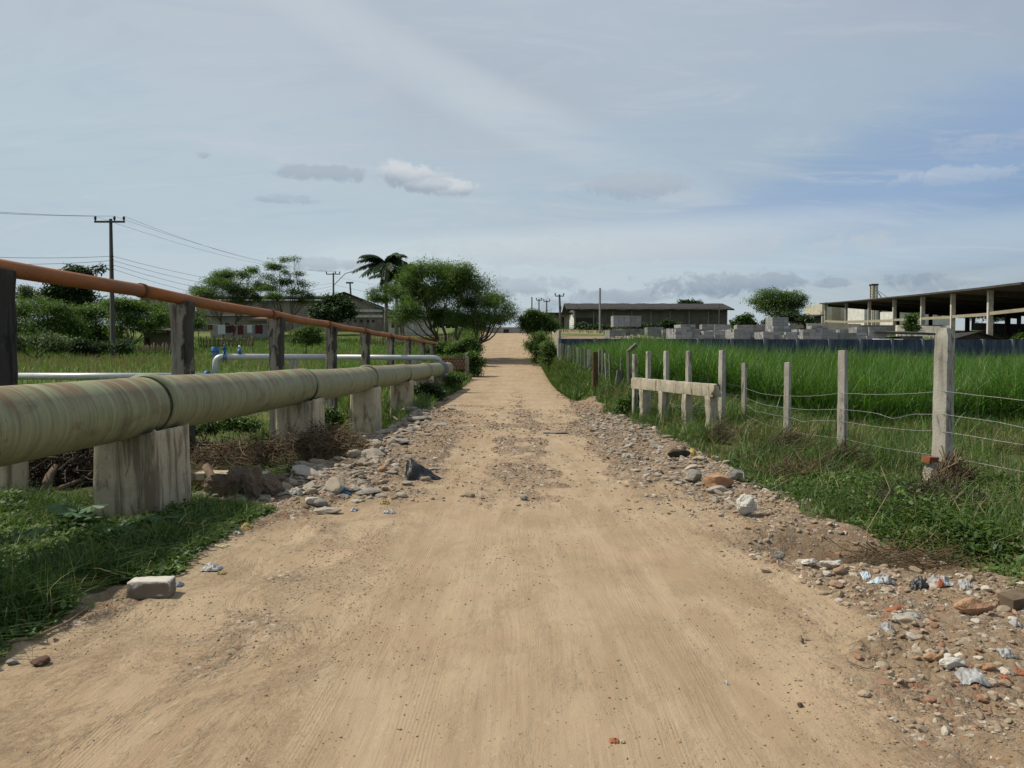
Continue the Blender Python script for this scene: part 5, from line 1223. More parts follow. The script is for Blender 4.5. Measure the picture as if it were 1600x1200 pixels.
blades('grass', P_[~dry], hh[~dry], np.random.default_rng(5).uniform(.007, .016, (~dry).sum()) * (1 + P_[~dry, 1] * .03), M_grass, 4, 1.25, sd=3)
blades('dry_grass', P_[dry], hh[dry] * .8, np.random.default_rng(6).uniform(.005, .012, dry.sum()) * (1 + P_[dry, 1] * .03), M_dry, 3, 1.0, sd=4)
P_ = scat(1500, (7, 20), (12, 26), lambda x, y: inview(x, y) & (vn2(x * .4, y * .4, 99) > .05), 41); blades('reed_grass', P_, np.random.default_rng(9).uniform(.6, 1.25, len(P_)), np.full(len(P_), .03), M_tall, 4, .7, sd=5)
# lush weeds left of the near road
def c_left(x, y): return (vm(x, y) > .42) & (x < -1.9) & (y < 8.6) & (x > -y * .70 - .8) & (vn2(x * 1.4, y * 1.4, 33) > -.36)
P_ = scat(75000, (-7, -1.9), (3.2, 8.8), c_left, 5, 1.2)
ef = S((ip(P_[:, 1], VL) + .25 - P_[:, 0]) / .7) * .8 + .2
hh = np.clip((.27 - .10 * S((P_[:, 1] - 5.5) / 1.5)) * ef * (1 + .9 * vn2(P_[:, 0] * 1.5, P_[:, 1] * 1.5, 7)) * lognorm(len(P_), .3, 6), .02, .42)
blades('grass', P_, hh, np.random.default_rng(7).uniform(.005, .012, len(P_)), M_grass, 4, 1.15, sd=6)
# small broad leaves among them
def leaf_cover(name, P, size, mat, hgt, sd, per=4, asp=.55):
    r = np.random.default_rng(sd); n = len(P) * per; B = np.repeat(P, per, 0); hh_ = np.repeat(hgt, per) * r.uniform(.35, 1, n)
    c = B + np.stack([r.normal(0, .045, n), r.normal(0, .045, n), hh_], 1)
    a = r.uniform(0, 2 * np.pi, n); tl = r.normal(0, .45, n) ; L = size * r.uniform(.6, 1.3, n)
    u = np.stack([np.cos(a) * np.cos(tl), np.sin(a) * np.cos(tl), np.sin(tl)], 1); v = np.stack([-np.sin(a), np.cos(a), r.normal(0, .35, n)], 1)
    V = np.stack([c, c + u * (L * .35)[:, None] + v * (L * asp / 2)[:, None], c + u * (L * .8)[:, None] + v * (L * asp * .3)[:, None], c + u * L[:, None] - np.array([0, 0, 1]) * (L * .15)[:, None], c + u * (L * .8)[:, None] - v * (L * asp * .3)[:, None], c + u * (L * .35)[:, None] - v * (L * asp / 2)[:, None]], 1).reshape(-1, 3)
    b = np.arange(n)[:, None] * 6; Q = np.concatenate([b + np.array([[0, 1, 2, 5]]), b + np.array([[5, 2, 3, 4]])])
    o = raw_mesh(name, V, quads=Q, mat=mat, smooth=True, attrs={'rnd': np.repeat(r.uniform(0, 1, n), 6)}); o['kind'] = 'stuff'; return o
P_ = scat(20000, (-7, -1.9), (3.2, 8.4), c_left, 15, 1.2); k = vn2(P_[:, 0] * 1.2, P_[:, 1] * 1.2, 44) > -.14; P_ = P_[k]
leaf_cover('ground_cover', P_, .055, M_lush, (.07 + .17 * S((ip(P_[:, 1], VL) - P_[:, 0]) / .8)) * (1 + 1.2 * vn2(P_[:, 0] * 2.1, P_[:, 1] * 2.1, 47)) * (1 - .5 * S((P_[:, 1] - 5.5) / 1.5)), 16, 4)
P_ = scat(14000, (2.5, 9), (4.4, 12), lambda x, y: c_mid(x, y) & (vn2(x * 1.3, y * 1.3, 45) > .10), 17, 1.2)
leaf_cover('ground_cover', P_, .05, M_lush, .06 + .13 * S((P_[:, 0] - ip(P_[:, 1], VR)) / 1.2), 18, 4)
P_ = scat(8000, (3.9, 6.5), (5.0, 8.2), lambda x, y: c_mid(x, y) & (vn2(x * 1.7, y * 1.7, 45) > .0), 19, 1.2)
leaf_cover('ground_cover', P_, .06, M_bush, np.clip(.20 + .45 * vn2(P_[:, 0] * 1.3, P_[:, 1] * 1.3, 46) + .06 * np.random.default_rng(2).normal(size=len(P_)), .05, .45), 20, 4)
# field left of the pipes and verges up the road
def c_field(x, y): return (vm(x, y) > .5) & (x < -3.0) & (y > 24) & (x > -y * .72 - 1)
P_ = scat(95000, (-60, -3), (24, 88), c_field, 21, .9); hh = (.20 + .003 * P_[:, 1]) * (1 + 1.0 * vn2(P_[:, 0] * .35, P_[:, 1] * .25, 5)) * lognorm(len(P_), .3, 22)
blades('field_grass', P_, np.clip(hh, .06, 1.0), np.full(len(P_), .03) * (.6 + P_[:, 1] * .018), M_field, 2, .6, sd=8)
P_ = scat(4500, (-42, -10), (32, 62), lambda x, y: (x > -y * .72) & (vn2(x * .12, y * .12, 55) > -.1), 23); blades('seed_heads', P_ + np.array([0, 0, .3]), np.random.default_rng(8).uniform(.25, .6, len(P_)), np.full(len(P_), .035), M_dry, 2, .3, sd=9)
def c_v(x, y): return (vm(x, y) > .4) & (np.abs(x) < 7.5) & (y > 22)
P_ = scat(60000, (-7.5, 6.0), (22, 108), lambda x, y: c_v(x, y) & ((x < 0) | (y < 46) | (x < 3.4)), 24, 1.3); hh = (.24 + .0035 * P_[:, 1]) * (1 - .25 * ((P_[:, 0] > 0) & (P_[:, 1] < 30))) * (1 + 1.1 * vn2(P_[:, 0] * .6, P_[:, 1] * .4, 9)) * lognorm(len(P_), .3, 25)
blades('verge_grass', P_, np.clip(hh, .05, 1.0), np.full(len(P_), .025) * (.6 + P_[:, 1] * .02), M_grass, 3, .7, sd=10)
P_ = scat(6500, (-12, -6), (13, 27), lambda x, y: (vn2(x * .5, y * .5, 5) > -.15), 26); blades('grass', P_, np.random.default_rng(10).uniform(.12, .5, len(P_)), np.full(len(P_), .016), M_grass, 3, .8, sd=11)
P_ = scat(9000, (-4.2, -2.5), (25, 48), lambda x, y: x < ip(y, VL) + .35 + .3 * vn2(x * 2, y, 3), 127); blades('verge_grass', P_, np.random.default_rng(13).uniform(.1, .5, len(P_)), np.full(len(P_), .035), M_grass, 3, .8, sd=15)
P_ = scat(1400, (-3.9, -2.4), (20.5, 25), lambda x, y: (x < -3.0) | (y > 23), 27); blades('grass', P_, np.random.default_rng(11).uniform(.15, .5, len(P_)), np.full(len(P_), .018), M_grass, 3, .7, sd=12)
P_ = scat(2200, (-4.6, -3.9), (9.5, 12), lambda x, y: x < 9, 28); blades('dry_grass', P_ + np.array([0, 0, .1]), np.random.default_rng(11).uniform(.1, .3, len(P_)), np.full(len(P_), .010), M_dry, 3, 1.2, sd=13)
P_ = scat(26000, (2.25, 4.2), (28, 64), lambda x, y: (x < 2.78 + np.clip(y - 46, 0, 99) * .03 + np.clip(45.6 - y, 0, 99) * .045), 128); blades('verge_grass', P_, np.random.default_rng(31).uniform(.15, .62, len(P_)), np.full(len(P_), .05), M_grass, 3, .6, sd=33)
# yard weeds behind the wall
P_ = scat(9000, (5, 60), (49, 135), lambda x, y: (y > wall_y(x) + 2) & (vn2(x * .15, y * .15, 5) > .0), 29); blades('yard_weeds', P_, np.random.default_rng(12).uniform(.2, .7, len(P_)), np.full(len(P_), .08), M_bush, 2, .6, sd=14)

# ---------------------------------------------------------------- loose stones
def pebbles(name, n, xr, yr, cond, smin, smax, sd, mat, p=1.6, sub=1, sink=.25, flat=.6, expo=3.2):
    r = np.random.default_rng(sd); x = r.uniform(*xr, n); y = yr[0] + (yr[1] - yr[0]) * r.uniform(0, 1, n) ** p
    k = cond(x, y, r.uniform(0, 1, n)); x, y = x[k], y[k]; z = H(x, y); n = len(x)
    sz = (smin + (smax - smin) * r.uniform(0, 1, n) ** expo) * (.8 + y * .035)
    T = [rock_mesh(500 + i, (1, .5 + .06 * i, flat), 14, max(sub, 2) if n < 8000 else sub, .2, 0) for i in range(8)]
    Vs, Fs, Rs = [], [], []; b = 0; ti = r.integers(0, 8, n); an = r.uniform(0, 6.283, n); tx = r.normal(0, .25, n)
    for i, (tv, tf) in enumerate(T):
        q = np.nonzero(ti == i)[0]; m = len(q); c, s_ = np.cos(an[q])[:, None], np.sin(an[q])[:, None]
        X = tv[None, :, 0]; Y = tv[None, :, 1]; Z = tv[None, :, 2] + tx[q][:, None] * X
        V = np.stack([X * c - Y * s_, X * s_ + Y * c, np.broadcast_to(Z, (m, len(tv)))], -1) * sz[q][:, None, None] / 2
        V[..., 0] += x[q][:, None]; V[..., 1] += y[q][:, None]; V[..., 2] += (z[q] + sz[q] * (.5 - sink) * flat * .6)[:, None]
        Vs.append(V.reshape(-1, 3)); Fs.append((tf[None] + b + (np.arange(m) * len(tv))[:, None, None]).reshape(-1, 3)); b += m * len(tv); Rs.append(np.repeat(r.uniform(0, 1, m), len(tv)))
    o = raw_mesh(name, np.concatenate(Vs), tris=np.concatenate(Fs), mat=mat, smooth=False, attrs={'rnd': np.concatenate(Rs)}); o['kind'] = 'stuff'; return o
def c_rub(x, y, u): rd, rb, vg, md = masks(x, y); return (u < rb ** 1.3 * (1 - .85 * vg) * (1 - .8 * md)) & inview(x, y, .3)
pebbles('gravel', 52000, (-4.5, 5.2), (3.0, 13), c_rub, .006, .032, 41, M_rubble, 1.5)
pebbles('gravel', 26000, (-4.8, 3.8), (8, 34), c_rub, .016, .075, 42, M_rubble, 1.35)
pebbles('gravel', 4500, (1.6, 5.0), (3.2, 9), c_rub, .03, .085, 43, M_rubble, 1.2)
pebbles('gravel', 16000, (-3.4, 2.6), (2.8, 22), lambda x, y, u: u < .9 * masks(x, y)[0] * S((fb2(x * 1.4, y * .8, 3, 88) + .25) / .5), .004, .013, 44, M_rubble, 1.4)
def c_clod(x, y, u):
    p = .0 + .8 * S((fb2(x * 1.5, y * .9, 4, 188) + .05) / .3) * (.35 + .65 * S((-.3 - x) / .9)) + .5 * S((x - ip(y, XR) + .9) / .8); return (u < p) & inview(x, y, .3) & (masks(x, y)[2] < .5)
pebbles('dirt_clods', 60000, (-3.0, 2.6), (2.6, 9.5), c_clod, .003, .020, 47, M_crumb, 1.25, sink=.3, flat=.7, expo=4.5)
pebbles('dirt_clods', 16000, (-3.2, 2.6), (7.5, 26), c_clod, .010, .045, 48, M_crumb, 1.2, sink=.3, flat=.6, expo=3.0)
def c_lr(x, y, u): return ((x < -1.5 - .06 * (y - 9)) & (y > 8.6) & (x > -3.7) & (vn2(x * 1.5, y, 5) > -.2)) & (u < .9)
pebbles('rubble', 5200, (-3.8, -1.2), (8.3, 27), c_lr, .03, .17, 45, M_slab, 1.2, flat=.45)
def c_rr(x, y, u): return (masks(x, y)[1] > .5) & (x > 1.7) & (x < 3.4) & (y > 8) & (y < 22)
pebbles('rubble', 1800, (1.6, 3.5), (8, 22), c_rr, .04, .15, 46, M_slab, 1.2, flat=.45)
# larger stones, each its own
PR = []
for i in range(9):
    V, F = rock_mesh(700 + i, (1, .62 + .04 * i, .34 + .05 * (i % 4)), 10, 3, .10, .03)
    PR.append((V, F))
def put_rocks(n, cond, xr, yr, smin, smax, sd, mat, label, group, p=1.2, slab=False):
    r = np.random.default_rng(sd); done = 0; tries = 0; base = {}
    while done < n and tries < n * 60:
        tries += 1; x = r.uniform(*xr); y = yr[0] + (yr[1] - yr[0]) * r.uniform() ** p
        if not cond(x, y): continue
        i = int(r.integers(0, 9)); s_ = smin + (smax - smin) * r.uniform() ** 2
        if i in base: o = base[i].copy(); col.objects.link(o)
        else:
            V, F = PR[i]; V = V.copy(); V[:, 2] -= V[:, 2].min() + .10
            o = raw_mesh('rock', V / 2, tris=F, mat=mat, org=(0, 0, 0), smooth=False, attrs={'rnd': np.full(len(V), r.uniform())}); base[i] = o
        o.location = (x, y, Hs(x, y) - .01); o.scale = (s_, s_ * r.uniform(.8, 1.1), s_ * (r.uniform(.3, .6) if slab else r.uniform(.8, 1.2))); o.rotation_euler = (r.normal(0, .14), r.normal(0, .14), r.uniform(0, 6.28))
        tag(o, label, 'rock', group); done += 1
put_rocks(85, lambda x, y: x < -1.9 - .03 * (y - 9), (-3.5, -1.8), (8.6, 14.5), .14, .50, 61, M_slab, 'broken grey stone in the rubble between the road and the first two pipeline piers', 'stones left of the road', 1.0)
put_rocks(45, lambda x, y: x < -1.1 - .22 * abs(y - 9.5) * (y < 9.5), (-3.1, -1.1), (8.3, 13), .07, .26, 67, M_slab, 'small broken stone spilling from the left rubble towards the sandy road', 'stones spilling onto the road', 1.0)
put_rocks(34, lambda x, y: x < -2.6, (-5.2, -2.6), (9.5, 17), .12, .34, 66, M_slab, 'dusty stone in the shaded ditch under the green pipeline', 'stones in the ditch', 1.0)
put_rocks(46, lambda x, y: x < -1.7, (-3.4, -1.5), (14, 26), .16, .5, 62, M_slab, 'flat grey stone in the rubble beside the creek-bed pier', 'stones by the creek-bed pier', 1.0, True)
put_rocks(36, lambda x, y: masks(x, y)[1] > .3 and x > 1.9 + .0 * y, (1.9, 3.4), (8, 16), .10, .32, 63, M_slab, 'broken stone on the verge below the wire fence', 'stones on the fence-side verge', 1.0)
put_rocks(60, lambda x, y: masks(x, y)[1] > .35 and masks(x, y)[3] < .3, (1.8, 3.9), (3.6, 7.2), .05, .14, 64, M_rubble, 'small brown stone in the near rubble beyond the sandy road edge', 'stones in the near rubble', 1.0)
put_rocks(22, lambda x, y: masks(x, y)[1] > .3, (-1.5, 1.7), (8.5, 22), .05, .16, 65, M_rubble, 'small stone sticking out of the worn road surface', 'stones in the road', 1.0)
def px_rock(px, pb, wpx, hpx, seed, mat, label, ratio=.75, cat='rock', rnd=.1, sub=4, cuts=9, name='rock', fine=.03, sink=.10):
    p = G(px, pb); k = p.y / 1200; w = wpx * k; h = hpx * k
    return rock(name, p + Vector((0, w * ratio * .3, 0)), (w, w * ratio, h * 1.05), seed, mat, label, cat, rz=(seed * .7) % .6 - .3, cuts=cuts, sub=sub, rough=rnd, fine=fine, sink=sink)
M_wstone = simple('chalky concrete lump', (.60, .57, .50), (.38, .35, .29), 9, .95, .7, .02, 0, False)
M_ostone = simple('orange brown boulder', (.42, .25, .14), (.27, .16, .10), 5, .92, .7, .02, 0, False)
M_gstone = simple('grey field stone', (.30, .28, .24), (.19, .17, .14), 6, .92, .6, .02, 0, False)
M_slabw = None
def shade_sided():
    m, t, b = new_mat('shade-painted block'); n = t.new('ShaderNodeTexCoord').outputs['Normal']; z = sepz(t, n)[2]; co = obj_co(t); f = t.noise(co, 22, 5, .6)
    c = t.mix(t.ramp(t.math('ADD', z, t.math('MULTIPLY', t.math('SUBTRACT', f, .5), .5)), .25, .45), t.mix(f, (.14, .115, .085), (.20, .165, .125)), t.mix(f, (.44, .41, .34), (.56, .53, .46)))  # shade painted in: faces turned up are pale, all others dark
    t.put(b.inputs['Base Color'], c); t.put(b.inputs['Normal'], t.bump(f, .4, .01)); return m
M_two = shade_sided()
p = G(232, 932); V, Q = grid_box((.30, .165, .115), .010, .016, .014, 11, .90, seed=3, chips=.35); V = rotz(V, .12)
o = raw_mesh('broken_block', V + np.array(p) + np.array([0, .04, -.01]), quads=Q, mat=M_two, org=tuple(p)); tag(o, 'whitish block with a shade-painted brown front lying where the near weeds meet the sandy road', 'stone block')
px_rock(1124, 766, 46, 29, 801, M_ostone, 'large orange brown boulder at the verge below the wire fence', .8, rnd=.14)
px_rock(1166, 808, 38, 33, 802, M_wstone, 'white chalky lump beside the orange brown boulder', .8, rnd=.25, fine=.10)
px_rock(1085, 757, 34, 22, 803, M_gstone, 'pale yellowish grey rock just behind the orange brown boulder', .8)
px_rock(1150, 752, 30, 22, 804, M_gstone, 'grey slab leaning on the far side of the orange brown boulder', .5)
px_rock(1268, 885, 26, 13, 805, M_wstone, 'white stone at the lip of the muddy rill, nearest its end', .8, rnd=.2, fine=.08)
px_rock(1302, 892, 42, 15, 806, M_wstone, 'long white concrete fragment lying beside the muddy rill', .5, rnd=.2, fine=.08)
px_rock(1293, 902, 14, 12, 807, M_wstone, 'small white stump under the long white concrete fragment', .8)
px_rock(1217, 874, 22, 13, 808, M_gstone, 'grey stone in the gravel before the muddy rill', .8)
px_rock(818, 783, 14, 9, 809, M_gstone, 'lone square stone lying in the middle of the road', .9)
px_rock(1251, 1106, 12, 9, 810, simple('dark pebble', (.09, .075, .06), (.13, .11, .09), 20), 'dark round pebble on the smooth near road', .9)
px_rock(1458, 1034, 26, 12, 811, M_ostone, 'brown stone among the near rubble beside the film scrap', .6)
px_rock(1546, 1048, 26, 13, 812, M_ostone, 'rounded reddish stone in the near rubble by the white plastic', .7)
px_rock(1492, 1048, 40, 18, 813, M_wstone, 'pale lump next to the crumpled white plastic', .6, rnd=.2)
px_rock(1530, 962, 62, 26, 814, M_ostone, 'big yellow brown rock at the edge of the near weeds', .6, rnd=.2)
px_rock(1512, 960, 22, 17, 815, M_ostone, 'rounded ochre stone leaning on the big yellow brown rock', .8)
px_rock(500, 893 - 100, 26, 14, 816, M_gstone, 'grey rock at the low end of the rubble left of the road', .8)
px_rock(486, 792, 22, 16, 817, M_wstone, 'pale round stone beside the dark root clods', .9)
px_rock(575, 776, 48, 12, 818, M_gstone, 'flat buff stone in the middle of the rubble near the black bag', .7)
px_rock(598, 738, 14, 12, 819, M_ostone, 'orange cobble beside the black bag', .9)
px_rock(460, 722, 46, 17, 820, M_gstone, 'broad grey slab at the foot of the brush heap', .6)
px_rock(438, 724, 26, 16, 821, M_gstone, 'dark grey slab next to the broad grey slab under the brush heap', .7)
px_rock(510, 803, 44, 10, 822, M_slab, 'flat crusted slab at the edge of the sandy road', .6)
px_rock(535, 704, 34, 14, 823, M_wstone, 'pale wedge of concrete between two pipeline piers', .6)
px_rock(625, 694, 34, 10, 824, M_gstone, 'smooth grey slab right of the creek-bed pier', .6)
px_rock(655, 660, 40, 10, 825, M_gstone, 'long grey slab beyond the creek-bed pier', .5)
px_rock(640, 646, 30, 12, 826, M_gstone, 'mossy grey boulder at the rust streaked pier', .7)
px_rock(870, 678, 46, 5, 827, M_gstone, 'flat grey stone plate showing through the road surface', .5)
px_rock(966, 664, 18, 6, 828, M_gstone, 'thin slab at the edge of the grass before the railing', .6)
px_rock(1540, 815, 40, 14, 829, M_gstone, 'grey flat stone half sunk in the weeds past the thickest fence post', .6)
px_rock(1450, 812, 18, 12, 830, M_wstone, 'pale stone under the clay clod of the thickest fence post', .8)
px_rock(16, 1150 - 108, 20, 9, 831, M_gstone, 'brown stone at the weedy near road edge', .8)
px_rock(60, 1042, 34, 13, 832, simple('rusty clod', (.16, .085, .05), (.10, .06, .04), 14), 'dark reddish clod at the weedy near road edge', .7, rnd=.2)
px_rock(1062, 716, 38, 14, 833, simple('charred wood', (.028, .026, .02), (.06, .055, .04), 10), 'charred black log lying in the grass edge below the railing', .4, cat='log', name='log', cuts=4)
p = G(344, 752); V, Q = grid_box((1.1, .30, .10), .04, .02, .012, 6, seed=33, chips=.2); V = rotz(V, -.08)
for_ = Vector((at(344, 0, 9.6).x, 9.6, Hs(at(344, 0, 9.6).x, 9.6)))
o = raw_mesh('concrete_slab', V + np.array(for_) + np.array([0, 0, at(344, 749, 9.6).z - for_.z]), quads=Q, mat=M_pier, org=tuple(for_)); tag(o, 'pale concrete ledge lying across the dark root clods', 'slab')

# ---------------------------------------------------------------- brush, roots, litter
def brush(name, c, rx, ry, h, n, L, rad, mat, label, cat, seed, flatness=.35, dirm=None, hang=0, base=True):
    r = np.random.default_rng(seed); z0 = Hs(c[0], c[1]); a = r.uniform(0, 6.283, n); q = np.sqrt(r.uniform(0, 1, n)); x = c[0] + rx * q * np.cos(a); y = c[1] + ry * q * np.sin(a)
    z = H(x, y) + h * (1 - q ** 2) * r.uniform(.1, 1.0, n)
    d = r.normal(0, 1, (n, 3)) if dirm is None else np.array(dirm) + r.normal(0, .38, (n, 3)); d[:, 2] *= flatness; d /= np.linalg.norm(d, axis=1, keepdims=True)
    l = L * r.uniform(.3, 1.25, n); bd = r.normal(0, .3, (n, 3)); bd[:, 2] -= hang; rr = rad * r.uniform(.35, 1.5, n); k = 5; V = []
    u = np.cross(d, np.array([0, 0, 1.0]) + 1e-3 * r.normal(size=(n, 3))); u /= np.linalg.norm(u, axis=1, keepdims=True); w = np.cross(u, d)
    for s_ in range(k):
        t = s_ / (k - 1) - .5; p = np.stack([x, y, z], 1) + d * (l * t)[:, None] + bd * (l * t * t)[:, None] + r.normal(0, .02, (n, 3)) * l[:, None]
        for m in range(3): an = 2.0944 * m; V.append(p + (u * math.cos(an) + w * math.sin(an)) * (rr * (1, 1, .85, .65, .35)[s_])[:, None])
    V = np.stack(V, 1).reshape(-1, 3); b = np.arange(n)[:, None] * 15
    Q = np.concatenate([b + np.array([[s_ * 3 + m, s_ * 3 + (m + 1) % 3, s_ * 3 + 3 + (m + 1) % 3, s_ * 3 + 3 + m]]) for s_ in range(4) for m in range(3)])
    o = raw_mesh(name, V, quads=Q, mat=mat, org=(c[0], c[1], z0), attrs={'rnd': np.repeat(r.uniform(0, 1, n), 15)}); return tag(o, label, cat)
M_straw = leaf_material('matted straw', (.11, .07, .038), (.27, .19, .10), (.08, .10, .03), .05)
M_drift = leaf_material('dark matted roots', (.035, .025, .017), (.10, .07, .045), (.17, .13, .085), .03)
brush('brush_pile', (at(400, 0, 12.6).x, 12.5), 1.9, 1.1, .95, 6500, .5, .0055, M_straw, 'brown heap of flood-borne brush between the two nearest pipeline piers', 'brush heap', 1, flatness=.45)
brush('brush_pile', (at(480, 0, 13.6).x - .1, 12.5), .7, .5, .75, 2200, .5, .006, M_drift, 'dark tangle of brush against the stained second pier', 'brush heap', 2, flatness=.6)
brush('brush_pile', (-5.9, 13.8), 1.6, 2.2, .7, 4500, .6, .009, M_drift, 'dark brush and roots behind the stained second pier', 'brush heap', 7, flatness=.6)
brush('brush_pile', (-4.6, 16.4), 1.1, 1.3, .75, 2200, .6, .008, M_drift, 'dark brush filling the ditch between the second pier and the creek-bed pier', 'brush heap', 8, flatness=.6)
brush('brush_pile', (4.55, 8.3), .75, .55, .32, 1100, .5, .0045, M_drift, 'dark brown vines and dead stalks tangled in the weeds below the thickest fence post', 'brush heap', 5, flatness=.8)
brush('brush_pile', (3.9, 10.4), .6, .5, .28, 800, .5, .0045, M_straw, 'brown stalks tangled in the weeds below the third thin fence post', 'brush heap', 6, flatness=.8)
brush('brush_pile', (at(92, 0, 10.3).x, 10.3), 1.5, .95, 1.05, 3200, .8, .007, M_drift, 'dark tangle of roots and branches left of the nearest pier', 'brush heap', 3, flatness=.8)
brush('brush_pile', (at(395, 0, 11.4).x, 11.2), .85, .35, .45, 1300, .5, .005, M_grass, 'flattened green grass mat on the brown brush heap', 'grass mat', 4, dirm=(1, -.3, -.3), flatness=.7, hang=.3)
for i, (px, pb, lab, w_, ln, mt, dr) in enumerate([(1222, 716, 'dry straw bundle caught at the foot of the second thin fence post', .42, .75, M_straw, (-1, -.2, -.35)), (1310, 742, 'dry straw bundle caught at the foot of the third thin fence post', .34, .55, M_straw, (-1, -.2, -.5)),
        (1482, 768, 'straw and roots wrapped round the foot of the thickest fence post', .25, .5, M_straw, (-.6, -.3, -.8)), (1425, 880, 'pale dry stalks spread over the muddy rill', .55, .7, M_straw, (1, .1, .05)), (1120, 690, 'dry twigs leaning at the near leg of the railing', .25, .8, M_straw, (1, .2, .4))]):
    p = G(px, pb); brush('straw_bundle', (p.x, p.y), w_, w_ * .6, .42 if i != 3 else .08, [620, 520, 420, 170, 160][i], ln, .0065 if i != 3 else .0035, mt, lab, 'straw bundle', 10 + i, dirm=dr, flatness=1.0, hang=.2)
def stick(pts, rad, label, mat=None, name='stick'):
    mb = MB(); n = len(pts); mb.tube(pts, [rad * (1 - .5 * i / (n - 1)) for i in range(n)], 7); o = mb.build(name, mat or M_stick, org=pts[0], rough=(rad * .25, 14)); tag(o, label, 'stick')
def gp(px, py, up=.02): p = G(px, py); return p + Vector((0, 0, up))
stick([gp(0, 1013), gp(60, 1000), gp(105, 978), gp(138, 955)], .012, 'curved bare root along the edge of the near weeds')
stick([gp(1150, 726, .05), gp(1190, 719, .15), at(1290, 690, 12.5)], .012, 'long thin cane leaning towards the third thin fence post')
stick([gp(1205, 768), gp(1240, 757, .1), gp(1298, 738, .35)], .009, 'thin dry cane lying across the weeds before the fence')
stick([gp(1352, 875, .03), gp(1355, 850, .12), gp(1390, 820, .35), gp(1375, 800, .5)], .007, 'forked dead twig standing at the muddy rill')
stick([gp(1405, 878, .02), gp(1450, 858, .06), gp(1490, 835, .15)], .007, 'pale straight stalk over the muddy rill')
stick([gp(1250, 998, .01), gp(1252, 1008, .015)], .010, 'short pale twig on the sandy road edge')
stick([gp(1325, 1038, .012), gp(1350, 1048, .012), gp(1364, 1052, .012)], .004, 'thin brown twig on the sandy road edge', M_sticd)
stick([gp(612, 655, .1), gp(632, 668, .05)], .03, 'pale stick across the grey slabs by the creek-bed pier')
stick([Vector((-5.9, 8.3, -.25)), Vector((-5.6, 8.8, -.05)), Vector((-5.3, 9.4, .1))], .055, 'stout grey branch sloping down beside the first dark pillar', M_sticd, 'branch')
stick([at(70, 770, 9.0), at(78, 745, 9.2), at(88, 728, 9.5)], .07, 'thick root stub in the dark tangle left of the nearest pier', M_sticd, 'root')
stick([at(150, 715, 10), at(75, 722, 10), at(30, 735, 10)], .02, 'long pale branch across the dark tangle', M_stick, 'branch')
# clay clods and roots below the slab
for i, (px, pb, w, h, D_, lab) in enumerate([(345, 806, 34, 42, 8.9, 'muddy clod with roots, widest of those below the pale ledge'), (372, 803, 30, 50, 8.9, 'upright muddy root clod below the pale ledge'), (398, 803, 32, 52, 8.8, 'muddy clod in the middle of those below the pale ledge'),
        (422, 800, 30, 34, 8.9, 'dark clod at the road end of the muddy clods'), (355, 770, 30, 26, 9.5, 'round clod just under the pale ledge'), (395, 764, 34, 24, 9.6, 'earth lump behind the upright root clod'), (435, 782, 26, 24, 9.2, 'grey brown lump beside the pale round stone')]):
    p = at(px, pb, D_); p.z = Hs(p.x, D_) - .02; k = D_ / 1200
    rock('clay_clod', p, (w * k * 1.25, w * k * 1.0, h * k * 1.1), 900 + i, M_clod, lab, 'clod', rz=i, cuts=3, sub=4, rough=.34, fine=.14)
stick([at(322, 730, 9.3), at(335, 752, 9.1), at(352, 775, 8.9)], .055, 'thick dark root stub pointing up above the clods', M_sticd, 'root')
stick([at(440, 745, 9.4), at(425, 768, 9.1), at(405, 795, 8.8)], .05, 'thick root slanting down over the muddy clods', M_sticd, 'root')
stick([at(448, 781, 9.2), at(475, 779, 9.2)], .012, 'black metal rod end lying by the pale round stone', M_bag, 'rod')
# black bag: gathered film cone lying on the rubble
p = G(644, 751); p.y += .12; p.z = Hs(p.x, p.y)
nu, nv = 90, 22; V = []; F = []
for j in range(nv + 1):
    t = j / nv
    for i in range(nu):
        a = 2 * math.pi * i / nu; fold = 1 + (.09 * math.sin(a * 9 + 2.3 * math.sin(a * 2 + t * 2)) + .05 * math.sin(a * 23 + 3 * math.sin(t * 5 + a))) * (1 - .3 * t)
        rx = (.26 + .10 * math.cos(a)) * (1 - t) ** .75 + .02; ry = .19 * (1 - t) ** .8 + .02
        x = rx * math.cos(a) * fold - .10 * t + .06; y = ry * math.sin(a) * fold; z = .31 * t ** 1.0
        z = z if math.cos(a) < .2 else z * (1 - .15 * (math.cos(a) - .2)); V.append((p.x + x * .86, p.y + y, p.z + z * .92 - .02))
for j in range(nv):
    for i in range(nu): F.append((j * nu + i, j * nu + (i + 1) % nu, (j + 1) * nu + (i + 1) % nu, (j + 1) * nu + i))
mb = MB(); mb.add(V, F, True); mb.f.append(tuple(nv * nu + i for i in range(nu))); mb.sm.append(False); o = mb.build('plastic_bag', M_bag, org=p, rough=(.020, 10)); tag(o, 'black plastic bag slumped in the rubble beside the road', 'bag')
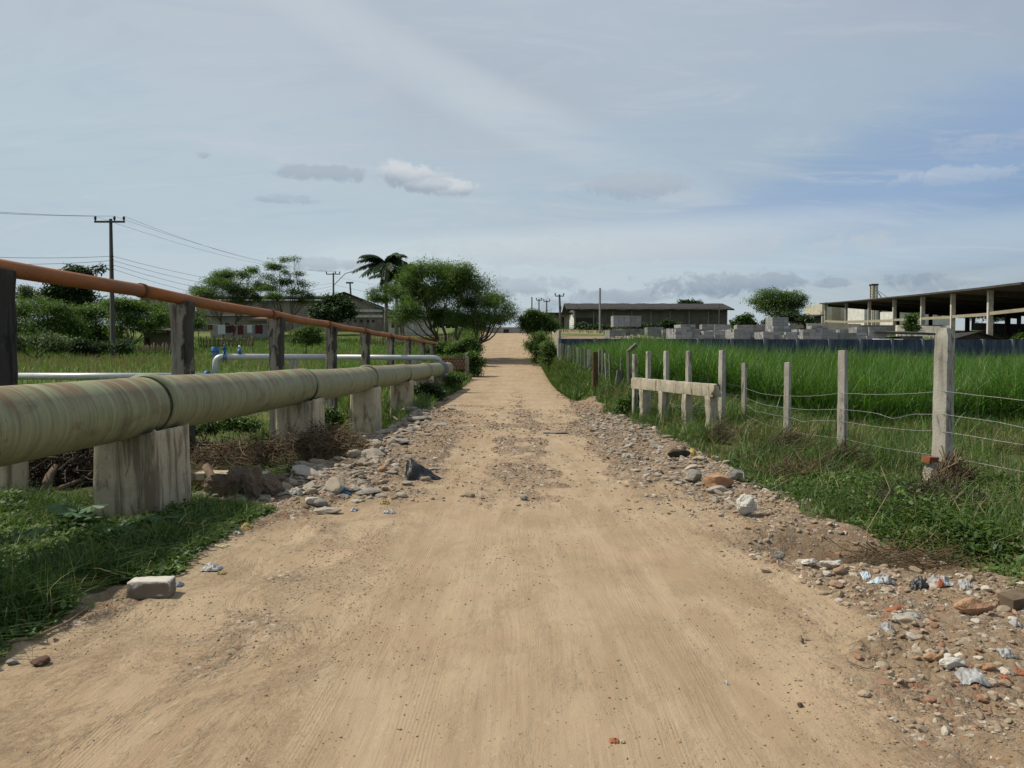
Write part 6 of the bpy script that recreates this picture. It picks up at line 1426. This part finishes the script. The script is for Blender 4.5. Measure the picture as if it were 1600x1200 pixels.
def litter(px, py, w, d, label, mat, seed, h=.05, cat='litter', name='plastic_scrap', rz=0, up=0):
    p = G(px, py); k = p.y / 1200; W_l = w * k; Dp = d * k * 2.2; r = np.random.default_rng(seed); n = 22
    U, Vv = np.meshgrid(np.linspace(-.5, .5, n), np.linspace(-.5, .5, n), indexing='ij'); u = U.ravel(); v = Vv.ravel()
    ang_ = np.arctan2(v, u); rad = 1 - .32 * vn2(np.cos(ang_) * 2 + seed, np.sin(ang_) * 2, seed)
    e_ = np.clip(1 - (2 * np.maximum(abs(u), abs(v))) ** 2, 0, 1)
    rdg = 1 - 2 * np.abs(vn2(u * 3.1 + seed * 5.3, v * 3.1 + 2, seed)); rdg2 = 1 - 2 * np.abs(vn2(u * 6.5 + seed, v * 6.5 + 7, seed + 3))
    x = u * rad * W_l + .07 * W_l * vn2(u * 6, v * 6, seed + 9); y = v * rad * Dp + .07 * Dp * vn2(u * 6, v * 6, seed + 10)
    z = .8 * h * (.50 * np.clip(e_, 0, 1) ** .35 * (.15 + .85 * rdg ** 2) + .40 * rdg2 * (.3 + e_)) + .003
    V = rotz(np.stack([x, y, z], 1), rz) + np.array([p.x, p.y + Dp * .3, p.z + up]); V[:, 2] += 0
    gx_ = H(V[:, 0], V[:, 1]) - p.z; V[:, 2] += gx_
    idx = np.arange(n * n).reshape(n, n); Q = np.stack([idx[:-1, :-1], idx[1:, :-1], idx[1:, 1:], idx[:-1, 1:]], -1).reshape(-1, 4)
    o = raw_mesh(name, V, quads=Q, mat=mat, org=tuple(p)); return tag(o, label, cat)
litter(314, 836, 22, 12, 'clear plastic cup-like film in the weeds near the nearest pier', M_clear, 1, .09)
litter(336, 820, 18, 8, 'white folded film in the weeds just behind the clear one', M_clear, 2, .07)
litter(342, 829, 22, 5, 'pale green-white film strip at the end of the near weeds', M_lblue, 3, .03)
litter(385, 826, 15, 6, 'yellow peel-like scrap at the end of the near weeds', M_yellow, 4, .04)
litter(372, 834, 12, 6, 'white crumb of film beside the yellow scrap', M_clear, 5, .03)
litter(345, 855, 22, 6, 'pale yellow paper scrap on the sandy road edge', simple('faded paper', (.55, .48, .28), (.42, .36, .22), 12), 6, .03)
litter(328, 893, 30, 10, 'crumpled clear bag on the sand behind the whitish block', M_clear, 7, .07)
litter(346, 898, 13, 4, 'small yellow plastic chip beside the crumpled clear bag', M_yellow, 8, .03)
litter(274, 918, 20, 7, 'dusty film tucked against the whitish block', M_greyp, 9, .05)
litter(540, 772, 18, 9, 'dark blue rag in the rubble left of the road', M_teal, 10, .09)
litter(552, 799, 10, 8, 'white wrapper standing in the rubble near the sandy road', M_clear, 11, .05)
litter(608, 803, 18, 5, 'white bottle shard at the rubble edge nearest the sandy road', M_clear, 12, .05)
litter(600, 788, 14, 6, 'yellowed plastic net in the rubble below the black bag', M_yellow, 13, .06)
litter(565, 785, 8, 5, 'small yellowed scrap in the rubble left of the plastic net', M_yellow, 14, .04)
litter(455, 790 - 16, 30, 14, 'bleached tangled net beside the muddy clods', simple('bleached net', (.42, .40, .34), (.25, .23, .19), 30), 15, .12)
litter(370, 740, 26, 16, 'pale crumpled sack among stones under the brush heap', simple('dirty sack', (.36, .35, .30), (.22, .21, .17), 20), 16, .2)
litter(108, 745, 20, 8, 'clear bottle-like film in the dark tangle left of the nearest pier', M_clear, 17, .08)
litter(1085, 712, 14, 10, 'bright yellow plastic by the charred log', M_yellow, 18, .14)
litter(1354, 905, 12, 6, 'small pale blue film chip beside the long white fragment', M_lblue, 19, .04)
litter(1369, 914, 20, 7, 'pale blue film lying on the gravel below the muddy rill', M_lblue, 20, .04)
litter(1390, 912, 16, 9, 'clear upright film scrap next to the pale blue film', M_clear, 21, .07)
litter(1440, 922, 26, 10, 'black plastic in the litter heap at the near weeds', M_bag, 22, .10)
litter(1475, 918, 30, 14, 'white bag in the litter heap at the near weeds', M_clear, 23, .12)
litter(1512, 920, 16, 10, 'white wrapper at the far end of the litter heap', M_clear, 24, .09)
litter(1470, 921, 10, 7, 'orange scrap in the middle of the litter heap', M_orangeb, 25, .10)
litter(1420, 972, 34, 9, 'translucent greyish film in the near rubble', simple('cloudy film', (.36, .37, .32), (.26, .27, .24), 9, .4), 26, .03)
litter(1390, 990, 14, 12, 'small bright white plastic in the near rubble', M_clear, 27, .06)
litter(1527, 1066, 38, 18, 'crumpled white plastic bag, largest in the near rubble', M_clear, 28, .07)
litter(1577, 1028, 22, 9, 'crumpled silver wrapper in the near rubble', M_clear, 29, .05)
litter(1590, 978, 14, 6, 'white strip of plastic beside the big yellow brown rock', M_clear, 30, .04)
litter(1592, 1055, 24, 9, 'broken orange tile piece in the near rubble', M_orangeb, 31, .03, 'tile', 'tile_shard')
litter(1574, 1065, 12, 7, 'small orange tile crumb by the broken orange tile', M_orangeb, 32, .03, 'tile', 'tile_shard')
litter(1400, 952, 26, 7, 'reddish tile piece in the near rubble below the pale blue film', simple('red tile', (.33, .13, .07), (.24, .10, .06), 20), 33, .02, 'tile', 'tile_shard')
litter(960, 1163, 14, 5, 'curled orange leaf on the smooth near road', M_orangeb, 34, .018, 'leaf', 'dry_leaf')
litter(973, 1162, 7, 4, 'tiny pale leaf beside the curled orange leaf', simple('pale leaf', (.5, .42, .3), (.4, .33, .24), 20), 35, .015, 'leaf', 'dry_leaf')
litter(1137, 1070, 5, 7, 'tiny white paper chip on the smooth road', M_clear, 36, .012)
litter(1262, 748, 16, 8, 'reddish brick crumb in the grass before the wire fence', simple('brick crumb', (.30, .11, .06), (.22, .09, .05), 20), 37, .08, 'brick', 'brick_shard')
litter(985 + 150, 672, 9, 8, 'pale grey container scrap at the near leg of the railing', M_greyp, 38, .18)
b_ = G(1588, 958); mb = MB(); mb.box(b_ + Vector((.1, .14, .03)), (.2, .12, .08), .25, tilt=(.1, -.08)); o = mb.build('block', M_sticd, org=b_, rough=(.006, 9)); tag(o, 'dark block lying in the weeds beside the big yellow brown rock', 'block')
# castor plants
def castor(p, h, nl, label, seed, sz=.2):
    r = random.Random(seed); e = empty('castor_plant', p, label, 'plant'); mb = MB(); mb.tube([p, p + Vector((.01, 0, h * .5)), p + Vector((.02, .01, h))], [.012, .01, .007], 6); mb.build('stem', M_castor, e)
    for i in range(nl):
        a = 2.4 * i + r.uniform(-.3, .3); c = p + Vector((0, 0, h * (.55 + .45 * i / nl))); tip = c + Vector((math.cos(a), math.sin(a), .35)) * sz * .8
        V = [tip]; F = []; n = 7 * 6; tilt = r.uniform(.1, .5)
        for k in range(n):
            b = 2 * math.pi * k / n; lobe = .42 + .58 * abs(math.cos(b * 3.5)) ** .8; rr = sz * lobe
            V.append(tip + Vector((rr * math.cos(a + b), rr * math.sin(a + b), -.35 * rr * abs(math.sin(b * .5 + .3)) - .12 * rr * abs(math.sin(b * 3.5)) + tilt * .15 * rr * math.cos(b))))
        for k in range(n): F.append((0, 1 + k, 1 + (k + 1) % n))
        mb = MB(); mb.add(V, F, False, r.random()); mb.tube([c, c.lerp(tip, .5) + Vector((0, 0, .01)), tip], .005, 5, rnd=.5); mb.build('leaf', M_castor, e)
castor(Vector((at(105, 0, 7.0).x, 7.0, Hs(at(105, 0, 7.0).x, 7.0))), .28, 5, 'castor plant with big star leaves in front of the dark tangle', 1, .15)
castor(Vector((at(160, 0, 6.6).x, 6.6, Hs(at(160, 0, 6.6).x, 6.6))), .15, 4, 'small castor plant before the nearest pier', 2, .11)
castor(Vector((at(245, 0, 7.0).x, 7.0, Hs(at(245, 0, 7.0).x, 7.0))), .13, 6, 'low leafy weed at the foot of the nearest pier', 3, .09)
castor(Vector((at(60, 0, 5.9).x, 5.9, Hs(at(60, 0, 5.9).x, 5.9))), .18, 4, 'bright broad-leaved plant in the near weeds', 4, .13)
castor(Vector((at(10, 0, 6.4).x, 6.4, Hs(at(10, 0, 6.4).x, 6.4))), .22, 4, 'dark blue-green castor plant at the first dark pillar', 5, .14)

# ---------------------------------------------------------------- trees and bushes
def leaves(name, blobs, n_tot, size, asp, mat, parent, seed, droop=.3, gap=.02, tuft=10, spread=.22, shell=.55, gfreq=1.1):
    r = np.random.default_rng(seed); B = np.array(blobs, float); vol = (B[:, 3] * B[:, 4] * B[:, 5]) ** (2 / 3); pr = vol / vol.sum()
    nt = n_tot // tuft; bi = r.choice(len(B), nt, p=pr); d = r.normal(size=(nt, 3)); d /= np.linalg.norm(d, axis=1, keepdims=True)
    rad = r.uniform(0, 1, nt) ** shell; rad *= 1 + .16 * r.normal(size=nt)
    c = B[bi, :3] + d * rad[:, None] * B[bi, 3:6]
    k = vn3(c * gfreq + seed * 3.1, 5) + .5 * vn3(c * gfreq * 2.3, 6) > gap - .25; c = c[k]; d = d[k]; nt = len(c)
    n = nt * tuft; cc = np.repeat(c, tuft, 0); sp = spread * r.normal(size=(n, 3)) * np.array([1, 1, .55]); p = cc + sp
    a = r.uniform(0, 2 * np.pi, n); tl = r.normal(-droop, .45, n); L = size * r.uniform(.55, 1.35, n)
    u = np.stack([np.cos(a) * np.cos(tl), np.sin(a) * np.cos(tl), np.sin(tl)], 1); v = np.stack([-np.sin(a), np.cos(a), r.normal(0, .5, n)], 1); v /= np.linalg.norm(v, axis=1, keepdims=True)
    wv = v * (L * asp / 2)[:, None]; V = np.stack([p, p + u * (L * .5)[:, None] + wv, p + u * L[:, None] - np.array([0, 0, 1]) * (L * .12)[:, None], p + u * (L * .5)[:, None] - wv], 1).reshape(-1, 3)
    Q = np.arange(n)[:, None] * 4 + np.array([[0, 1, 2, 3]]); rn = np.repeat(np.clip(np.repeat(r.uniform(0, .85, nt), tuft) * .6 + r.uniform(0, .4, n), 0, 1), 4)
    return raw_mesh(name, V, quads=Q, mat=mat, parent=parent, smooth=False, attrs={'rnd': rn})
def limbs(mb, base, forks, r0, seed, wob=.25):
    r = np.random.default_rng(seed)
    for (start, end, ra, rb) in forks:
        d = end - start; n = 7; pts = []
        for i in range(n):
            t = i / (n - 1); q = start.lerp(end, t) + Vector((0, 0, 1)) * (-.12 * d.length * math.sin(math.pi * t) * (1 if d.z > 0 else 0) * .6)
            if 0 < i < n - 1: q += Vector(r.normal(0, wob * .08 * d.length, 3))
            pts.append(q)
        mb.tube(pts, [ra + (rb - ra) * i / (n - 1) for i in range(n)], 6, caps=False)
def tree(name, label, px, D_, blobs, leafn, size, mat, seed, asp=.4, r0=.16, trunks=((0, 0),), cat='tree', group=None, droop=.3, gap=.02, bark=None, yr=.8, spread=.22, twigs=26, shell=.55, fork=.3, gfreq=1.1, tuft=10):
    r = np.random.default_rng(seed); x = (px - 800) / 1200 * D_; zb = Hs(x, D_); e = empty(name, (x, D_, zb), label, cat, group)
    ks = D_ / 1200; B = []
    wid = (max(b[0] for b in blobs) - min(b[0] for b in blobs)) * ks
    for (bx, by, rx, ry) in blobs:
        oy = r.uniform(-1, 1) * wid * .32 * yr; q = at(bx, by, D_); B.append((q.x, D_ + oy, q.z, rx * ks, rx * ks * yr, ry * ks))
    leaves('crown', B, leafn, size, asp, mat, e, seed, droop, gap, spread=spread, shell=shell, gfreq=gfreq, tuft=tuft)
    mb = MB(); zmin = min(b[2] - b[5] for b in B); top = max(b[2] for b in B)
    bases = [Vector((x + tx * ks, D_ + ty, Hs(x + tx * ks, D_ + ty) - .15)) for tx, ty in trunks]
    for bi, bs in enumerate(bases):
        mine = [b for k, b in enumerate(B) if min(range(len(bases)), key=lambda q: abs(bases[q].x - b[0]) + .01 * q) == bi] or [B[0]]
        cx_ = sum(b[0] for b in mine) / len(mine); zf = bs.z + max(.3, (top - bs.z) * fork); fk = Vector((bs.x + (cx_ - bs.x) * .25, bs.y, zf))
        limbs(mb, bs, [(bs, fk, r0, r0 * .78)], r0, seed + bi)
        for b in mine:
            c = Vector(b[:3]); limbs(mb, bs, [(fk, c, r0 * .55, r0 * .14)], r0, seed + bi + 3)
            for k in range(max(2, twigs // len(B))):
                d = r.normal(size=3); d /= np.linalg.norm(d); t = r.uniform(.45, .95); s0 = fk.lerp(c, t); en = c + Vector(d * np.array(b[3:6]) * .85)
                limbs(mb, bs, [(s0, en, r0 * .16, r0 * .035)], r0, seed + k, .4)
    mb.build('trunk', bark or M_bark, e)
    return e
# big roadside tree
tree('roadside_tree', 'broad feathery green tree leaning over the road edge, largest of all', 722, 66, [(665, 425, 30, 16), (695, 422, 28, 14), (640, 436, 22, 14), (722, 430, 26, 16), (745, 448, 26, 16), (768, 466, 24, 16), (788, 484, 20, 13), (700, 455, 34, 20), (660, 462, 32, 20), (735, 472, 32, 18), (640, 486, 26, 16), (622, 500, 14, 10), (685, 490, 30, 15), (725, 500, 26, 13), (760, 496, 26, 12), (655, 448, 26, 14), (780, 472, 16, 10), (712, 438, 30, 14), (796, 490, 12, 10), (775, 498, 20, 9), (745, 506, 20, 8)],
     80000, .27, M_mesq, 11, .20, .17, ((-28, .6), (-8, -.5), (16, .4), (-32, 1.4)), droop=.25, gap=.045, spread=.30, twigs=120, fork=.16, shell=.62)
tree('feathery_tree', 'pale feathery tree between the palms and the big roadside tree', 632, 82, [(590, 455, 12, 7), (605, 450, 18, 8), (625, 458, 18, 9), (600, 466, 20, 8), (640, 470, 16, 10), (585, 466, 9, 6)], 14000, .30, M_mesq, 12, .2, .1, droop=.3, gap=.08, spread=.3)
tree('wide_tree', 'wide thin-crowned tree above the grey pillar of the orange pipe', 362, 86, [(345, 428, 22, 9), (330, 440, 24, 10), (310, 452, 18, 8), (352, 445, 26, 10), (385, 432, 16, 8), (395, 445, 20, 8), (372, 455, 26, 9), (335, 460, 26, 8), (388, 420, 10, 5), (398, 462, 16, 8), (320, 468, 20, 7), (365, 470, 22, 7)], 40000, .27, M_mesq, 13, .24, .12, ((-14, .4), (2, 0)), droop=.15, gap=.10, spread=.24, twigs=80, fork=.28)
tree('layered_tree', 'open layered tree with gaps of sky next to the wide thin-crowned one', 446, 84, [(435, 404, 14, 4), (462, 404, 14, 4), (425, 416, 20, 5), (415, 432, 20, 6), (450, 425, 14, 5), (466, 428, 10, 4), (440, 440, 20, 6), (475, 442, 14, 6), (418, 450, 20, 6), (460, 456, 22, 6), (482, 462, 12, 6), (436, 464, 20, 6), (472, 470, 14, 4)], 20000, .25, M_mesq, 14, .24, .11, ((-3, 0), (6, .3)), droop=.05, gap=.12, spread=.22, twigs=110, fork=.30)
tree('round_tree', 'round dark dense tree in front of the old warehouse gable', 520, 98, [(520, 470, 20, 12), (505, 482, 18, 12), (538, 480, 18, 13), (520, 490, 28, 12), (492, 488, 10, 8), (548, 490, 9, 8)], 13000, .34, M_dark, 15, .6, .16, spread=.3, gap=-.1)
tree('leafy_dark_tree', 'dark tree rising over the field bushes left of the tall power pole', 110, 84, [(115, 425, 18, 9), (100, 440, 22, 12), (130, 445, 22, 14), (88, 455, 20, 12), (120, 462, 30, 16), (140, 425, 11, 5), (150, 418, 5, 3), (95, 470, 24, 10)], 15000, .42, M_dark, 16, .5, .2, spread=.34, gap=-.02)
G_B = 'bushes along the far side of the field'
bl = [('first bushy tree from the field end, bright on top', 20, 66, [(-15, 480, 40, 20), (20, 485, 36, 20), (50, 480, 30, 16), (30, 510, 45, 20), (-10, 515, 40, 20)], M_mesq, 14000),
      ('bushy tree with a bright rounded top left of the tall power pole', 78, 64, [(60, 478, 28, 15), (92, 485, 30, 16), (75, 505, 40, 20), (110, 510, 30, 20), (50, 520, 30, 20)], M_bush, 14000),
      ('dark bushy tree directly left of the tall power pole', 125, 68, [(125, 490, 26, 14), (150, 488, 22, 16), (135, 515, 36, 22), (160, 520, 20, 20)], M_mesq, 12000),
      ('spreading bushy tree right of the tall power pole', 205, 66, [(185, 475, 22, 14), (210, 478, 26, 12), (240, 486, 24, 14), (255, 496, 18, 12), (200, 500, 34, 16), (232, 508, 26, 12), (180, 516, 18, 16)], M_mesq, 15000),
      ('low pale bush in front of the field bushes', 52, 56, [(30, 535, 26, 14), (60, 530, 22, 12), (90, 538, 24, 12)], M_pale, 7000),
      ('low dark bush at the foot of the tall power pole', 142, 58, [(125, 540, 20, 12), (150, 543, 18, 10), (185, 540, 14, 12)], M_dark, 5000),
      ('hazy pale tree at the field end', 42, 92, [(42, 452, 14, 6), (50, 462, 14, 8), (30, 462, 14, 8)], M_pale, 4000),
      ('small tree between the lean-to and the grey pillar', 290, 72, [(275, 500, 14, 14), (300, 492, 20, 16), (312, 505, 14, 10), (262, 512, 12, 12)], M_mesq, 6000)]
for i, (lab, px, D_, bb, mt, n) in enumerate(bl): tree('field_bush', lab, px, D_, bb, n, .27, mt, 30 + i, .3, .12, cat='bush', group=G_B, spread=.26, twigs=30, fork=.2, gap=0)
tree('young_tree', 'small young feathery tree in the field just before the second far pillar', 478, 58, [(470, 520, 16, 8), (488, 514, 16, 8), (480, 530, 20, 8), (462, 532, 12, 6), (496, 528, 10, 7)], 7000, .2, M_mesq, 40, .26, .05, spread=.18, twigs=40, fork=.45, gap=.03)
for i, (px, D_, bb, mt, lab) in enumerate([(738, 60, [(716, 540, 14, 7), (734, 534, 12, 8), (744, 544, 10, 8), (726, 549, 16, 6), (705, 546, 10, 5)], M_mesq, 'bushy shrub under the big roadside tree at the road edge'),
        (742, 50, [(722, 560, 14, 7), (738, 557, 11, 8), (748, 566, 8, 8), (730, 572, 16, 8), (744, 580, 8, 5), (714, 570, 10, 6)], M_grass, 'rounded shrub bulging over the road edge below the big tree'),
        (700, 62, [(690, 542, 16, 8), (710, 548, 14, 7), (672, 545, 12, 6)], M_bush, 'low shrub behind the pierced brick screen'),
        (690, 36, [(672, 592, 13, 7), (692, 597, 15, 8), (709, 592, 13, 7), (662, 604, 13, 9), (722, 588, 9, 5), (700, 606, 12, 6)], M_bush, 'shrub swallowing the end of the green pipeline'),
        (672, 29, [(648, 612, 12, 10), (668, 607, 15, 9), (683, 615, 11, 8), (655, 628, 13, 6), (672, 626, 9, 5)], M_dark, 'dark weeds crowding the small pier of the green pipeline')]):
    tree('shrub', lab, px, D_, bb, 9000 if D_ > 40 else 6000, .16 if D_ > 40 else .12, mt, 60 + i, .45, .04, cat='shrub', spread=.16 if D_ > 40 else .1, twigs=14, fork=.3, gap=-.1)
tree('ditch_shrub', 'dark shrub behind the brush heap below the green pipeline', 352, 19, [(330, 664, 16, 9), (358, 660, 18, 10), (384, 664, 14, 9), (308, 668, 12, 8)], 7000, .09, M_bush, 91, .45, .02, cat='shrub', spread=.09, twigs=14, fork=.3, gap=-.05, gfreq=2.5)
tree('ditch_shrub', 'leafy weeds between the second pier and the creek-bed pier', 524, 22, [(518, 650, 9, 12), (530, 660, 9, 12), (522, 672, 10, 8)], 4500, .09, M_grass, 92, .45, .02, cat='shrub', spread=.09, twigs=10, fork=.3, gap=-.05, gfreq=2.5)
# right hand trees
tree('roadside_bush', 'rounded green bush beyond the pale roadside wall', 838, 68, [(825, 500, 16, 11), (845, 498, 18, 11), (862, 508, 13, 10), (838, 512, 22, 9), (818, 510, 11, 8), (832, 490, 12, 6)], 16000, .2, M_bush, 71, .4, .09, cat='bush', spread=.18, gap=-.1)
for i, (px, D_, bb) in enumerate([(848, 60, [(842, 526, 12, 9), (852, 538, 11, 10), (836, 545, 10, 9), (846, 556, 12, 7), (828, 538, 7, 8), (836, 563, 7, 5)]), (856, 50, [(854, 564, 9, 6), (860, 550, 8, 12), (866, 562, 7, 8), (856, 540, 6, 8)])]):
    tree('hedge_shrub', ['dark trailing shrub spilling down the road verge under the rounded bush', 'lower grassy shrub spilling onto the verge by the blue wall corner'][i], px, D_, bb, 8000, .17, M_mesq if i else M_bush, 75 + i, .3, .04, cat='shrub', spread=.2, gap=.03)
tree('spreading_tree', 'umbrella shaped tree between the long warehouse and the open shed', 1213, 118, [(1205, 458, 26, 8), (1228, 462, 24, 9), (1190, 468, 20, 8), (1245, 474, 18, 8), (1210, 472, 30, 9), (1232, 484, 20, 8), (1195, 480, 18, 7), (1215, 488, 22, 8), (1253, 466, 8, 4)], 22000, .36, M_mesq, 81, .26, .2, spread=.36, twigs=90, gap=.07, fork=.25)
tree('dark_bush', 'dark bush under the umbrella shaped tree', 1238, 112, [(1238, 494, 20, 8), (1222, 500, 16, 6), (1255, 500, 12, 6), (1205, 502, 10, 4)], 7000, .34, M_dark, 82, .5, .1, cat='bush', spread=.3, gap=-.1)
tree('leafy_sapling', 'leafy sapling at the corner of the long warehouse yard', 1160, 80, [(1150, 505, 10, 6), (1163, 498, 10, 7), (1173, 506, 9, 6), (1160, 510, 16, 5), (1168, 493, 5, 3)], 3200, .34, M_bush, 83, .5, .07, spread=.2, gap=0)
tree('sapling', 'thin young tree growing in front of the platform wall', 1425, 56, [(1426, 495, 9, 6), (1420, 508, 6, 5), (1432, 512, 6, 5), (1425, 502, 7, 4), (1424, 516, 7, 4)], 2000, .2, M_bush, 84, .5, .03, spread=.12, gap=0)
tree('yard_bush', 'bush in the yard against the long warehouse wall', 1045, 100, [(1040, 506, 12, 6), (1055, 508, 14, 5), (1020, 510, 12, 4), (995, 508, 10, 4)], 6000, .3, M_dark, 85, .45, .06, cat='bush', spread=.26, gap=-.1)
tree('yard_bush', 'low bush against the near end of the long warehouse wall', 920, 105, [(910, 510, 12, 6), (930, 512, 14, 5), (948, 513, 8, 4)], 4500, .3, M_dark, 86, .45, .06, cat='bush', spread=.26, gap=-.1)
tree('back_tree', 'treetop showing above the long warehouse roof', 1077, 175, [(1070, 474, 9, 5), (1085, 474, 10, 4)], 3000, .5, M_dark, 87, .5, .15, spread=.4, gap=-.1)
tree('corner_bush', 'bright bush showing above the blue wall beyond the gabled hut', 1597, 58, [(1592, 532, 10, 5), (1604, 528, 12, 7)], 4000, .2, M_bush, 88, .5, .05, cat='bush', spread=.16, gap=-.1)
tree('verge_bush', 'dense leafy bush at the far end of the chalky railing', 985, 21.5, [(978, 630, 14, 11), (992, 622, 14, 11), (985, 640, 18, 10), (968, 640, 8, 8), (1000, 638, 10, 10), (1002, 610, 9, 9)], 6500, .075, M_bush, 89, .6, .02, cat='bush', spread=.06, gap=-.15, twigs=18, gfreq=3)
tree('far_tree', 'dim tree behind the open shed rear columns', 1530, 170, [(1515, 490, 16, 8), (1540, 488, 18, 8), (1560, 494, 14, 7)], 4000, .5, M_pale, 90, .5, .15, spread=.5, gap=-.1)
# far tree line beyond everything
for i, (px, w) in enumerate([(-150, 90), (-40, 80), (640, 70), (700, 60), (560, 60), (440, 70), (250, 60)]):
    tree('distant_tree', ['far tree line crown beyond the field corner', 'far crown next to the field corner', 'distant crown behind the roadside house', 'distant crown behind the big roadside tree', 'distant crown behind the old warehouse gable', 'distant crown behind the layered tree', 'distant crown behind the pink house'][i], px, 150, [(px - w * .3, 502, w * .4, 12), (px, 496, w * .45, 14), (px + w * .3, 503, w * .4, 12)], 4000, .6, M_dark, 95 + i, .5, .2, group='distant trees', spread=.6, gap=-.1, twigs=6)
# palms
def palm(px, D_, ptop, label, nf, Lf, seed, pb, lean=0):
    r = random.Random(seed); x = (px - 800) / 1200 * D_; zb = Hs(x, D_); top = at(px, ptop, D_); e = empty('palm', (x, D_, zb), label, 'palm')
    mb = MB(); mb.tube([(x, D_, zb - .2), (x + lean * .3, D_, zb + (top.z - zb) * .4), (x + lean, D_, top.z)], [.26, .22, .16], 10); mb.build('trunk', M_barkl, e)
    mb = MB(); mb.tube([(x + lean, D_, top.z - .2), (x + lean, D_, top.z + 1.1)], [.17, .11], 8); mb.build('crownshaft', M_bush, e)
    for i in range(nf):
        a = 2.4 * i + r.uniform(-.2, .2); up = r.uniform(.2, 1.35) if i > nf * .3 else r.uniform(-.1, .5); d = Vector((math.cos(a), math.sin(a) * .9, 0)); L = Lf * r.uniform(.8, 1.1)
        c = Vector((x + lean, D_, top.z + 1.0)); pts = []
        wind = Vector((-.25, 0, 0))
        for k in range(12):
            t = k / 11; pts.append(c + (d * (math.cos(up) * t + .25 * t * t) + Vector((0, 0, math.sin(up) * t - .62 * t * t * (1.3 - .5 * math.sin(up))))) * L + wind * t * t * L * .5)
        mb = MB(); mb.tube(pts, [.05 * (1 - .8 * k / 11) for k in range(12)], 4, caps=False, rnd=.5)
        for k in range(1, 11):
            for q in range(6):
                o_ = pts[k].lerp(pts[k + 1], q / 6) if k < 11 else pts[k]; tg = (pts[k + 1] - pts[k]).normalized(); sd_ = tg.cross(Vector((0, 0, 1))).normalized()
                for s_ in (-1, 1):
                    l = .85 * (1 - abs(k / 11 - .4) * .7) * r.uniform(.8, 1.15); tip = o_ + (sd_ * s_ * .75 + tg * .55 + Vector((0, 0, -.55 + r.uniform(-.2, .2)))) * l; mid = o_.lerp(tip, .5) + tg * .07
                    mb.add([o_, mid, tip, o_.lerp(tip, .5) - tg * .10], [(0, 1, 2, 3)], False, r.random())
        mb.build('frond', M_palm, e)
palm(604, 86, 427, 'taller royal palm with wind-swept fronds behind the feathery tree', 22, 3.2, 1, 500)
palm(620, 90, 446, 'second palm trunk beside the taller royal palm, its crown lower', 11, 2.4, 2, 500)
palm(629, 92, 434, 'shorter palm nearest the big roadside tree', 12, 2.5, 3, 500)
print('script done, objects', len(bpy.data.objects), 'verts', sum(len(m.vertices) for m in bpy.data.meshes))
